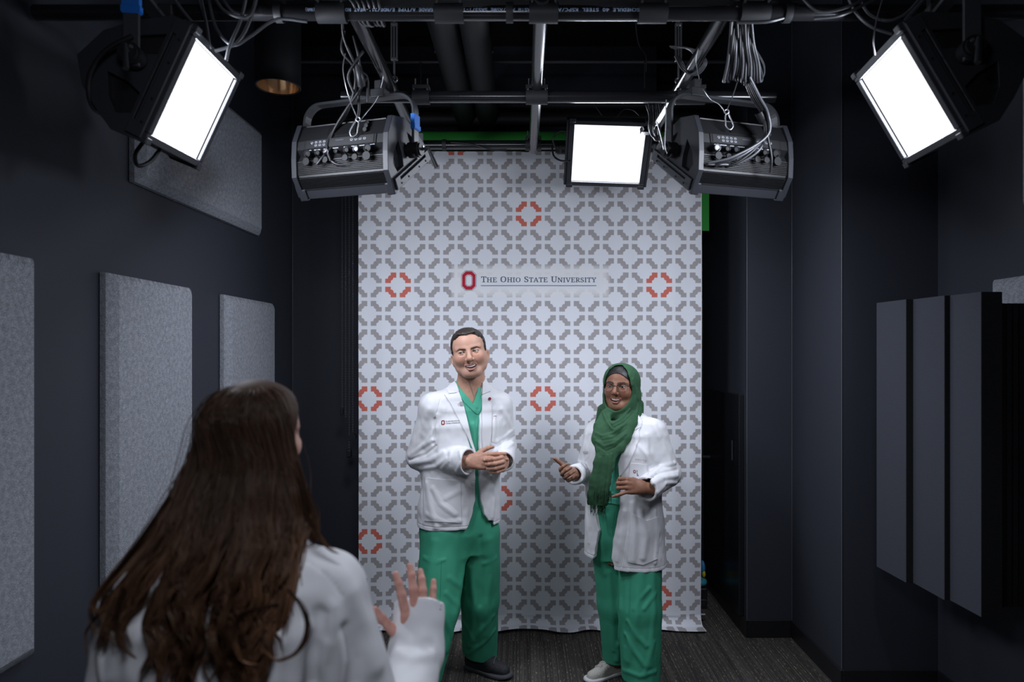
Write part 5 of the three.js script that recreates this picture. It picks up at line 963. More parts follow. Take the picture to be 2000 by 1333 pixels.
  // coat
  const coatRows = grow(rows, 0.042).map((r) => r.slice()); coatRows[0] = [0.78, -0.004, 0.0, 0.208, 0.150]; coatRows[1] = [0.86, 0.0, 0.0, 0.207, 0.148];
  const cIn = inFrame(loftField(coatRows, 2.4), T.o, T.f);
  const torsoC = U(0.05, cIn, cap(neck, shL, 0.060, 0.066), cap(neck, shR, 0.060, 0.066), cap(add(neck, [-0.004, 0.075, -0.016]), add(neck, [0, -0.02, -0.006]), 0.078, 0.082)), neckHole = cap(add(neck, [-0.004, 0.11, -0.008]), add(neck, [0, 0.0, 0.004]), 0.070, 0.072);
  const slL = U(0.03, cap(shL, elL, 0.066, 0.062)), slL2 = cap(elL, add(wrL, [0.0, 0.0, 0.0]), 0.062, 0.064), slR = cap(shR, elR, 0.064, 0.058), slR2 = cap(elR, wrR, 0.058, 0.052);
  const open = poly2([uv(889, 700, 3.22), uv(893, 742, 3.20), uv(905, 790, 3.17), uv(921, 860, 3.15), uv(934, 903, 3.14), uv(938.5, 940, 3.14), uv(938, 985, 3.14), uv(930, 1015, 3.15), uv(922, 1034, 3.15), uv(905, 1052, 3.15), uv(905, 1075, 3.15), uv(985, 1075, 3.16), uv(978, 1030, 3.16), uv(966, 1028, 3.16), uv(957, 1015, 3.16), uv(948.5, 985, 3.16), uv(945, 940, 3.16), uv(945.5, 900, 3.16), uv(944, 850, 3.17), uv(946, 790, 3.19), uv(950, 735, 3.22), uv(953, 700, 3.24)]);
  const rawCoat = (x, y, z) => Math.min(smin(smin(torsoC(x, y, z), slL(x, y, z), 0.035), slR(x, y, z), 0.035), slL2(x, y, z), slR2(x, y, z));
  const F = (pts, w, h) => foldOn(rawCoat, pts, w, h);
  const cf = sumF([
    F([[838, 800], [820, 850], [803, 890]], 0.016, 0.007), F([[856, 812], [850, 835], [836, 862]], 0.012, 0.007), F([[800, 890], [825, 872], [846, 860]], 0.010, 0.009), F([[801, 899], [832, 888], [852, 872]], 0.007, -0.005), F([[802, 906], [840, 900], [866, 884]], 0.011, 0.008), F([[822, 916], [852, 912], [872, 897]], 0.010, 0.007), F([[862, 916], [876, 900], [880, 884]], 0.010, 0.006), F([[892, 922], [902, 900], [898, 882]], 0.009, 0.005), F([[846, 866], [847, 848], [850, 820]], 0.008, -0.007),
    F([[980, 800], [994, 825], [1003, 848]], 0.012, 0.006), F([[970, 862], [988, 852], [1004, 838]], 0.009, 0.008), F([[970, 870], [988, 864], [1004, 852]], 0.007, -0.005), F([[974, 880], [990, 875], [1002, 866]], 0.009, 0.007), F([[966, 815], [965, 845], [960, 868]], 0.009, 0.006),
    F([[866, 800], [862, 850], [858, 880]], 0.015, 0.005), F([[834, 945], [842, 990], [852, 1030]], 0.014, 0.007), F([[846, 955], [862, 985], [888, 1005]], 0.012, 0.006), F([[836, 1005], [870, 1022], [898, 1018]], 0.012, 0.005), F([[908, 950], [914, 990], [908, 1030]], 0.014, 0.005), F([[823, 940], [825, 990], [823, 1030]], 0.010, -0.004), F([[960, 930], [966, 970], [962, 1010]], 0.012, 0.006), F([[895, 960], [870, 974]], 0.012, 0.004),
    F([[899, 925], [900, 980], [899, 1040]], 0.0025, -0.0018), F([[862, 775], [850, 820], [847, 860]], 0.0035, -0.003)]);
  const wristDir = unit(sub(wrL, elL)), wristDirR = unit(sub(wrR, elR));
  const coatF = (x, y, z) => {
    let t = torsoC(x, y, z), b = smin(t, slL(x, y, z), 0.035); b = smin(b, slR(x, y, z), 0.035);
    const u = uAt(x, z), w = wAt(x, z), front = w > -0.04;
    b += 0.003 * noise3(x * 6, y * 5, z * 6);
    let fd = cf(x, y, z);
    if (front && y < 1.56) {
          }
    { b = smax(b, y - 1.538 - 0.0 * w, 0.006); if (y > 1.44) b = smax(b, -neckHole(x, y, z), 0.004); }
    if (w > -0.06) b = smax(b, -Math.max(open(u, y), -0.05 - w), 0.006);
    b = smax(b, 0.795 + 0.004 * Math.sin(u * 9 + 1) - y, 0.006);
    // hem stitch
    b += 0.0015 * Math.exp(-(((y - 0.815) / 0.002) ** 2));
    const p = [x, y, z];
    let sl = slL2(x, y, z); { const along = dot(sub(p, wrL), wristDir); sl = smax(sl, along - 0.004, 0.006); if (along > -0.12) sl = smax(sl, -(slL2(x, y, z) + 0.010 + (along < -0.05 ? 0.02 : 0)), 0.003); sl += 0.0015 * Math.exp(-(((along + 0.05) / 0.003) ** 2)); }
    let sr = slR2(x, y, z); { const along = dot(sub(p, wrR), wristDirR); sr = smax(sr, along - 0.002, 0.006); if (along > -0.10) sr = smax(sr, -(slR2(x, y, z) + 0.009 + (along < -0.05 ? 0.02 : 0)), 0.003); }
    let d = smin(b, sl, 0.012); d = smin(d, sr, 0.012);
    return (d - fd + 0.0012 * noise3(x * 24, y * 18, z * 24)) * 0.85;
  };
  const torsoSolid = (x, y, z) => (smin(smin(torsoC(x, y, z), slL(x, y, z), 0.035), slR(x, y, z), 0.035) + 0.003 * noise3(x * 6, y * 5, z * 6) - cf(x, y, z)) * 0.85;
  const coatSolid = (x, y, z) => (rawCoat(x, y, z) + 0.003 * noise3(x * 6, y * 5, z * 6) - cf(x, y, z)) * 0.85;
  const coat = part('lab_coat', polygonize(coatF, [base[0] - 0.36, 0.72, base[2] - 0.24], [base[0] + 0.36, 1.56, base[2] + 0.30], { cell: 0.0045, origin: base, skin: 0.03, eps: 0.002 }), whiteCoat, root);
  for (const [nm, pts, lift] of [
    ['lapel', [[868, 772], [877, 771.5], [892, 769], [896, 764], [905, 790], [921, 858], [931, 890], [924, 880], [912, 850], [897, 822], [881, 790]], 0.005],
    ['lapel', [[941, 772], [953, 767], [957, 776], [959, 815], [958, 850], [954, 872], [943, 884], [941, 850]], 0.008],
    ['collar', [[889, 746], [893, 752], [897, 765], [892, 768], [877, 770], [872, 761], [880, 753]], 0.006],
    ['collar', [[941, 748], [948, 749], [958, 759], [958, 764], [953, 766], [941, 771]], 0.009],
    ['patch_pocket', [[832, 934], [900, 940], [901, 1022], [829, 1018]], 0.003],
    ['patch_pocket', [[960, 822], [974, 821], [974, 861], [967, 866], [960, 863]], 0.002]]) part(nm, clothPatch(torsoSolid, pts, lift, base), whiteCoat, coat);
  const fwd = T.f.z;
  for (const [a, b] of [[925, 862], [931, 950]]) button(coat, base, coatF, o3(a, b, 3.16), fwd);
  // chest print, badges and name line
  const O = (c, x, y, w, h) => { c.fillStyle = 'rgb(120,18,34)'; c.beginPath(); c.roundRect(x, y, w, h, w * 0.28); c.fill(); c.fillStyle = 'rgb(240,240,242)'; c.beginPath(); c.roundRect(x + w * 0.33, y + h * 0.24, w * 0.34, h * 0.52, w * 0.12); c.fill(); };
  const ray = (a, b) => unit(sub(o3(a, b, 2.9), o3(a, b, 3.3)));
  const deco = (name, a, b, w, h, draw, f = coatF, cw = 512, ch = 128) => { const u = T.f.x, g = patchOn(f, o3(a, b, 3.17), u, [0, 1, 0], ray(a, b), w, h, base, 12, 5); part(name, g, mat(0xffffff, 0.7, { map: canvasTex(cw, ch, draw), transparent: true, side: THREE.DoubleSide }), coat); };
  deco('embroidered_emblem', 880.5, 825.5, 0.097, 0.028, (c, W, Hh) => { O(c, 6, 12, 92, 106); c.fillStyle = 'rgb(26,26,34)'; c.font = 'bold 38px serif'; const t = (s, y) => { c.save(); c.translate(116, y); c.scale(Math.min(1, 380 / c.measureText(s).width), 1); c.fillText(s, 0, 0); c.restore(); }; c.save(); c.rotate(-0.02); t('The Ohio State University', 56); t('College of Medicine', 100); c.restore(); });
  deco('name_embroidery', 969, 813, 0.034, 0.010, (c, W, Hh) => { c.fillStyle = 'rgb(150,40,40)'; c.font = 'bold 92px sans-serif'; c.fillText('nthon', 40, 96); });
  const badge = (a, b, r, m, lab, draw) => { const p = add(march(coatSolid, o3(a, b, 2.95), mul(ray(a, b), -1), 0.5), mul(fwd, 0.0115)), g = new THREE.CylinderGeometry(r, r, 0.003, 24); g.rotateX(Math.PI / 2); g.rotateY(yaw); part('lapel_pin', mv(g, ...sub(add(p, mul(fwd, 0.0015)), base)), m, coat, lab); };
  badge(899.5, 788, 0.0095, mat(rgb(0.45, 0.45, 0.46), 0.35), 'round pale enamel pin'); badge(955, 779, 0.0075, mat(rgb(0.22, 0.03, 0.05), 0.35), 'small dark red pin');
  // shoes
  const greyLace = mat(rgb(0.10, 0.105, 0.12), 0.8), blackShoe = mat(rgb(0.016, 0.017, 0.020), 0.75), darkSole = mat(rgb(0.05, 0.052, 0.058), 0.7);
  { const heel = o3(908, 1303, 3.49); heel[1] = 0; const toe = o3(991, 1329, 3.36); makeShoe(root, base, heel, sub(toe, heel), 0.285, blackShoe, darkSole, greyLace); }
  { const heel = o3(818, 1362, 3.19); heel[1] = 0; makeShoe(root, base, heel, [-0.25, 0, 1], 0.285, blackShoe, darkSole, greyLace); }
}
// ---------------------------------------------------------------- woman in the green headscarf
{
  const base = [px3(1218, 0, 3.34)[0], 0, -3.34], o3 = px3;
  const root = thing('person', 'woman in glasses, green headscarf and open white coat gesturing with both hands', 'person', base);
  const yaw = -27 * D2R, T = { o: base, f: { x: [Math.cos(yaw), 0, -Math.sin(yaw)], y: [0, 1, 0], z: [Math.sin(yaw), 0, Math.cos(yaw)] } };
  const uAt = (x, z) => (x - T.o[0]) * T.f.x[0] + (z - T.o[2]) * T.f.x[2], wAt = (x, z) => (x - T.o[0]) * T.f.z[0] + (z - T.o[2]) * T.f.z[2];
  const uv = (px, py, d) => { const p = o3(px, py, d); return [uAt(p[0], p[2]), p[1]]; };
  const neck = o3(1217, 822, 3.34), shL = o3(1168, 846, 3.42), shR = o3(1274, 846, 3.27), elL = o3(1142, 922, 3.42), elR = o3(1306, 926, 3.25), wrL = o3(1122, 928, 3.20), wrR = o3(1263, 955, 3.09);
  const hipL = o3(1190, 1050, 3.40), hipR = o3(1252, 1050, 3.30), knL = o3(1203, 1180, 3.38), knR = o3(1250, 1190, 3.25), anL = o3(1204, 1292, 3.40), anR = o3(1252, 1345, 3.21);
  const headYaw = -27 * D2R, roll = -3 * D2R, Hf = (() => { const z = unit([Math.sin(headYaw), 0.05, Math.cos(headYaw)]), up = unit([-Math.sin(roll), Math.cos(roll), 0]), x = unit(cross(up, z)); return { x, y: cross(z, x), z }; })();
  const H = { o: o3(1214, 757, 3.33), f: Hf, s: 1.0 };
  const skin = [0.26, 0.122, 0.075];
  const head = headField({ skin, lips: [0.25, 0.105, 0.078], browColor: [0.012, 0.009, 0.008], smile: 1.0, open: 1.0, eyeOpen: 0.0045, jaw: 1.0, nose: 1.02, ears: false, browY: 0.020, browW: 0.0038, neck: [[0, -0.055, -0.022], [0, -0.18, -0.04]], neckW: 0.9 });
  const hf = inFrame((x, y, z) => head.f(x / H.s, y / H.s, z / H.s) * H.s, H.o, H.f);
  const hcol = (x, y, z) => { const q = sub([x, y, z], H.o); return head.color(dot(q, H.f.x) / H.s, dot(q, H.f.y) / H.s, dot(q, H.f.z) / H.s); };
  const HW = (p) => toWorld(H.o, H.f, mul(p, H.s));
  const rows = [[0.60, 0, 0, 0.135, 0.09], [0.78, 0, 0, 0.150, 0.10], [0.92, 0, 0, 0.135, 0.09], [1.06, 0, 0, 0.142, 0.10], [1.16, 0, 0, 0.150, 0.105], [1.24, 0, -0.01, 0.140, 0.085], [1.30, 0, -0.012, 0.09, 0.06], [1.33, 0, -0.012, 0.055, 0.05]];
  const torsoIn = inFrame(loftField(rows), T.o, T.f);
  const bodyF = U(0.03, torsoIn, cap(neck, shL, 0.04, 0.042), cap(neck, shR, 0.04, 0.042), cap(add(neck, [0, 0.05, 0]), add(neck, [0, -0.06, 0]), 0.048, 0.06), cap(shL, elL, 0.04, 0.034), cap(elL, wrL, 0.034, 0.023), cap(shR, elR, 0.04, 0.034), cap(elR, wrR, 0.034, 0.023), cap(hipL, knL, 0.075, 0.05), cap(knL, anL, 0.05, 0.036), cap(hipR, knR, 0.075, 0.05), cap(knR, anR, 0.05, 0.036));
  // hands: one held out palm up, one across the waist
  const hA = handField({ at: o3(1116, 924, 3.17), f: handFrame([-0.46, 0.02, 0.88], [-0.78, -0.52, -0.2], [-0.58, 0.45, -0.4]), size: 0.92, curls: [[30, 40, 26, 6], [36, 42, 28, 1], [40, 44, 28, -4], [42, 44, 28, -10]], thumb: { out: 52, in: -4, bend: 4 } });
  const hB = handField({ at: o3(1257, 953, 3.075), f: handFrame([-0.96, 0.16, 0.22], [0.10, 0.30, 0.95], [0.1, 1, -0.1]), size: 0.95, curls: [[62, 66, 30, 6], [58, 64, 30, 0], [50, 62, 28, -5], [12, 16, 10, -24]], thumb: { out: 20, in: 30, bend: 20 } });
  const handCol = (s) => (x, y, z, nx, ny, nz) => { const n = 0.93 + 0.10 * noise3(x * 60, y * 60, z * 60); return [s[0] * n, s[1] * n, s[2] * n]; };
  const palmCol = (x, y, z) => { const n = 0.95 + 0.1 * noise3(x * 60, y * 60, z * 60); return [0.32 * n, 0.168 * n, 0.11 * n]; };
  const box = (c, r) => [sub(c, [r, r, r]), add(c, [r, r, r])];
  part('body', mergeColored([
    polygonize(hf, [H.o[0] - 0.13, H.o[1] - 0.135, H.o[2] - 0.14], [H.o[0] + 0.13, H.o[1] + 0.14, H.o[2] + 0.14], { cell: 0.0025, origin: base, color: hcol, skin: 0.008, eps: 0.001 }),
    polygonize(bodyF, [base[0] - 0.34, 0.04, base[2] - 0.22], [base[0] + 0.34, H.o[1] - 0.12, base[2] + 0.34], { cell: 0.009, origin: base, color: handCol(skin), skin: 0.03 }),
    polygonize(hA, ...box(o3(1094, 915, 3.11), 0.13), { cell: 0.0025, origin: base, color: palmCol, skin: 0.012, eps: 0.001 }),
    polygonize(hB, ...box(o3(1225, 943, 3.05), 0.14), { cell: 0.0025, origin: base, color: handCol([0.26, 0.122, 0.075]), skin: 0.012, eps: 0.001 })]), skinMat(), root);
  addEyesTeeth(root, base, H, [-0.50, 0.02, 0.86], [0.02, 0.013, 0.01]);
  { const hr = inFrame((x, y, z) => { x /= H.s; y /= H.s; z /= H.s; return H.s * 0.8 * smax(head.bare(x, y, z) - 0.004 + 0.0004 * noise3(x * 160, y * 20, z * 20), -(y - 0.068 + 9 * x * x), 0.004); }, H.o, H.f); part('hair', polygonize(hr, [H.o[0] - 0.11, H.o[1] + 0.0, H.o[2] - 0.13], [H.o[0] + 0.11, H.o[1] + 0.13, H.o[2] + 0.13], { cell: 0.003, origin: base, skin: 0.012 }), mat(rgb(0.006, 0.0055, 0.006), 0.5), root, 'dark hair at the forehead under the scarf'); }
  // glasses
  {
    const gl = new THREE.Group(); gl.name = 'glasses'; root.add(gl); gl.userData.label = 'thin dark framed glasses';
    const fm = mat(rgb(0.015, 0.013, 0.013), 0.3), W = (p) => V(...sub(HW(p), base));
    for (const s of [1, -1]) {
      const rim = []; for (let k = 0; k < 28; k++) { const a = k / 28 * Math.PI * 2, c = Math.cos(a), sn = Math.sin(a), e = 2.6, q = Math.pow(Math.pow(Math.abs(c), e) + Math.pow(Math.abs(sn), e), -1 / e); rim.push([s * 0.0345 + 0.0255 * c * q, -0.0005 + 0.0205 * sn * q, 0.1005 - 0.006 * Math.abs((s * 0.0345 + 0.0255 * c * q) / 0.06) ** 2]); }
      part('rim', new THREE.TubeGeometry(new THREE.CatmullRomCurve3(rim.map(W), true), 64, 0.0012, 6, true), mat(rgb(0.10, 0.09, 0.085), 0.3, { metalness: 0.5 }), gl);
      part('brow_bar', tube(rim.filter((p) => p[1] > 0.011).sort((a, b) => a[0] - b[0]).map(W), 0.0027, 24, 6), fm, gl);
      const sh = new THREE.ShapeGeometry(polyShape(rim.map((p) => [p[0], p[1]]))), q = sh.attributes.position; for (let i = 0; i < q.count; i++) { const p = W([q.getX(i), q.getY(i), 0.1005 - 0.006 * (q.getX(i) / 0.06) ** 2]); q.setXYZ(i, p.x, p.y, p.z); } sh.computeVertexNormals();
      part('lens', sh, mat(0xffffff, 0.02, { transmission: 1, thickness: 0, ior: 1.5, side: THREE.DoubleSide }), gl);
      part('temple', tube([W([s * 0.060, 0.010, 0.093]), W([s * 0.070, 0.010, 0.080]), W([s * 0.078, 0.008, 0.03]), W([s * 0.079, 0.002, -0.01])], 0.0016, 16, 6), fm, gl);
    }
    part('bridge', tube([W([-0.0095, 0.004, 0.1005]), W([0, 0.008, 0.103]), W([0.0095, 0.004, 0.1005])], 0.0013, 10, 6), fm, gl);
  }
  const grow = (r, k) => r.map(([y, cx, cz, a, b]) => [y, cx, cz, a + k, b + k]);
  const scrubGreen = mat(rgb(0.075, 0.44, 0.30), 0.75), pantsGreen = mat(rgb(0.038, 0.30, 0.175), 0.78);
  // scrub top
  {
    const sc = inFrame(loftField(grow(rows, 0.020)), T.o, T.f), sh = U(0.05, sc, cap(neck, shL, 0.048, 0.055), cap(neck, shR, 0.048, 0.055)), G = (p, w, h) => foldOn(sh, p, w, h);
    const fs = sumF([G([[1208, 880], [1200, 930], [1204, 985]], 0.010, 0.006), G([[1212, 900], [1196, 945], [1190, 975]], 0.008, 0.005), G([[1190, 962], [1208, 968]], 0.006, 0.004)]);
    const f = (x, y, z) => { let d = sh(x, y, z) - fs(x, y, z) + 0.0015 * noise3(x * 14, y * 9, z * 14); const hem = o3(1200, 992, 3.18)[1]; d -= 0.003 * smooth(hem + 0.03, hem + 0.028, y); return Math.max(d, hem - y, y - 1.31) * 0.9; };
    part('scrub_top', polygonize(f, [base[0] - 0.22, 0.8, base[2] - 0.2], [base[0] + 0.24, 1.33, base[2] + 0.2], { cell: 0.005, origin: base, skin: 0.025 }), scrubGreen, root);
  }
  // trousers
  {
    const legL = U(0.02, cap(hipL, knL, 0.098, 0.092), cap(knL, anL, 0.092, 0.070)), legR = U(0.02, cap(hipR, knR, 0.106, 0.104), cap(knR, anR, 0.104, 0.092)), hips = inFrame(loftField([[0.62, 0, 0, 0.13, 0.10], [0.74, 0, 0, 0.165, 0.122], [0.94, 0, 0, 0.145, 0.105]]), T.o, T.f);
    const raw = (x, y, z) => Math.min(legL(x, y, z), legR(x, y, z), hips(x, y, z)), G = (p, w, h) => foldOn(raw, p, w, h);
    const fs = sumF([G([[1185, 1010], [1178, 1060], [1182, 1120]], 0.016, 0.006), G([[1206, 1060], [1212, 1130], [1212, 1220], [1206, 1290]], 0.014, 0.010), G([[1190, 1120], [1196, 1200], [1200, 1270]], 0.014, 0.007), G([[1250, 1120], [1244, 1200], [1226, 1290]], 0.022, 0.009), G([[1275, 1120], [1278, 1200], [1268, 1300]], 0.016, 0.007), G([[1268, 1150], [1248, 1172], [1240, 1190]], 0.010, 0.006), G([[1280, 1160], [1258, 1190]], 0.010, 0.005), G([[1226, 1215], [1246, 1245], [1262, 1262]], 0.012, 0.007), G([[1222, 1240], [1240, 1275], [1258, 1300]], 0.012, 0.007), G([[1277, 1255], [1266, 1290], [1258, 1320]], 0.010, 0.007), G([[1228, 1130], [1226, 1200], [1222, 1260]], 0.010, -0.006), G([[1218, 1310], [1250, 1322], [1280, 1312]], 0.010, 0.007)]);
    const rawF = (x, y, z) => { let d = smin(smin(legL(x, y, z), hips(x, y, z), 0.045), smin(legR(x, y, z), hips(x, y, z), 0.045), 0.006); return d - fs(x, y, z) + 0.003 * noise3(x * 8, y * 3.5, z * 8) + 0.0012 * noise3(x * 24, y * 9, z * 24); };
    const f = (x, y, z) => Math.max(rawF(x, y, z), y - 0.93, 0.050 + 0.03 * (x < base[0] ? 1 : 0) - y) * 0.85;
    const tr = part('scrub_trousers', polygonize(f, [base[0] - 0.26, 0.0, base[2] - 0.26], [base[0] + 0.28, 0.95, base[2] + 0.32], { cell: 0.006, origin: base, skin: 0.035 }), pantsGreen, root);
    part('fly_flap', clothPatch((x, y, z) => rawF(x, y, z) * 0.85, [[1183, 1000], [1200, 1000], [1196, 1046], [1188, 1040]], 0.002, base), pantsGreen, tr);
  }
  // coat
  const coatRows = grow(rows, 0.045).map((r) => r.slice()); coatRows[0] = [0.56, 0.006, 0, 0.208, 0.150]; coatRows[1] = [0.78, 0.004, 0, 0.200, 0.148]; coatRows[2] = [0.92, 0, 0, 0.188, 0.142];
  const cIn = inFrame(loftField(coatRows, 2.4), T.o, T.f), torsoC = U(0.05, cIn, cap(neck, shL, 0.056, 0.060), cap(neck, shR, 0.056, 0.060), cap(add(neck, [0, 0.045, -0.02]), add(neck, [0, -0.03, -0.01]), 0.07, 0.078));
  const slL = cap(shL, elL, 0.062, 0.054), slL2 = cap(elL, wrL, 0.052, 0.043), slR = cap(shR, elR, 0.066, 0.060), slR2 = cap(elR, wrR, 0.060, 0.056);
  const rawTorso = (x, y, z) => smin(smin(torsoC(x, y, z), slL(x, y, z), 0.035), slR(x, y, z), 0.035), rawCoat = (x, y, z) => Math.min(rawTorso(x, y, z), slL2(x, y, z), slR2(x, y, z));
  const open = poly2([uv(1196, 780, 3.2), uv(1172, 812, 3.22), uv(1162, 850, 3.24), uv(1158, 900, 3.23), uv(1152, 950, 3.23), uv(1153, 1000, 3.23), uv(1166, 1040, 3.23), uv(1160, 1070, 3.24), uv(1153, 1100, 3.24), uv(1150, 1160, 3.24), uv(1197, 1160, 3.17), uv(1193, 1110, 3.17), uv(1188, 1098, 3.17), uv(1190, 1065, 3.17), uv(1203, 1000, 3.16), uv(1205, 940, 3.16), uv(1208, 905, 3.16), uv(1218, 870, 3.17), uv(1231, 815, 3.18), uv(1236, 780, 3.2)]);
  const F = (p, w, h) => foldOn(rawCoat, p, w, h);
  const cf = sumF([
    F([[1278, 832], [1296, 870], [1310, 905]], 0.014, 0.006), F([[1262, 850], [1266, 890], [1268, 920]], 0.012, 0.006), F([[1268, 930], [1290, 912], [1318, 905]], 0.009, 0.008), F([[1266, 938], [1290, 924], [1322, 918]], 0.007, -0.006), F([[1272, 946], [1296, 934], [1322, 930]], 0.010, 0.008), F([[1284, 962], [1302, 944], [1320, 944]], 0.009, 0.007), F([[1290, 970], [1300, 952]], 0.007, -0.005), F([[1246, 870], [1262, 888], [1270, 905]], 0.008, 0.005), F([[1262, 905], [1265, 930], [1270, 945]], 0.007, -0.006),
    F([[1144, 850], [1138, 885], [1132, 910]], 0.010, 0.006), F([[1156, 855], [1150, 890], [1138, 905]], 0.008, 0.005), F([[1126, 900], [1140, 905], [1146, 915]], 0.007, 0.006),
    F([[1235, 985], [1240, 1040], [1236, 1095]], 0.013, 0.006), F([[1252, 1000], [1262, 1050], [1256, 1090]], 0.012, 0.007), F([[1280, 1000], [1283, 1050], [1280, 1100]], 0.010, 0.006), F([[1218, 1000], [1214, 1050], [1206, 1095]], 0.012, 0.005), F([[1145, 950], [1146, 1010], [1150, 1060]], 0.010, 0.005),
    F([[1228, 985], [1224, 1040], [1214, 1108]], 0.0025, -0.0018)]);
  const wdL = unit(sub(wrL, elL)), wdR = unit(sub(wrR, elR));
  const coatF = (x, y, z) => {
    let b = rawTorso(x, y, z) + 0.003 * noise3(x * 6, y * 5, z * 6); const u = uAt(x, z), w = wAt(x, z);
    b = smax(b, y - 1.40, 0.006);
    if (w > -0.06) b = smax(b, -Math.max(open(u, y), -0.05 - w), 0.006);
    const hem = 0.60 + 0.03 * smooth(0.02, -0.10, u); b = smax(b, hem - y, 0.006); b += 0.0014 * Math.exp(-(((y - hem - 0.02) / 0.002) ** 2));
    const p = [x, y, z], cuff = (s, wr, wd, t) => { const a = dot(sub(p, wr), wd); let d = smax(s, a - 0.004, 0.006) - 0.005 * smooth(-0.066, -0.062, a); if (a > -0.12) d = smax(d, -(s + 0.008 + (a < -0.04 ? 0.02 : 0)), 0.003); return d; };
    let d = smin(b, cuff(slL2(x, y, z), wrL, wdL), 0.012); d = smin(d, cuff(slR2(x, y, z), wrR, wdR), 0.012);
    return (d - cf(x, y, z) + 0.0012 * noise3(x * 24, y * 18, z * 24)) * 0.85;
  };
  const torsoSolid = (x, y, z) => (rawTorso(x, y, z) + 0.003 * noise3(x * 6, y * 5, z * 6) - cf(x, y, z)) * 0.85;
  const coat = part('lab_coat', polygonize(coatF, [base[0] - 0.36, 0.56, base[2] - 0.24], [base[0] + 0.36, 1.44, base[2] + 0.34], { cell: 0.0045, origin: base, skin: 0.03, eps: 0.002 }), whiteCoat, root);
  for (const [nm, pts, lift] of [
    ['lapel', [[1231, 838], [1240, 843], [1252, 836], [1247, 842], [1248, 858], [1240, 880], [1226, 910], [1210, 932], [1208, 906], [1220, 868]], 0.006],
    ['collar', [[1236, 815], [1246, 812], [1253, 824], [1252, 835], [1240, 842], [1231, 837]], 0.007],
    ['patch_pocket', [[1231, 905], [1264, 908], [1262, 948], [1227, 946]], 0.0025], ['patch_pocket', [[1234, 1004], [1262, 1018], [1287, 1010], [1284, 1092], [1256, 1104], [1226, 1098]], 0.004]]) part(nm, clothPatch(torsoSolid, pts, lift, base), whiteCoat, coat);
  for (const [a, b] of [[1152, 927], [1158, 1012]]) button(coat, base, torsoSolid, o3(a - 1, b, 3.2), unit([-0.2, 0, 1]), 0.007);
  const ray = (a, b) => unit(sub(o3(a, b, 2.9), o3(a, b, 3.3)));
  const deco = (name, a, b, w, h, draw, cw = 256, ch = 128, ux = T.f.x) => { const g = patchOn((x, y, z) => torsoSolid(x, y, z) - 0.0026, o3(a, b, 3.17), ux, [0, 1, 0], ray(a, b), w, h, base, 12, 5); part(name, g, mat(0xffffff, 0.7, { map: canvasTex(cw, ch, draw), transparent: true, side: THREE.DoubleSide }), coat); };
  deco('name_embroidery', 1251, 899, 0.056, 0.016, (c) => { c.fillStyle = 'rgb(150,30,50)'; c.font = '62px sans-serif'; c.save(); c.scale(0.92, 1); c.fillText('Ridhu Ary', 6, 78); c.restore(); });
  deco('pocket_emblem', 1243, 925, 0.036, 0.036, (c) => { c.fillStyle = 'rgb(110,20,38)'; c.beginPath(); c.roundRect(20, 14, 84, 52, 20); c.fill(); c.fillStyle = 'rgb(235,235,238)'; c.beginPath(); c.roundRect(46, 26, 32, 28, 8); c.fill(); c.fillStyle = 'rgb(60,30,45)'; c.fillRect(142, 12, 20, 30); c.fillRect(150, 52, 16, 56); c.fillRect(176, 88, 22, 18); });
  deco('embroidered_text', 1143.5, 885, 0.034, 0.020, (c) => { c.fillStyle = 'rgb(24,24,34)'; c.font = 'bold 40px serif'; c.fillText('University', 20, 52); c.fillText('Medicine', 36, 98); }, 256, 128, [1, 0, 0]);
  // headscarf
  {
    const scarfM = mat(rgb(0.023, 0.085, 0.036), 0.85, { sheen: 0.3, sheenColor: rgb(0.1, 0.2, 0.1) });
    const hood = inFrame((x, y, z) => {
      x /= H.s; y /= H.s; z /= H.s;
      const shell = smin(smin(head.bare(x, y, z) - 0.014, cap([0, -0.06, -0.03], [0, -0.17, -0.03], 0.080, 0.088)(x, y, z), 0.05), cap([0, -0.10, 0.02], [0, -0.15, 0.0], 0.062, 0.08)(x, y, z), 0.04);
      // opening: an upright oval round the face, running down to the chin
      const ox = x / 0.0705, oy = (y + 0.018) / (y > -0.018 ? 0.128 : 0.098), hole = Math.max((Math.sqrt(ox * ox + oy * oy) - 1) * 0.06, 0.018 - z + 0.15 * Math.max(0, y - 0.03));
      return H.s * 0.8 * smax(shell, -hole, 0.008);
    }, H.o, H.f);
    const S = (a, b, d) => o3(a, b, d), fl = (pts, r, n, th, r2) => { const s = []; for (let i = 1; i < pts.length; i++) s.push(flatCap(pts[i - 1], pts[i], typeof r === 'function' ? r((i - 1) / (pts.length - 1)) : r, typeof r === 'function' ? r(i / (pts.length - 1)) : (r2 || r), n, th)); return U(0.008, ...s); };
    const fwd = unit([Math.sin(-15 * D2R), 0.15, Math.cos(-15 * D2R)]);
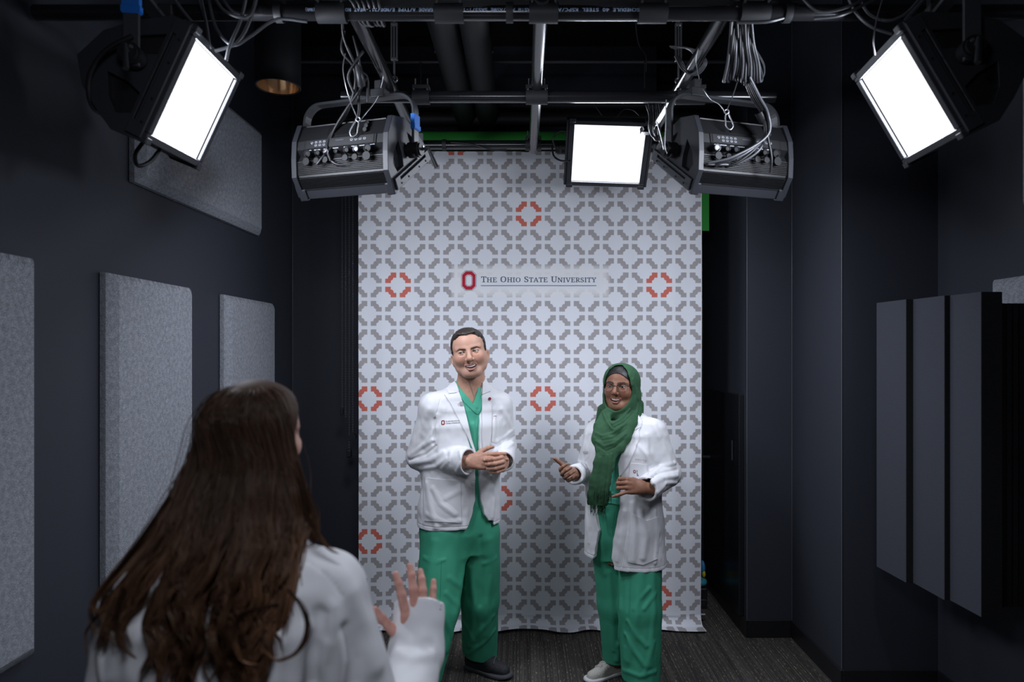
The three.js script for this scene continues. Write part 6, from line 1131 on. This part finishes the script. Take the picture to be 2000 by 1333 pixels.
    const neckWrap = [
      fl([S(1240, 772, 3.33), S(1238, 800, 3.29), S(1222, 822, 3.23), S(1200, 836, 3.19), S(1184, 842, 3.20)], 0.028, fwd, 0.5),
      fl([S(1188, 806, 3.25), S(1186, 818, 3.23), S(1190, 832, 3.20), S(1200, 842, 3.18)], 0.015, fwd, 0.5),
      fl([S(1184, 812, 3.26), S(1172, 834, 3.23), S(1168, 858, 3.20), S(1176, 876, 3.18), S(1192, 884, 3.17), S(1208, 874, 3.17), S(1220, 854, 3.19), S(1232, 826, 3.23), S(1242, 806, 3.29)], 0.030, fwd, 0.5),
      fl([S(1172, 845, 3.21), S(1190, 862, 3.17), S(1210, 856, 3.18), S(1226, 834, 3.21)], 0.026, fwd, 0.5),
      fl([S(1244, 790, 3.36), S(1244, 815, 3.36), S(1230, 830, 3.42), S(1205, 828, 3.44)], 0.034, [0, 1, 0], 0.8),
      fl([S(1180, 800, 3.36), S(1176, 825, 3.36), S(1190, 835, 3.42), S(1205, 832, 3.44)], 0.034, [0, 1, 0], 0.8)];
    const tail = fl([S(1188, 872, 3.165), S(1180, 905, 3.155), S(1172, 940, 3.16), S(1167, 975, 3.17), S(1164, 994, 3.18)], (t) => lerp(0.040, 0.045, smooth(0, 0.35, t)), unit([-0.25, 0, 1]), 0.22);
    const raw = (x, y, z) => { let d = hood(x, y, z); for (const w of neckWrap) d = smin(d, w(x, y, z), 0.012); return smin(d, tail(x, y, z), 0.012); };
    const G = (p, w, h) => foldOn(raw, p, w, h);
    const fs = sumF([
      G([[1236, 742], [1242, 770], [1240, 798]], 0.008, 0.004), G([[1244, 760], [1248, 785], [1244, 806]], 0.006, 0.004), G([[1230, 800], [1214, 818], [1196, 828]], 0.005, 0.005), G([[1236, 808], [1218, 826], [1200, 836]], 0.0035, -0.004), G([[1176, 800], [1184, 822], [1196, 838]], 0.006, 0.003), G([[1180, 806], [1190, 826], [1196, 836]], 0.003, -0.004), G([[1164, 846], [1176, 852], [1196, 846], [1222, 828]], 0.006, 0.003), G([[1162, 852], [1176, 861], [1198, 857], [1224, 838]], 0.005, -0.0025), G([[1164, 862], [1180, 872], [1200, 866], [1222, 848]], 0.006, 0.003), G([[1168, 872], [1184, 882], [1202, 874], [1218, 860]], 0.004, -0.003),
      G([[1172, 895], [1164, 940], [1158, 985]], 0.006, 0.003), G([[1180, 892], [1172, 940], [1166, 985]], 0.004, -0.003), G([[1194, 888], [1190, 930], [1184, 975]], 0.006, 0.004), G([[1186, 890], [1182, 935], [1175, 980]], 0.005, 0.003)]);
    const f = (x, y, z) => Math.max((raw(x, y, z) - fs(x, y, z) + 0.0006 * noise3(x * 30, y * 30, z * 30)) * 0.8, o3(1170, 988, 3.17)[1] - y);
    const sc = part('headscarf', polygonize(f, [base[0] - 0.20, 0.86, base[2] - 0.22], [base[0] + 0.17, H.o[1] + 0.16, base[2] + 0.24], { cell: 0.0038, origin: base, skin: 0.025, eps: 0.002 }), scarfM, root);
    const r = rng(91), fr = []; for (let k = 0; k < 90; k++) { const t = r(), row = r() < 0.5, a = row ? lerp(1162, 1194, t) : lerp(1152, 1182, t), b = row ? 956 + r() * 6 : 984, d = (row ? 3.145 : 3.165) + r() * 0.014, L = 10 + r() * 14; fr.push(tube([V(...sub(S(a, b, d), base)), V(...sub(S(a - 1 + r() * 3, b + L * 0.5, d - 0.004 * r()), base)), V(...sub(S(a - 3 + r() * 5, b + L, d), base))], 0.0012, 6, 4)); }
    const fg = part('fringe', join(fr), mat(rgb(0.022, 0.075, 0.034), 0.9), sc); fg.userData.kind = 'stuff';
  }
  // shoes
  const cream = mat(rgb(0.55, 0.52, 0.47), 0.75), whiteSole = mat(rgb(0.72, 0.72, 0.73), 0.6), lace = mat(rgb(0.62, 0.60, 0.56), 0.8);
  { const heel = o3(1216, 1302, 3.43); heel[1] = 0; makeShoe(root, base, heel, [-0.80, 0, 0.42], 0.235, cream, whiteSole, lace, 0.95); }
  { const heel = o3(1254, 1350, 3.26); heel[1] = 0; makeShoe(root, base, heel, [-0.25, 0, 1], 0.24, cream, whiteSole, lace, 0.95); }
}
// ---------------------------------------------------------------- woman in the foreground, seen from behind
{
  const o3 = px3, base = [o3(455, 0, 1.10)[0], 0, -1.10];
  const root = thing('person', 'woman with long wavy brown hair seen from behind, one hand raised, nearest the camera', 'person', base);
  const yaw = 174 * D2R, T = { o: base, f: { x: [Math.cos(yaw), 0, -Math.sin(yaw)], y: [0, 1, 0], z: [Math.sin(yaw), 0, Math.cos(yaw)] } };
  // her own left is at the left of the picture
  const neck = o3(472, 1078, 1.12), shL = o3(290, 1180, 1.11), shR = o3(634, 1160, 1.09), elL = o3(228, 1460, 1.06), wrL = o3(300, 1640, 1.24), elR = o3(760, 1540, 1.08), wrR = o3(813, 1276, 1.38);
  const headYaw = 146 * D2R, Hf = (() => { const z = unit([Math.sin(headYaw), 0.0, Math.cos(headYaw)]), up = unit([0.05, 1, 0]), x = unit(cross(up, z)); return { x, y: cross(z, x), z }; })();
  const H = { o: o3(503, 854, 1.25), f: Hf, s: 0.82 }, skin = [0.62, 0.36, 0.28];
  const head = headField({ skin, lips: [0.55, 0.20, 0.18], browColor: [0.08, 0.05, 0.035], smile: 0.6, open: 0.5, jaw: 0.98, neck: [[0, -0.055, -0.022], [0, -0.19, -0.04]], neckW: 0.9 });
  const hf = inFrame((x, y, z) => head.f(x / H.s, y / H.s, z / H.s) * H.s, H.o, H.f);
  const hcol = (x, y, z) => { const q = sub([x, y, z], H.o); return head.color(dot(q, H.f.x) / H.s, dot(q, H.f.y) / H.s, dot(q, H.f.z) / H.s); };
  const rows = [[0.70, 0, 0, 0.155, 0.10], [0.85, 0, 0, 0.160, 0.105], [1.0, 0, 0, 0.140, 0.09], [1.12, 0, 0, 0.150, 0.095], [1.22, 0, 0.005, 0.152, 0.085], [1.28, 0, 0.008, 0.12, 0.065], [1.33, 0, 0.01, 0.055, 0.05]];
  const torsoIn = inFrame(loftField(rows), T.o, T.f);
  const hipL = add(base, [-0.085, 0.80, 0]), hipR = add(base, [0.085, 0.80, 0]), knL = add(base, [-0.09, 0.43, -0.02]), knR = add(base, [0.09, 0.43, -0.02]), anL = add(base, [-0.09, 0.07, 0.02]), anR = add(base, [0.10, 0.07, 0.02]);
  const bodyF = U(0.03, torsoIn, cap(neck, shL, 0.04, 0.042), cap(neck, shR, 0.04, 0.042), cap(add(neck, [0.0, 0.05, 0]), add(neck, [0, -0.06, 0]), 0.048, 0.06), cap(shL, elL, 0.042, 0.034), cap(elL, wrL, 0.034, 0.024), cap(shR, elR, 0.042, 0.034), cap(elR, wrR, 0.034, 0.024), cap(hipL, knL, 0.08, 0.052), cap(knL, anL, 0.052, 0.036), cap(hipR, knR, 0.08, 0.052), cap(knR, anR, 0.052, 0.036));
  const hand = handField({ at: add(wrR, [-0.002, -0.004, 0]), f: handFrame([0.02, 0.97, -0.16], [0.55, 0.15, 0.80], [-0.8, 0, 0.55]), size: 0.92, curls: [[4, 10, 8, 14], [8, 12, 8, 2], [14, 16, 10, -6], [6, 14, 10, -16]], thumb: { out: 46, in: 16, bend: 4 } });
  const handL = handField({ at: wrL, f: handFrame([0.4, -0.5, -0.75], [-0.6, 0.3, -0.4], [0.5, 0.6, 0]), size: 0.92, curls: [[20, 26, 14, 3], [24, 28, 14, 0], [26, 30, 14, -3], [28, 30, 14, -6]], thumb: { out: 35, in: 20, bend: 10 } });
  const hcl = (x, y, z) => { const n = 0.93 + 0.1 * noise3(x * 60, y * 60, z * 60); return [0.66 * n, 0.34 * n, 0.27 * n]; };
  const box = (c, r) => [sub(c, [r, r, r]), add(c, [r, r, r])];
  part('body', mergeColored([
    polygonize(hf, [H.o[0] - 0.14, H.o[1] - 0.135, H.o[2] - 0.14], [H.o[0] + 0.14, H.o[1] + 0.14, H.o[2] + 0.14], { cell: 0.003, origin: base, color: hcol, skin: 0.008, eps: 0.001 }),
    polygonize(bodyF, [base[0] - 0.34, 0.02, base[2] - 0.34], [base[0] + 0.40, H.o[1] - 0.12, base[2] + 0.25], { cell: 0.010, origin: base, color: hcl, skin: 0.03 }),
    polygonize(handL, ...box(add(wrL, [0.03, -0.05, -0.07]), 0.14), { cell: 0.0035, origin: base, color: hcl, skin: 0.012, eps: 0.001 }),
    polygonize(hand, ...box(add(wrR, [0, 0.07, 0]), 0.15), { cell: 0.0027, origin: base, color: hcl, skin: 0.012, eps: 0.001 })]), skinMat(), root);
  addEyesTeeth(root, base, H, [0.6, 0.05, -0.8], [0.12, 0.09, 0.05]);
  // coat
  const grow = (r, k) => r.map(([y, cx, cz, a, b]) => [y, cx, cz, a + k, b + k]);
  const cr = grow(rows, 0.040); cr[0] = [0.62, 0, 0, 0.21, 0.15];
  const cIn = inFrame(loftField(cr, 2.4), T.o, T.f), torsoC = U(0.05, cIn, cap(neck, shL, 0.054, 0.060), cap(neck, shR, 0.054, 0.060), cap(add(neck, [0, 0.03, 0]), add(neck, [0, -0.04, 0]), 0.066, 0.076));
  const slR = cap(shR, elR, 0.066, 0.060), cuffR = add(wrR, mul(unit(add(unit(sub(wrR, elR)), [0, 1.2, 0])), 0.088)), slR2 = U(0.02, cap(elR, wrR, 0.058, 0.052), cap(wrR, cuffR, 0.055, 0.054)), slL = cap(shL, elL, 0.066, 0.058), slL2 = cap(elL, wrL, 0.058, 0.048);
  const rawC = (x, y, z) => smin(smin(torsoC(x, y, z), slR(x, y, z), 0.035), slL(x, y, z), 0.035), rawAll = (x, y, z) => Math.min(rawC(x, y, z), slR2(x, y, z), slL2(x, y, z));
  const F = (p, w, h) => foldOn(rawAll, p, w, h, 0.4);
  const cf = sumF([F([[628, 1200], [612, 1250], [608, 1330]], 0.012, -0.012), F([[604, 1230], [590, 1270], [586, 1330]], 0.012, 0.010), F([[648, 1190], [660, 1250], [655, 1330]], 0.014, 0.010), F([[690, 1160], [715, 1220], [735, 1300]], 0.016, 0.008), F([[670, 1230], [690, 1290], [690, 1333]], 0.010, -0.008), F([[640, 1260], [630, 1300], [632, 1333]], 0.010, 0.008), F([[560, 1180], [540, 1250], [540, 1330]], 0.016, 0.006), F([[240, 1180], [225, 1240], [220, 1320]], 0.014, 0.007), F([[215, 1200], [196, 1260], [205, 1330]], 0.010, 0.006), F([[585, 1110], [630, 1112], [672, 1128]], 0.016, 0.004), F([[770, 1250], [800, 1262], [840, 1258]], 0.010, -0.006), F([[775, 1275], [805, 1288], [845, 1280]], 0.012, 0.006), F([[600, 1100], [640, 1125], [668, 1165]], 0.003, -0.002)]);
  const wd = unit(sub(cuffR, wrR)), wdl = unit(sub(wrL, elL)), openF = poly2([[-0.03, 1.5], [-0.05, 1.28], [-0.02, 1.12], [-0.03, 0.5], [0.03, 0.5], [0.02, 1.12], [0.05, 1.28], [0.03, 1.5]]);
  const coatF = (x, y, z) => {
    let b = rawC(x, y, z) + 0.003 * noise3(x * 6, y * 5, z * 6); b = smax(b, y - neck[1] - 0.045, 0.008); b = smax(b, 0.66 - y, 0.006);
    const u = (x - T.o[0]) * T.f.x[0] + (z - T.o[2]) * T.f.x[2], w = (x - T.o[0]) * T.f.z[0] + (z - T.o[2]) * T.f.z[2];
    if (w > 0) b = smax(b, -Math.max(openF(u, y), 0.03 - w), 0.006);
    const cuff = (s, wr, dd) => { const a = dot(sub([x, y, z], wr), dd); let d = smax(s, a - 0.012, 0.006); if (a > -0.03) d = smax(d, -(s + 0.008 + (a < -0.012 ? 0.03 : 0)), 0.003); return d; };
    let d = smin(b, cuff(slR2(x, y, z), cuffR, wd), 0.014); d = smin(d, cuff(slL2(x, y, z), wrL, wdl), 0.014);
    return (d - cf(x, y, z) + 0.001 * noise3(x * 20, y * 16, z * 20)) * 0.85;
  };
  part('lab_coat', polygonize(coatF, [base[0] - 0.36, 0.63, base[2] - 0.34], [base[0] + 0.42, 1.42, base[2] + 0.24], { cell: 0.0055, origin: base, skin: 0.03, eps: 0.002 }), whiteCoat, root);
  // trousers and shoes, below the frame
  { const f = (x, y, z) => Math.max(U(0.04, cap(hipL, knL, 0.11, 0.09), cap(knL, anL, 0.09, 0.08), cap(hipR, knR, 0.11, 0.09), cap(knR, anR, 0.09, 0.08))(x, y, z), 0.04 - y, y - 0.86); part('scrub_trousers', polygonize(f, [base[0] - 0.25, 0, base[2] - 0.2], [base[0] + 0.25, 0.9, base[2] + 0.2], { cell: 0.012, origin: base, skin: 0.03 }), mat(rgb(0.028, 0.28, 0.15), 0.78), root); }
  for (const a of [anL, anR]) makeShoe(root, base, [a[0], 0, a[2] + 0.05], [0.1, 0, -1], 0.24, mat(rgb(0.5, 0.5, 0.5), 0.7), mat(rgb(0.7, 0.7, 0.7), 0.6), mat(rgb(0.6, 0.6, 0.6), 0.8));
  // hair: a scalp layer and locks of fine strands that fall over the back and shoulders
  {
    const dome = ell([0, 0.062, -0.012], [0.058, 0.064, 0.074]), scalp = inFrame((x, y, z) => { x /= H.s; y /= H.s; z /= H.s; const d = smin(head.bare(x, y, z) - 0.014, dome(x, y, z), 0.035), face = z - 0.045 - 0.35 * Math.max(0, y - 0.02); return H.s * 0.85 * smax(smax(d, face, 0.012), -0.085 - y, 0.02); }, H.o, H.f);
    const hairM = mat(rgb(1, 1, 1), 0.36, { vertexColors: true, specularIntensity: 0.45, specularColor: rgb(1, 0.85, 0.72) });
    const hair = part('hair', polygonize(scalp, [H.o[0] - 0.14, H.o[1] - 0.12, H.o[2] - 0.15], [H.o[0] + 0.14, H.o[1] + 0.16, H.o[2] + 0.15], { cell: 0.0035, origin: base, skin: 0.012, eps: 0.0015, color: () => [0.050, 0.028, 0.018] }), mat(rgb(1, 1, 1), 0.62, { vertexColors: true, specularIntensity: 0.4 }), root);
    const r = rng(2024), g = () => (r() + r() + r() - 1.5) / 1.5;
    // silhouette of the falling hair in the photograph: y, left x, right x, nearest depth
    const lev = table([[850, 398, 578, 1.10], [920, 364, 576, 1.075], [990, 326, 596, 1.03], [1050, 290, 612, 0.995], [1120, 246, 610, 0.97], [1200, 208, 596, 0.955], [1290, 205, 585, 0.95], [1400, 210, 580, 0.95]]);
    const head3 = (az, elv, rad) => { const c = Math.cos(elv), p = [Math.sin(az) * c * 0.080 * rad, Math.sin(elv) * 0.092 * rad + 0.026, -Math.cos(az) * c * 0.102 * rad - 0.012]; return HWorld(p); };
    const HWorld = (p) => toWorld(H.o, H.f, mul(p, H.s));
    const viewAz = headYaw - Math.PI;          // azimuth in head space that faces the camera
    const locks = [];
    for (let k = 0; k < 130; k++) {
      const u = clamp(lerp(-1, 1, (k + 0.5) / 130) + g() * 0.05, -1, 1);         // -1 left edge, 1 right edge in the picture
      const layer = r(), end = u < -0.55 ? lerp(1195, 1300, r()) : u > 0.75 ? lerp(1160, 1290, r()) : lerp(1240, 1380, Math.sqrt(r()));
      const elv0 = lerp(0.45, 1.54, Math.pow(r(), 0.35)), pts = [];
      const spread = -u * (u > 0 ? 1.15 : 1.4), az = viewAz + spread;
      pts.push(head3(az * 0.6 + viewAz * 0.4, elv0, 1.06), head3(az, elv0 * 0.62, 1.08), head3(az, elv0 * 0.22, 1.08));
      const lockJ = 0.16 * g(), ph = r() * 6.28, amp = lerp(3, 13, r()), wl = lerp(110, 180, r()), curl = lerp(5, 20, r() * r());
      for (const y of [905, 960, 1015, 1070, 1125, 1175, 1220, 1260, 1300, 1340]) {
        if (y > end) break;
        const [l, rt, d] = lev(y), uu = clamp(u + lockJ * smooth(950, 1200, y), -1.03, 1.03), w = smooth(900, 1240, y);
        let x = lerp(l, rt, (uu + 1) / 2) + (amp * Math.sin(y / wl * 6.28 + ph) + curl * Math.sin(y / 95 * 6.28 + ph * 2)) * w; const round = uu * uu * 0.085 + (u > 0.7 ? 0.05 * (u - 0.7) / 0.3 * smooth(960, 1040, y) : 0);
        if (u > -0.85 && u < -0.32) x += (u > -0.60 ? 26 : -22) * smooth(1060, 1200, y); if (u > -0.2 && u < 0.2) x += (u > 0 ? 12 : -12) * smooth(1020, 1120, y);
        const p = o3(x, y, d + round + 0.028 * layer - 0.006 * w * Math.cos(y / wl * 6.28 + ph));
        for (let s = 0; s < 12 && y > 1040; s++) { const q = rawC(...p); if (q > 0.008) break; p[2] += 0.006; }
        pts.push(p);
      }
      locks.push({ pts, u, layer, ph });
    }
    // loose curls on the right shoulder and wisps at the edges
    for (const [q, d] of [[[[578, 900], [592, 950], [612, 1000], [617, 1035], [608, 1062], [590, 1068]], 1.08], [[[580, 930], [602, 985], [614, 1020], [604, 1050], [592, 1052]], 1.07], [[[585, 950], [598, 1010], [620, 1045], [640, 1072], [655, 1080]], 1.04], [[[330, 970], [270, 1060], [205, 1140], [180, 1180], [186, 1196], [200, 1186]], 1.02], [[[310, 1000], [250, 1085], [196, 1150], [178, 1185], [190, 1200]], 1.02], [[[560, 1150], [590, 1190], [598, 1235], [575, 1275], [540, 1290], [510, 1270]], 0.935], [[[540, 1180], [470, 1200], [455, 1240], [470, 1290], [510, 1300]], 0.935], [[[240, 1150], [225, 1210], [235, 1260], [262, 1285]], 0.95]]) for (let m = 0; m < 2; m++) locks.push({ pts: q.map(([a, b]) => o3(a + m * 4, b + m * 3, d)), u: 0, layer: 0, ph: r() * 6, thin: 0.5, warm: 1 });
    const pos = [], nor = [], col = [], idx = [];
    const strand = (pts, rad, c0, c1) => {
      const c = new THREE.CatmullRomCurve3(pts.map((p) => V(...p)), false, 'centripetal'), n = Math.min(34, pts.length * 3), s0 = pos.length / 3, side = V(1, 0, 0), tmp = V(0, 0, 0);
      for (let i = 0; i <= n; i++) {
        const t = i / n, p = c.getPoint(t), tg = c.getTangent(t), a = tmp.crossVectors(tg, V(0, 0, 1)).normalize().clone(), b = V(0, 0, 0).crossVectors(a, tg), rr = rad * (t > 0.85 ? lerp(1, 0.25, (t - 0.85) / 0.15) : 1);
        for (let m = 0; m < 3; m++) { const an = m / 3 * 6.283 + 0.5, nx = a.x * Math.cos(an) + b.x * Math.sin(an), ny = a.y * Math.cos(an) + b.y * Math.sin(an), nz = a.z * Math.cos(an) + b.z * Math.sin(an); pos.push(p.x + nx * rr - base[0], p.y + ny * rr - base[1], p.z + nz * rr - base[2]); nor.push(nx, ny, nz); const q = smooth(0.25, 1, t); col.push(lerp(c0[0], c1[0], q), lerp(c0[1], c1[1], q), lerp(c0[2], c1[2], q)); }
        if (i) for (let m = 0; m < 3; m++) { const A = s0 + (i - 1) * 3 + m, B = s0 + (i - 1) * 3 + (m + 1) % 3; idx.push(A, A + 3, B, B, A + 3, B + 3); }
      }
    };
    for (const L of locks) {
      const N = L.thin ? 10 : 24, wide = L.thin ? 0.0035 : 0.0105;
      for (let k = 0; k < N; k++) {
        const a = r() * 6.28, q = Math.sqrt(r()) * wide, ox = Math.cos(a) * q, oz = Math.sin(a) * q * 0.7, stray = r() < 0.05 ? 2.4 : 1, cut = Math.floor(r() * 2);
        const pts = L.pts.slice(0, Math.max(4, L.pts.length - cut)).map((p, i, A) => { const t = i / (A.length - 1), f = stray * (0.8 + 0.5 * Math.sin(t * 9 + L.ph)) * (t < 0.3 ? lerp(0.6, 1, t / 0.3) : lerp(1, L.thin ? 0.7 : 0.5, smooth(0.45, 1, t))); return [p[0] + ox * f + g() * 0.0016, p[1] + g() * 0.001, p[2] + oz * f + g() * 0.0016]; });
        const tone = (0.6 + 0.6 * r()) * (0.7 + 0.6 * L.layer * 0.3 + 0.45 * Math.abs(Math.sin(L.ph * 3))), warm = L.warm || (L.u > 0.4 ? 0.6 : 0.25) + 0.3 * r();
        strand(pts, lerp(0.0006, 0.0011, r()), mul([0.034, 0.0185, 0.012], tone), mul(mix3([0.036, 0.0195, 0.012], [0.20, 0.098, 0.053], warm * 0.9), tone));
      }
    }
    // fine flyaway strands
    for (let k = 0; k < 60; k++) { const az = viewAz + (r() * 2 - 1) * 1.7, e = lerp(0.1, 1.4, r()), p0 = head3(az, e, 1.1), p1 = head3(az + g() * 0.3, e * 0.6, 1.16 + r() * 0.10), p2 = head3(az + g() * 0.3, e * 0.25 - 0.2, 1.12 + r() * 0.12); strand([p0, p1, p2], 0.0003, [0.06, 0.035, 0.022], [0.10, 0.06, 0.04]); }
    const sg = new THREE.BufferGeometry(); sg.setAttribute('position', new THREE.Float32BufferAttribute(pos, 3)); sg.setAttribute('normal', new THREE.Float32BufferAttribute(nor, 3)); sg.setAttribute('color', new THREE.Float32BufferAttribute(col, 3)); sg.setIndex(idx);
    const st = part('hair_strands', sg, hairM, hair); st.userData.kind = 'stuff';
  }
}
renderer.render(scene, camera);
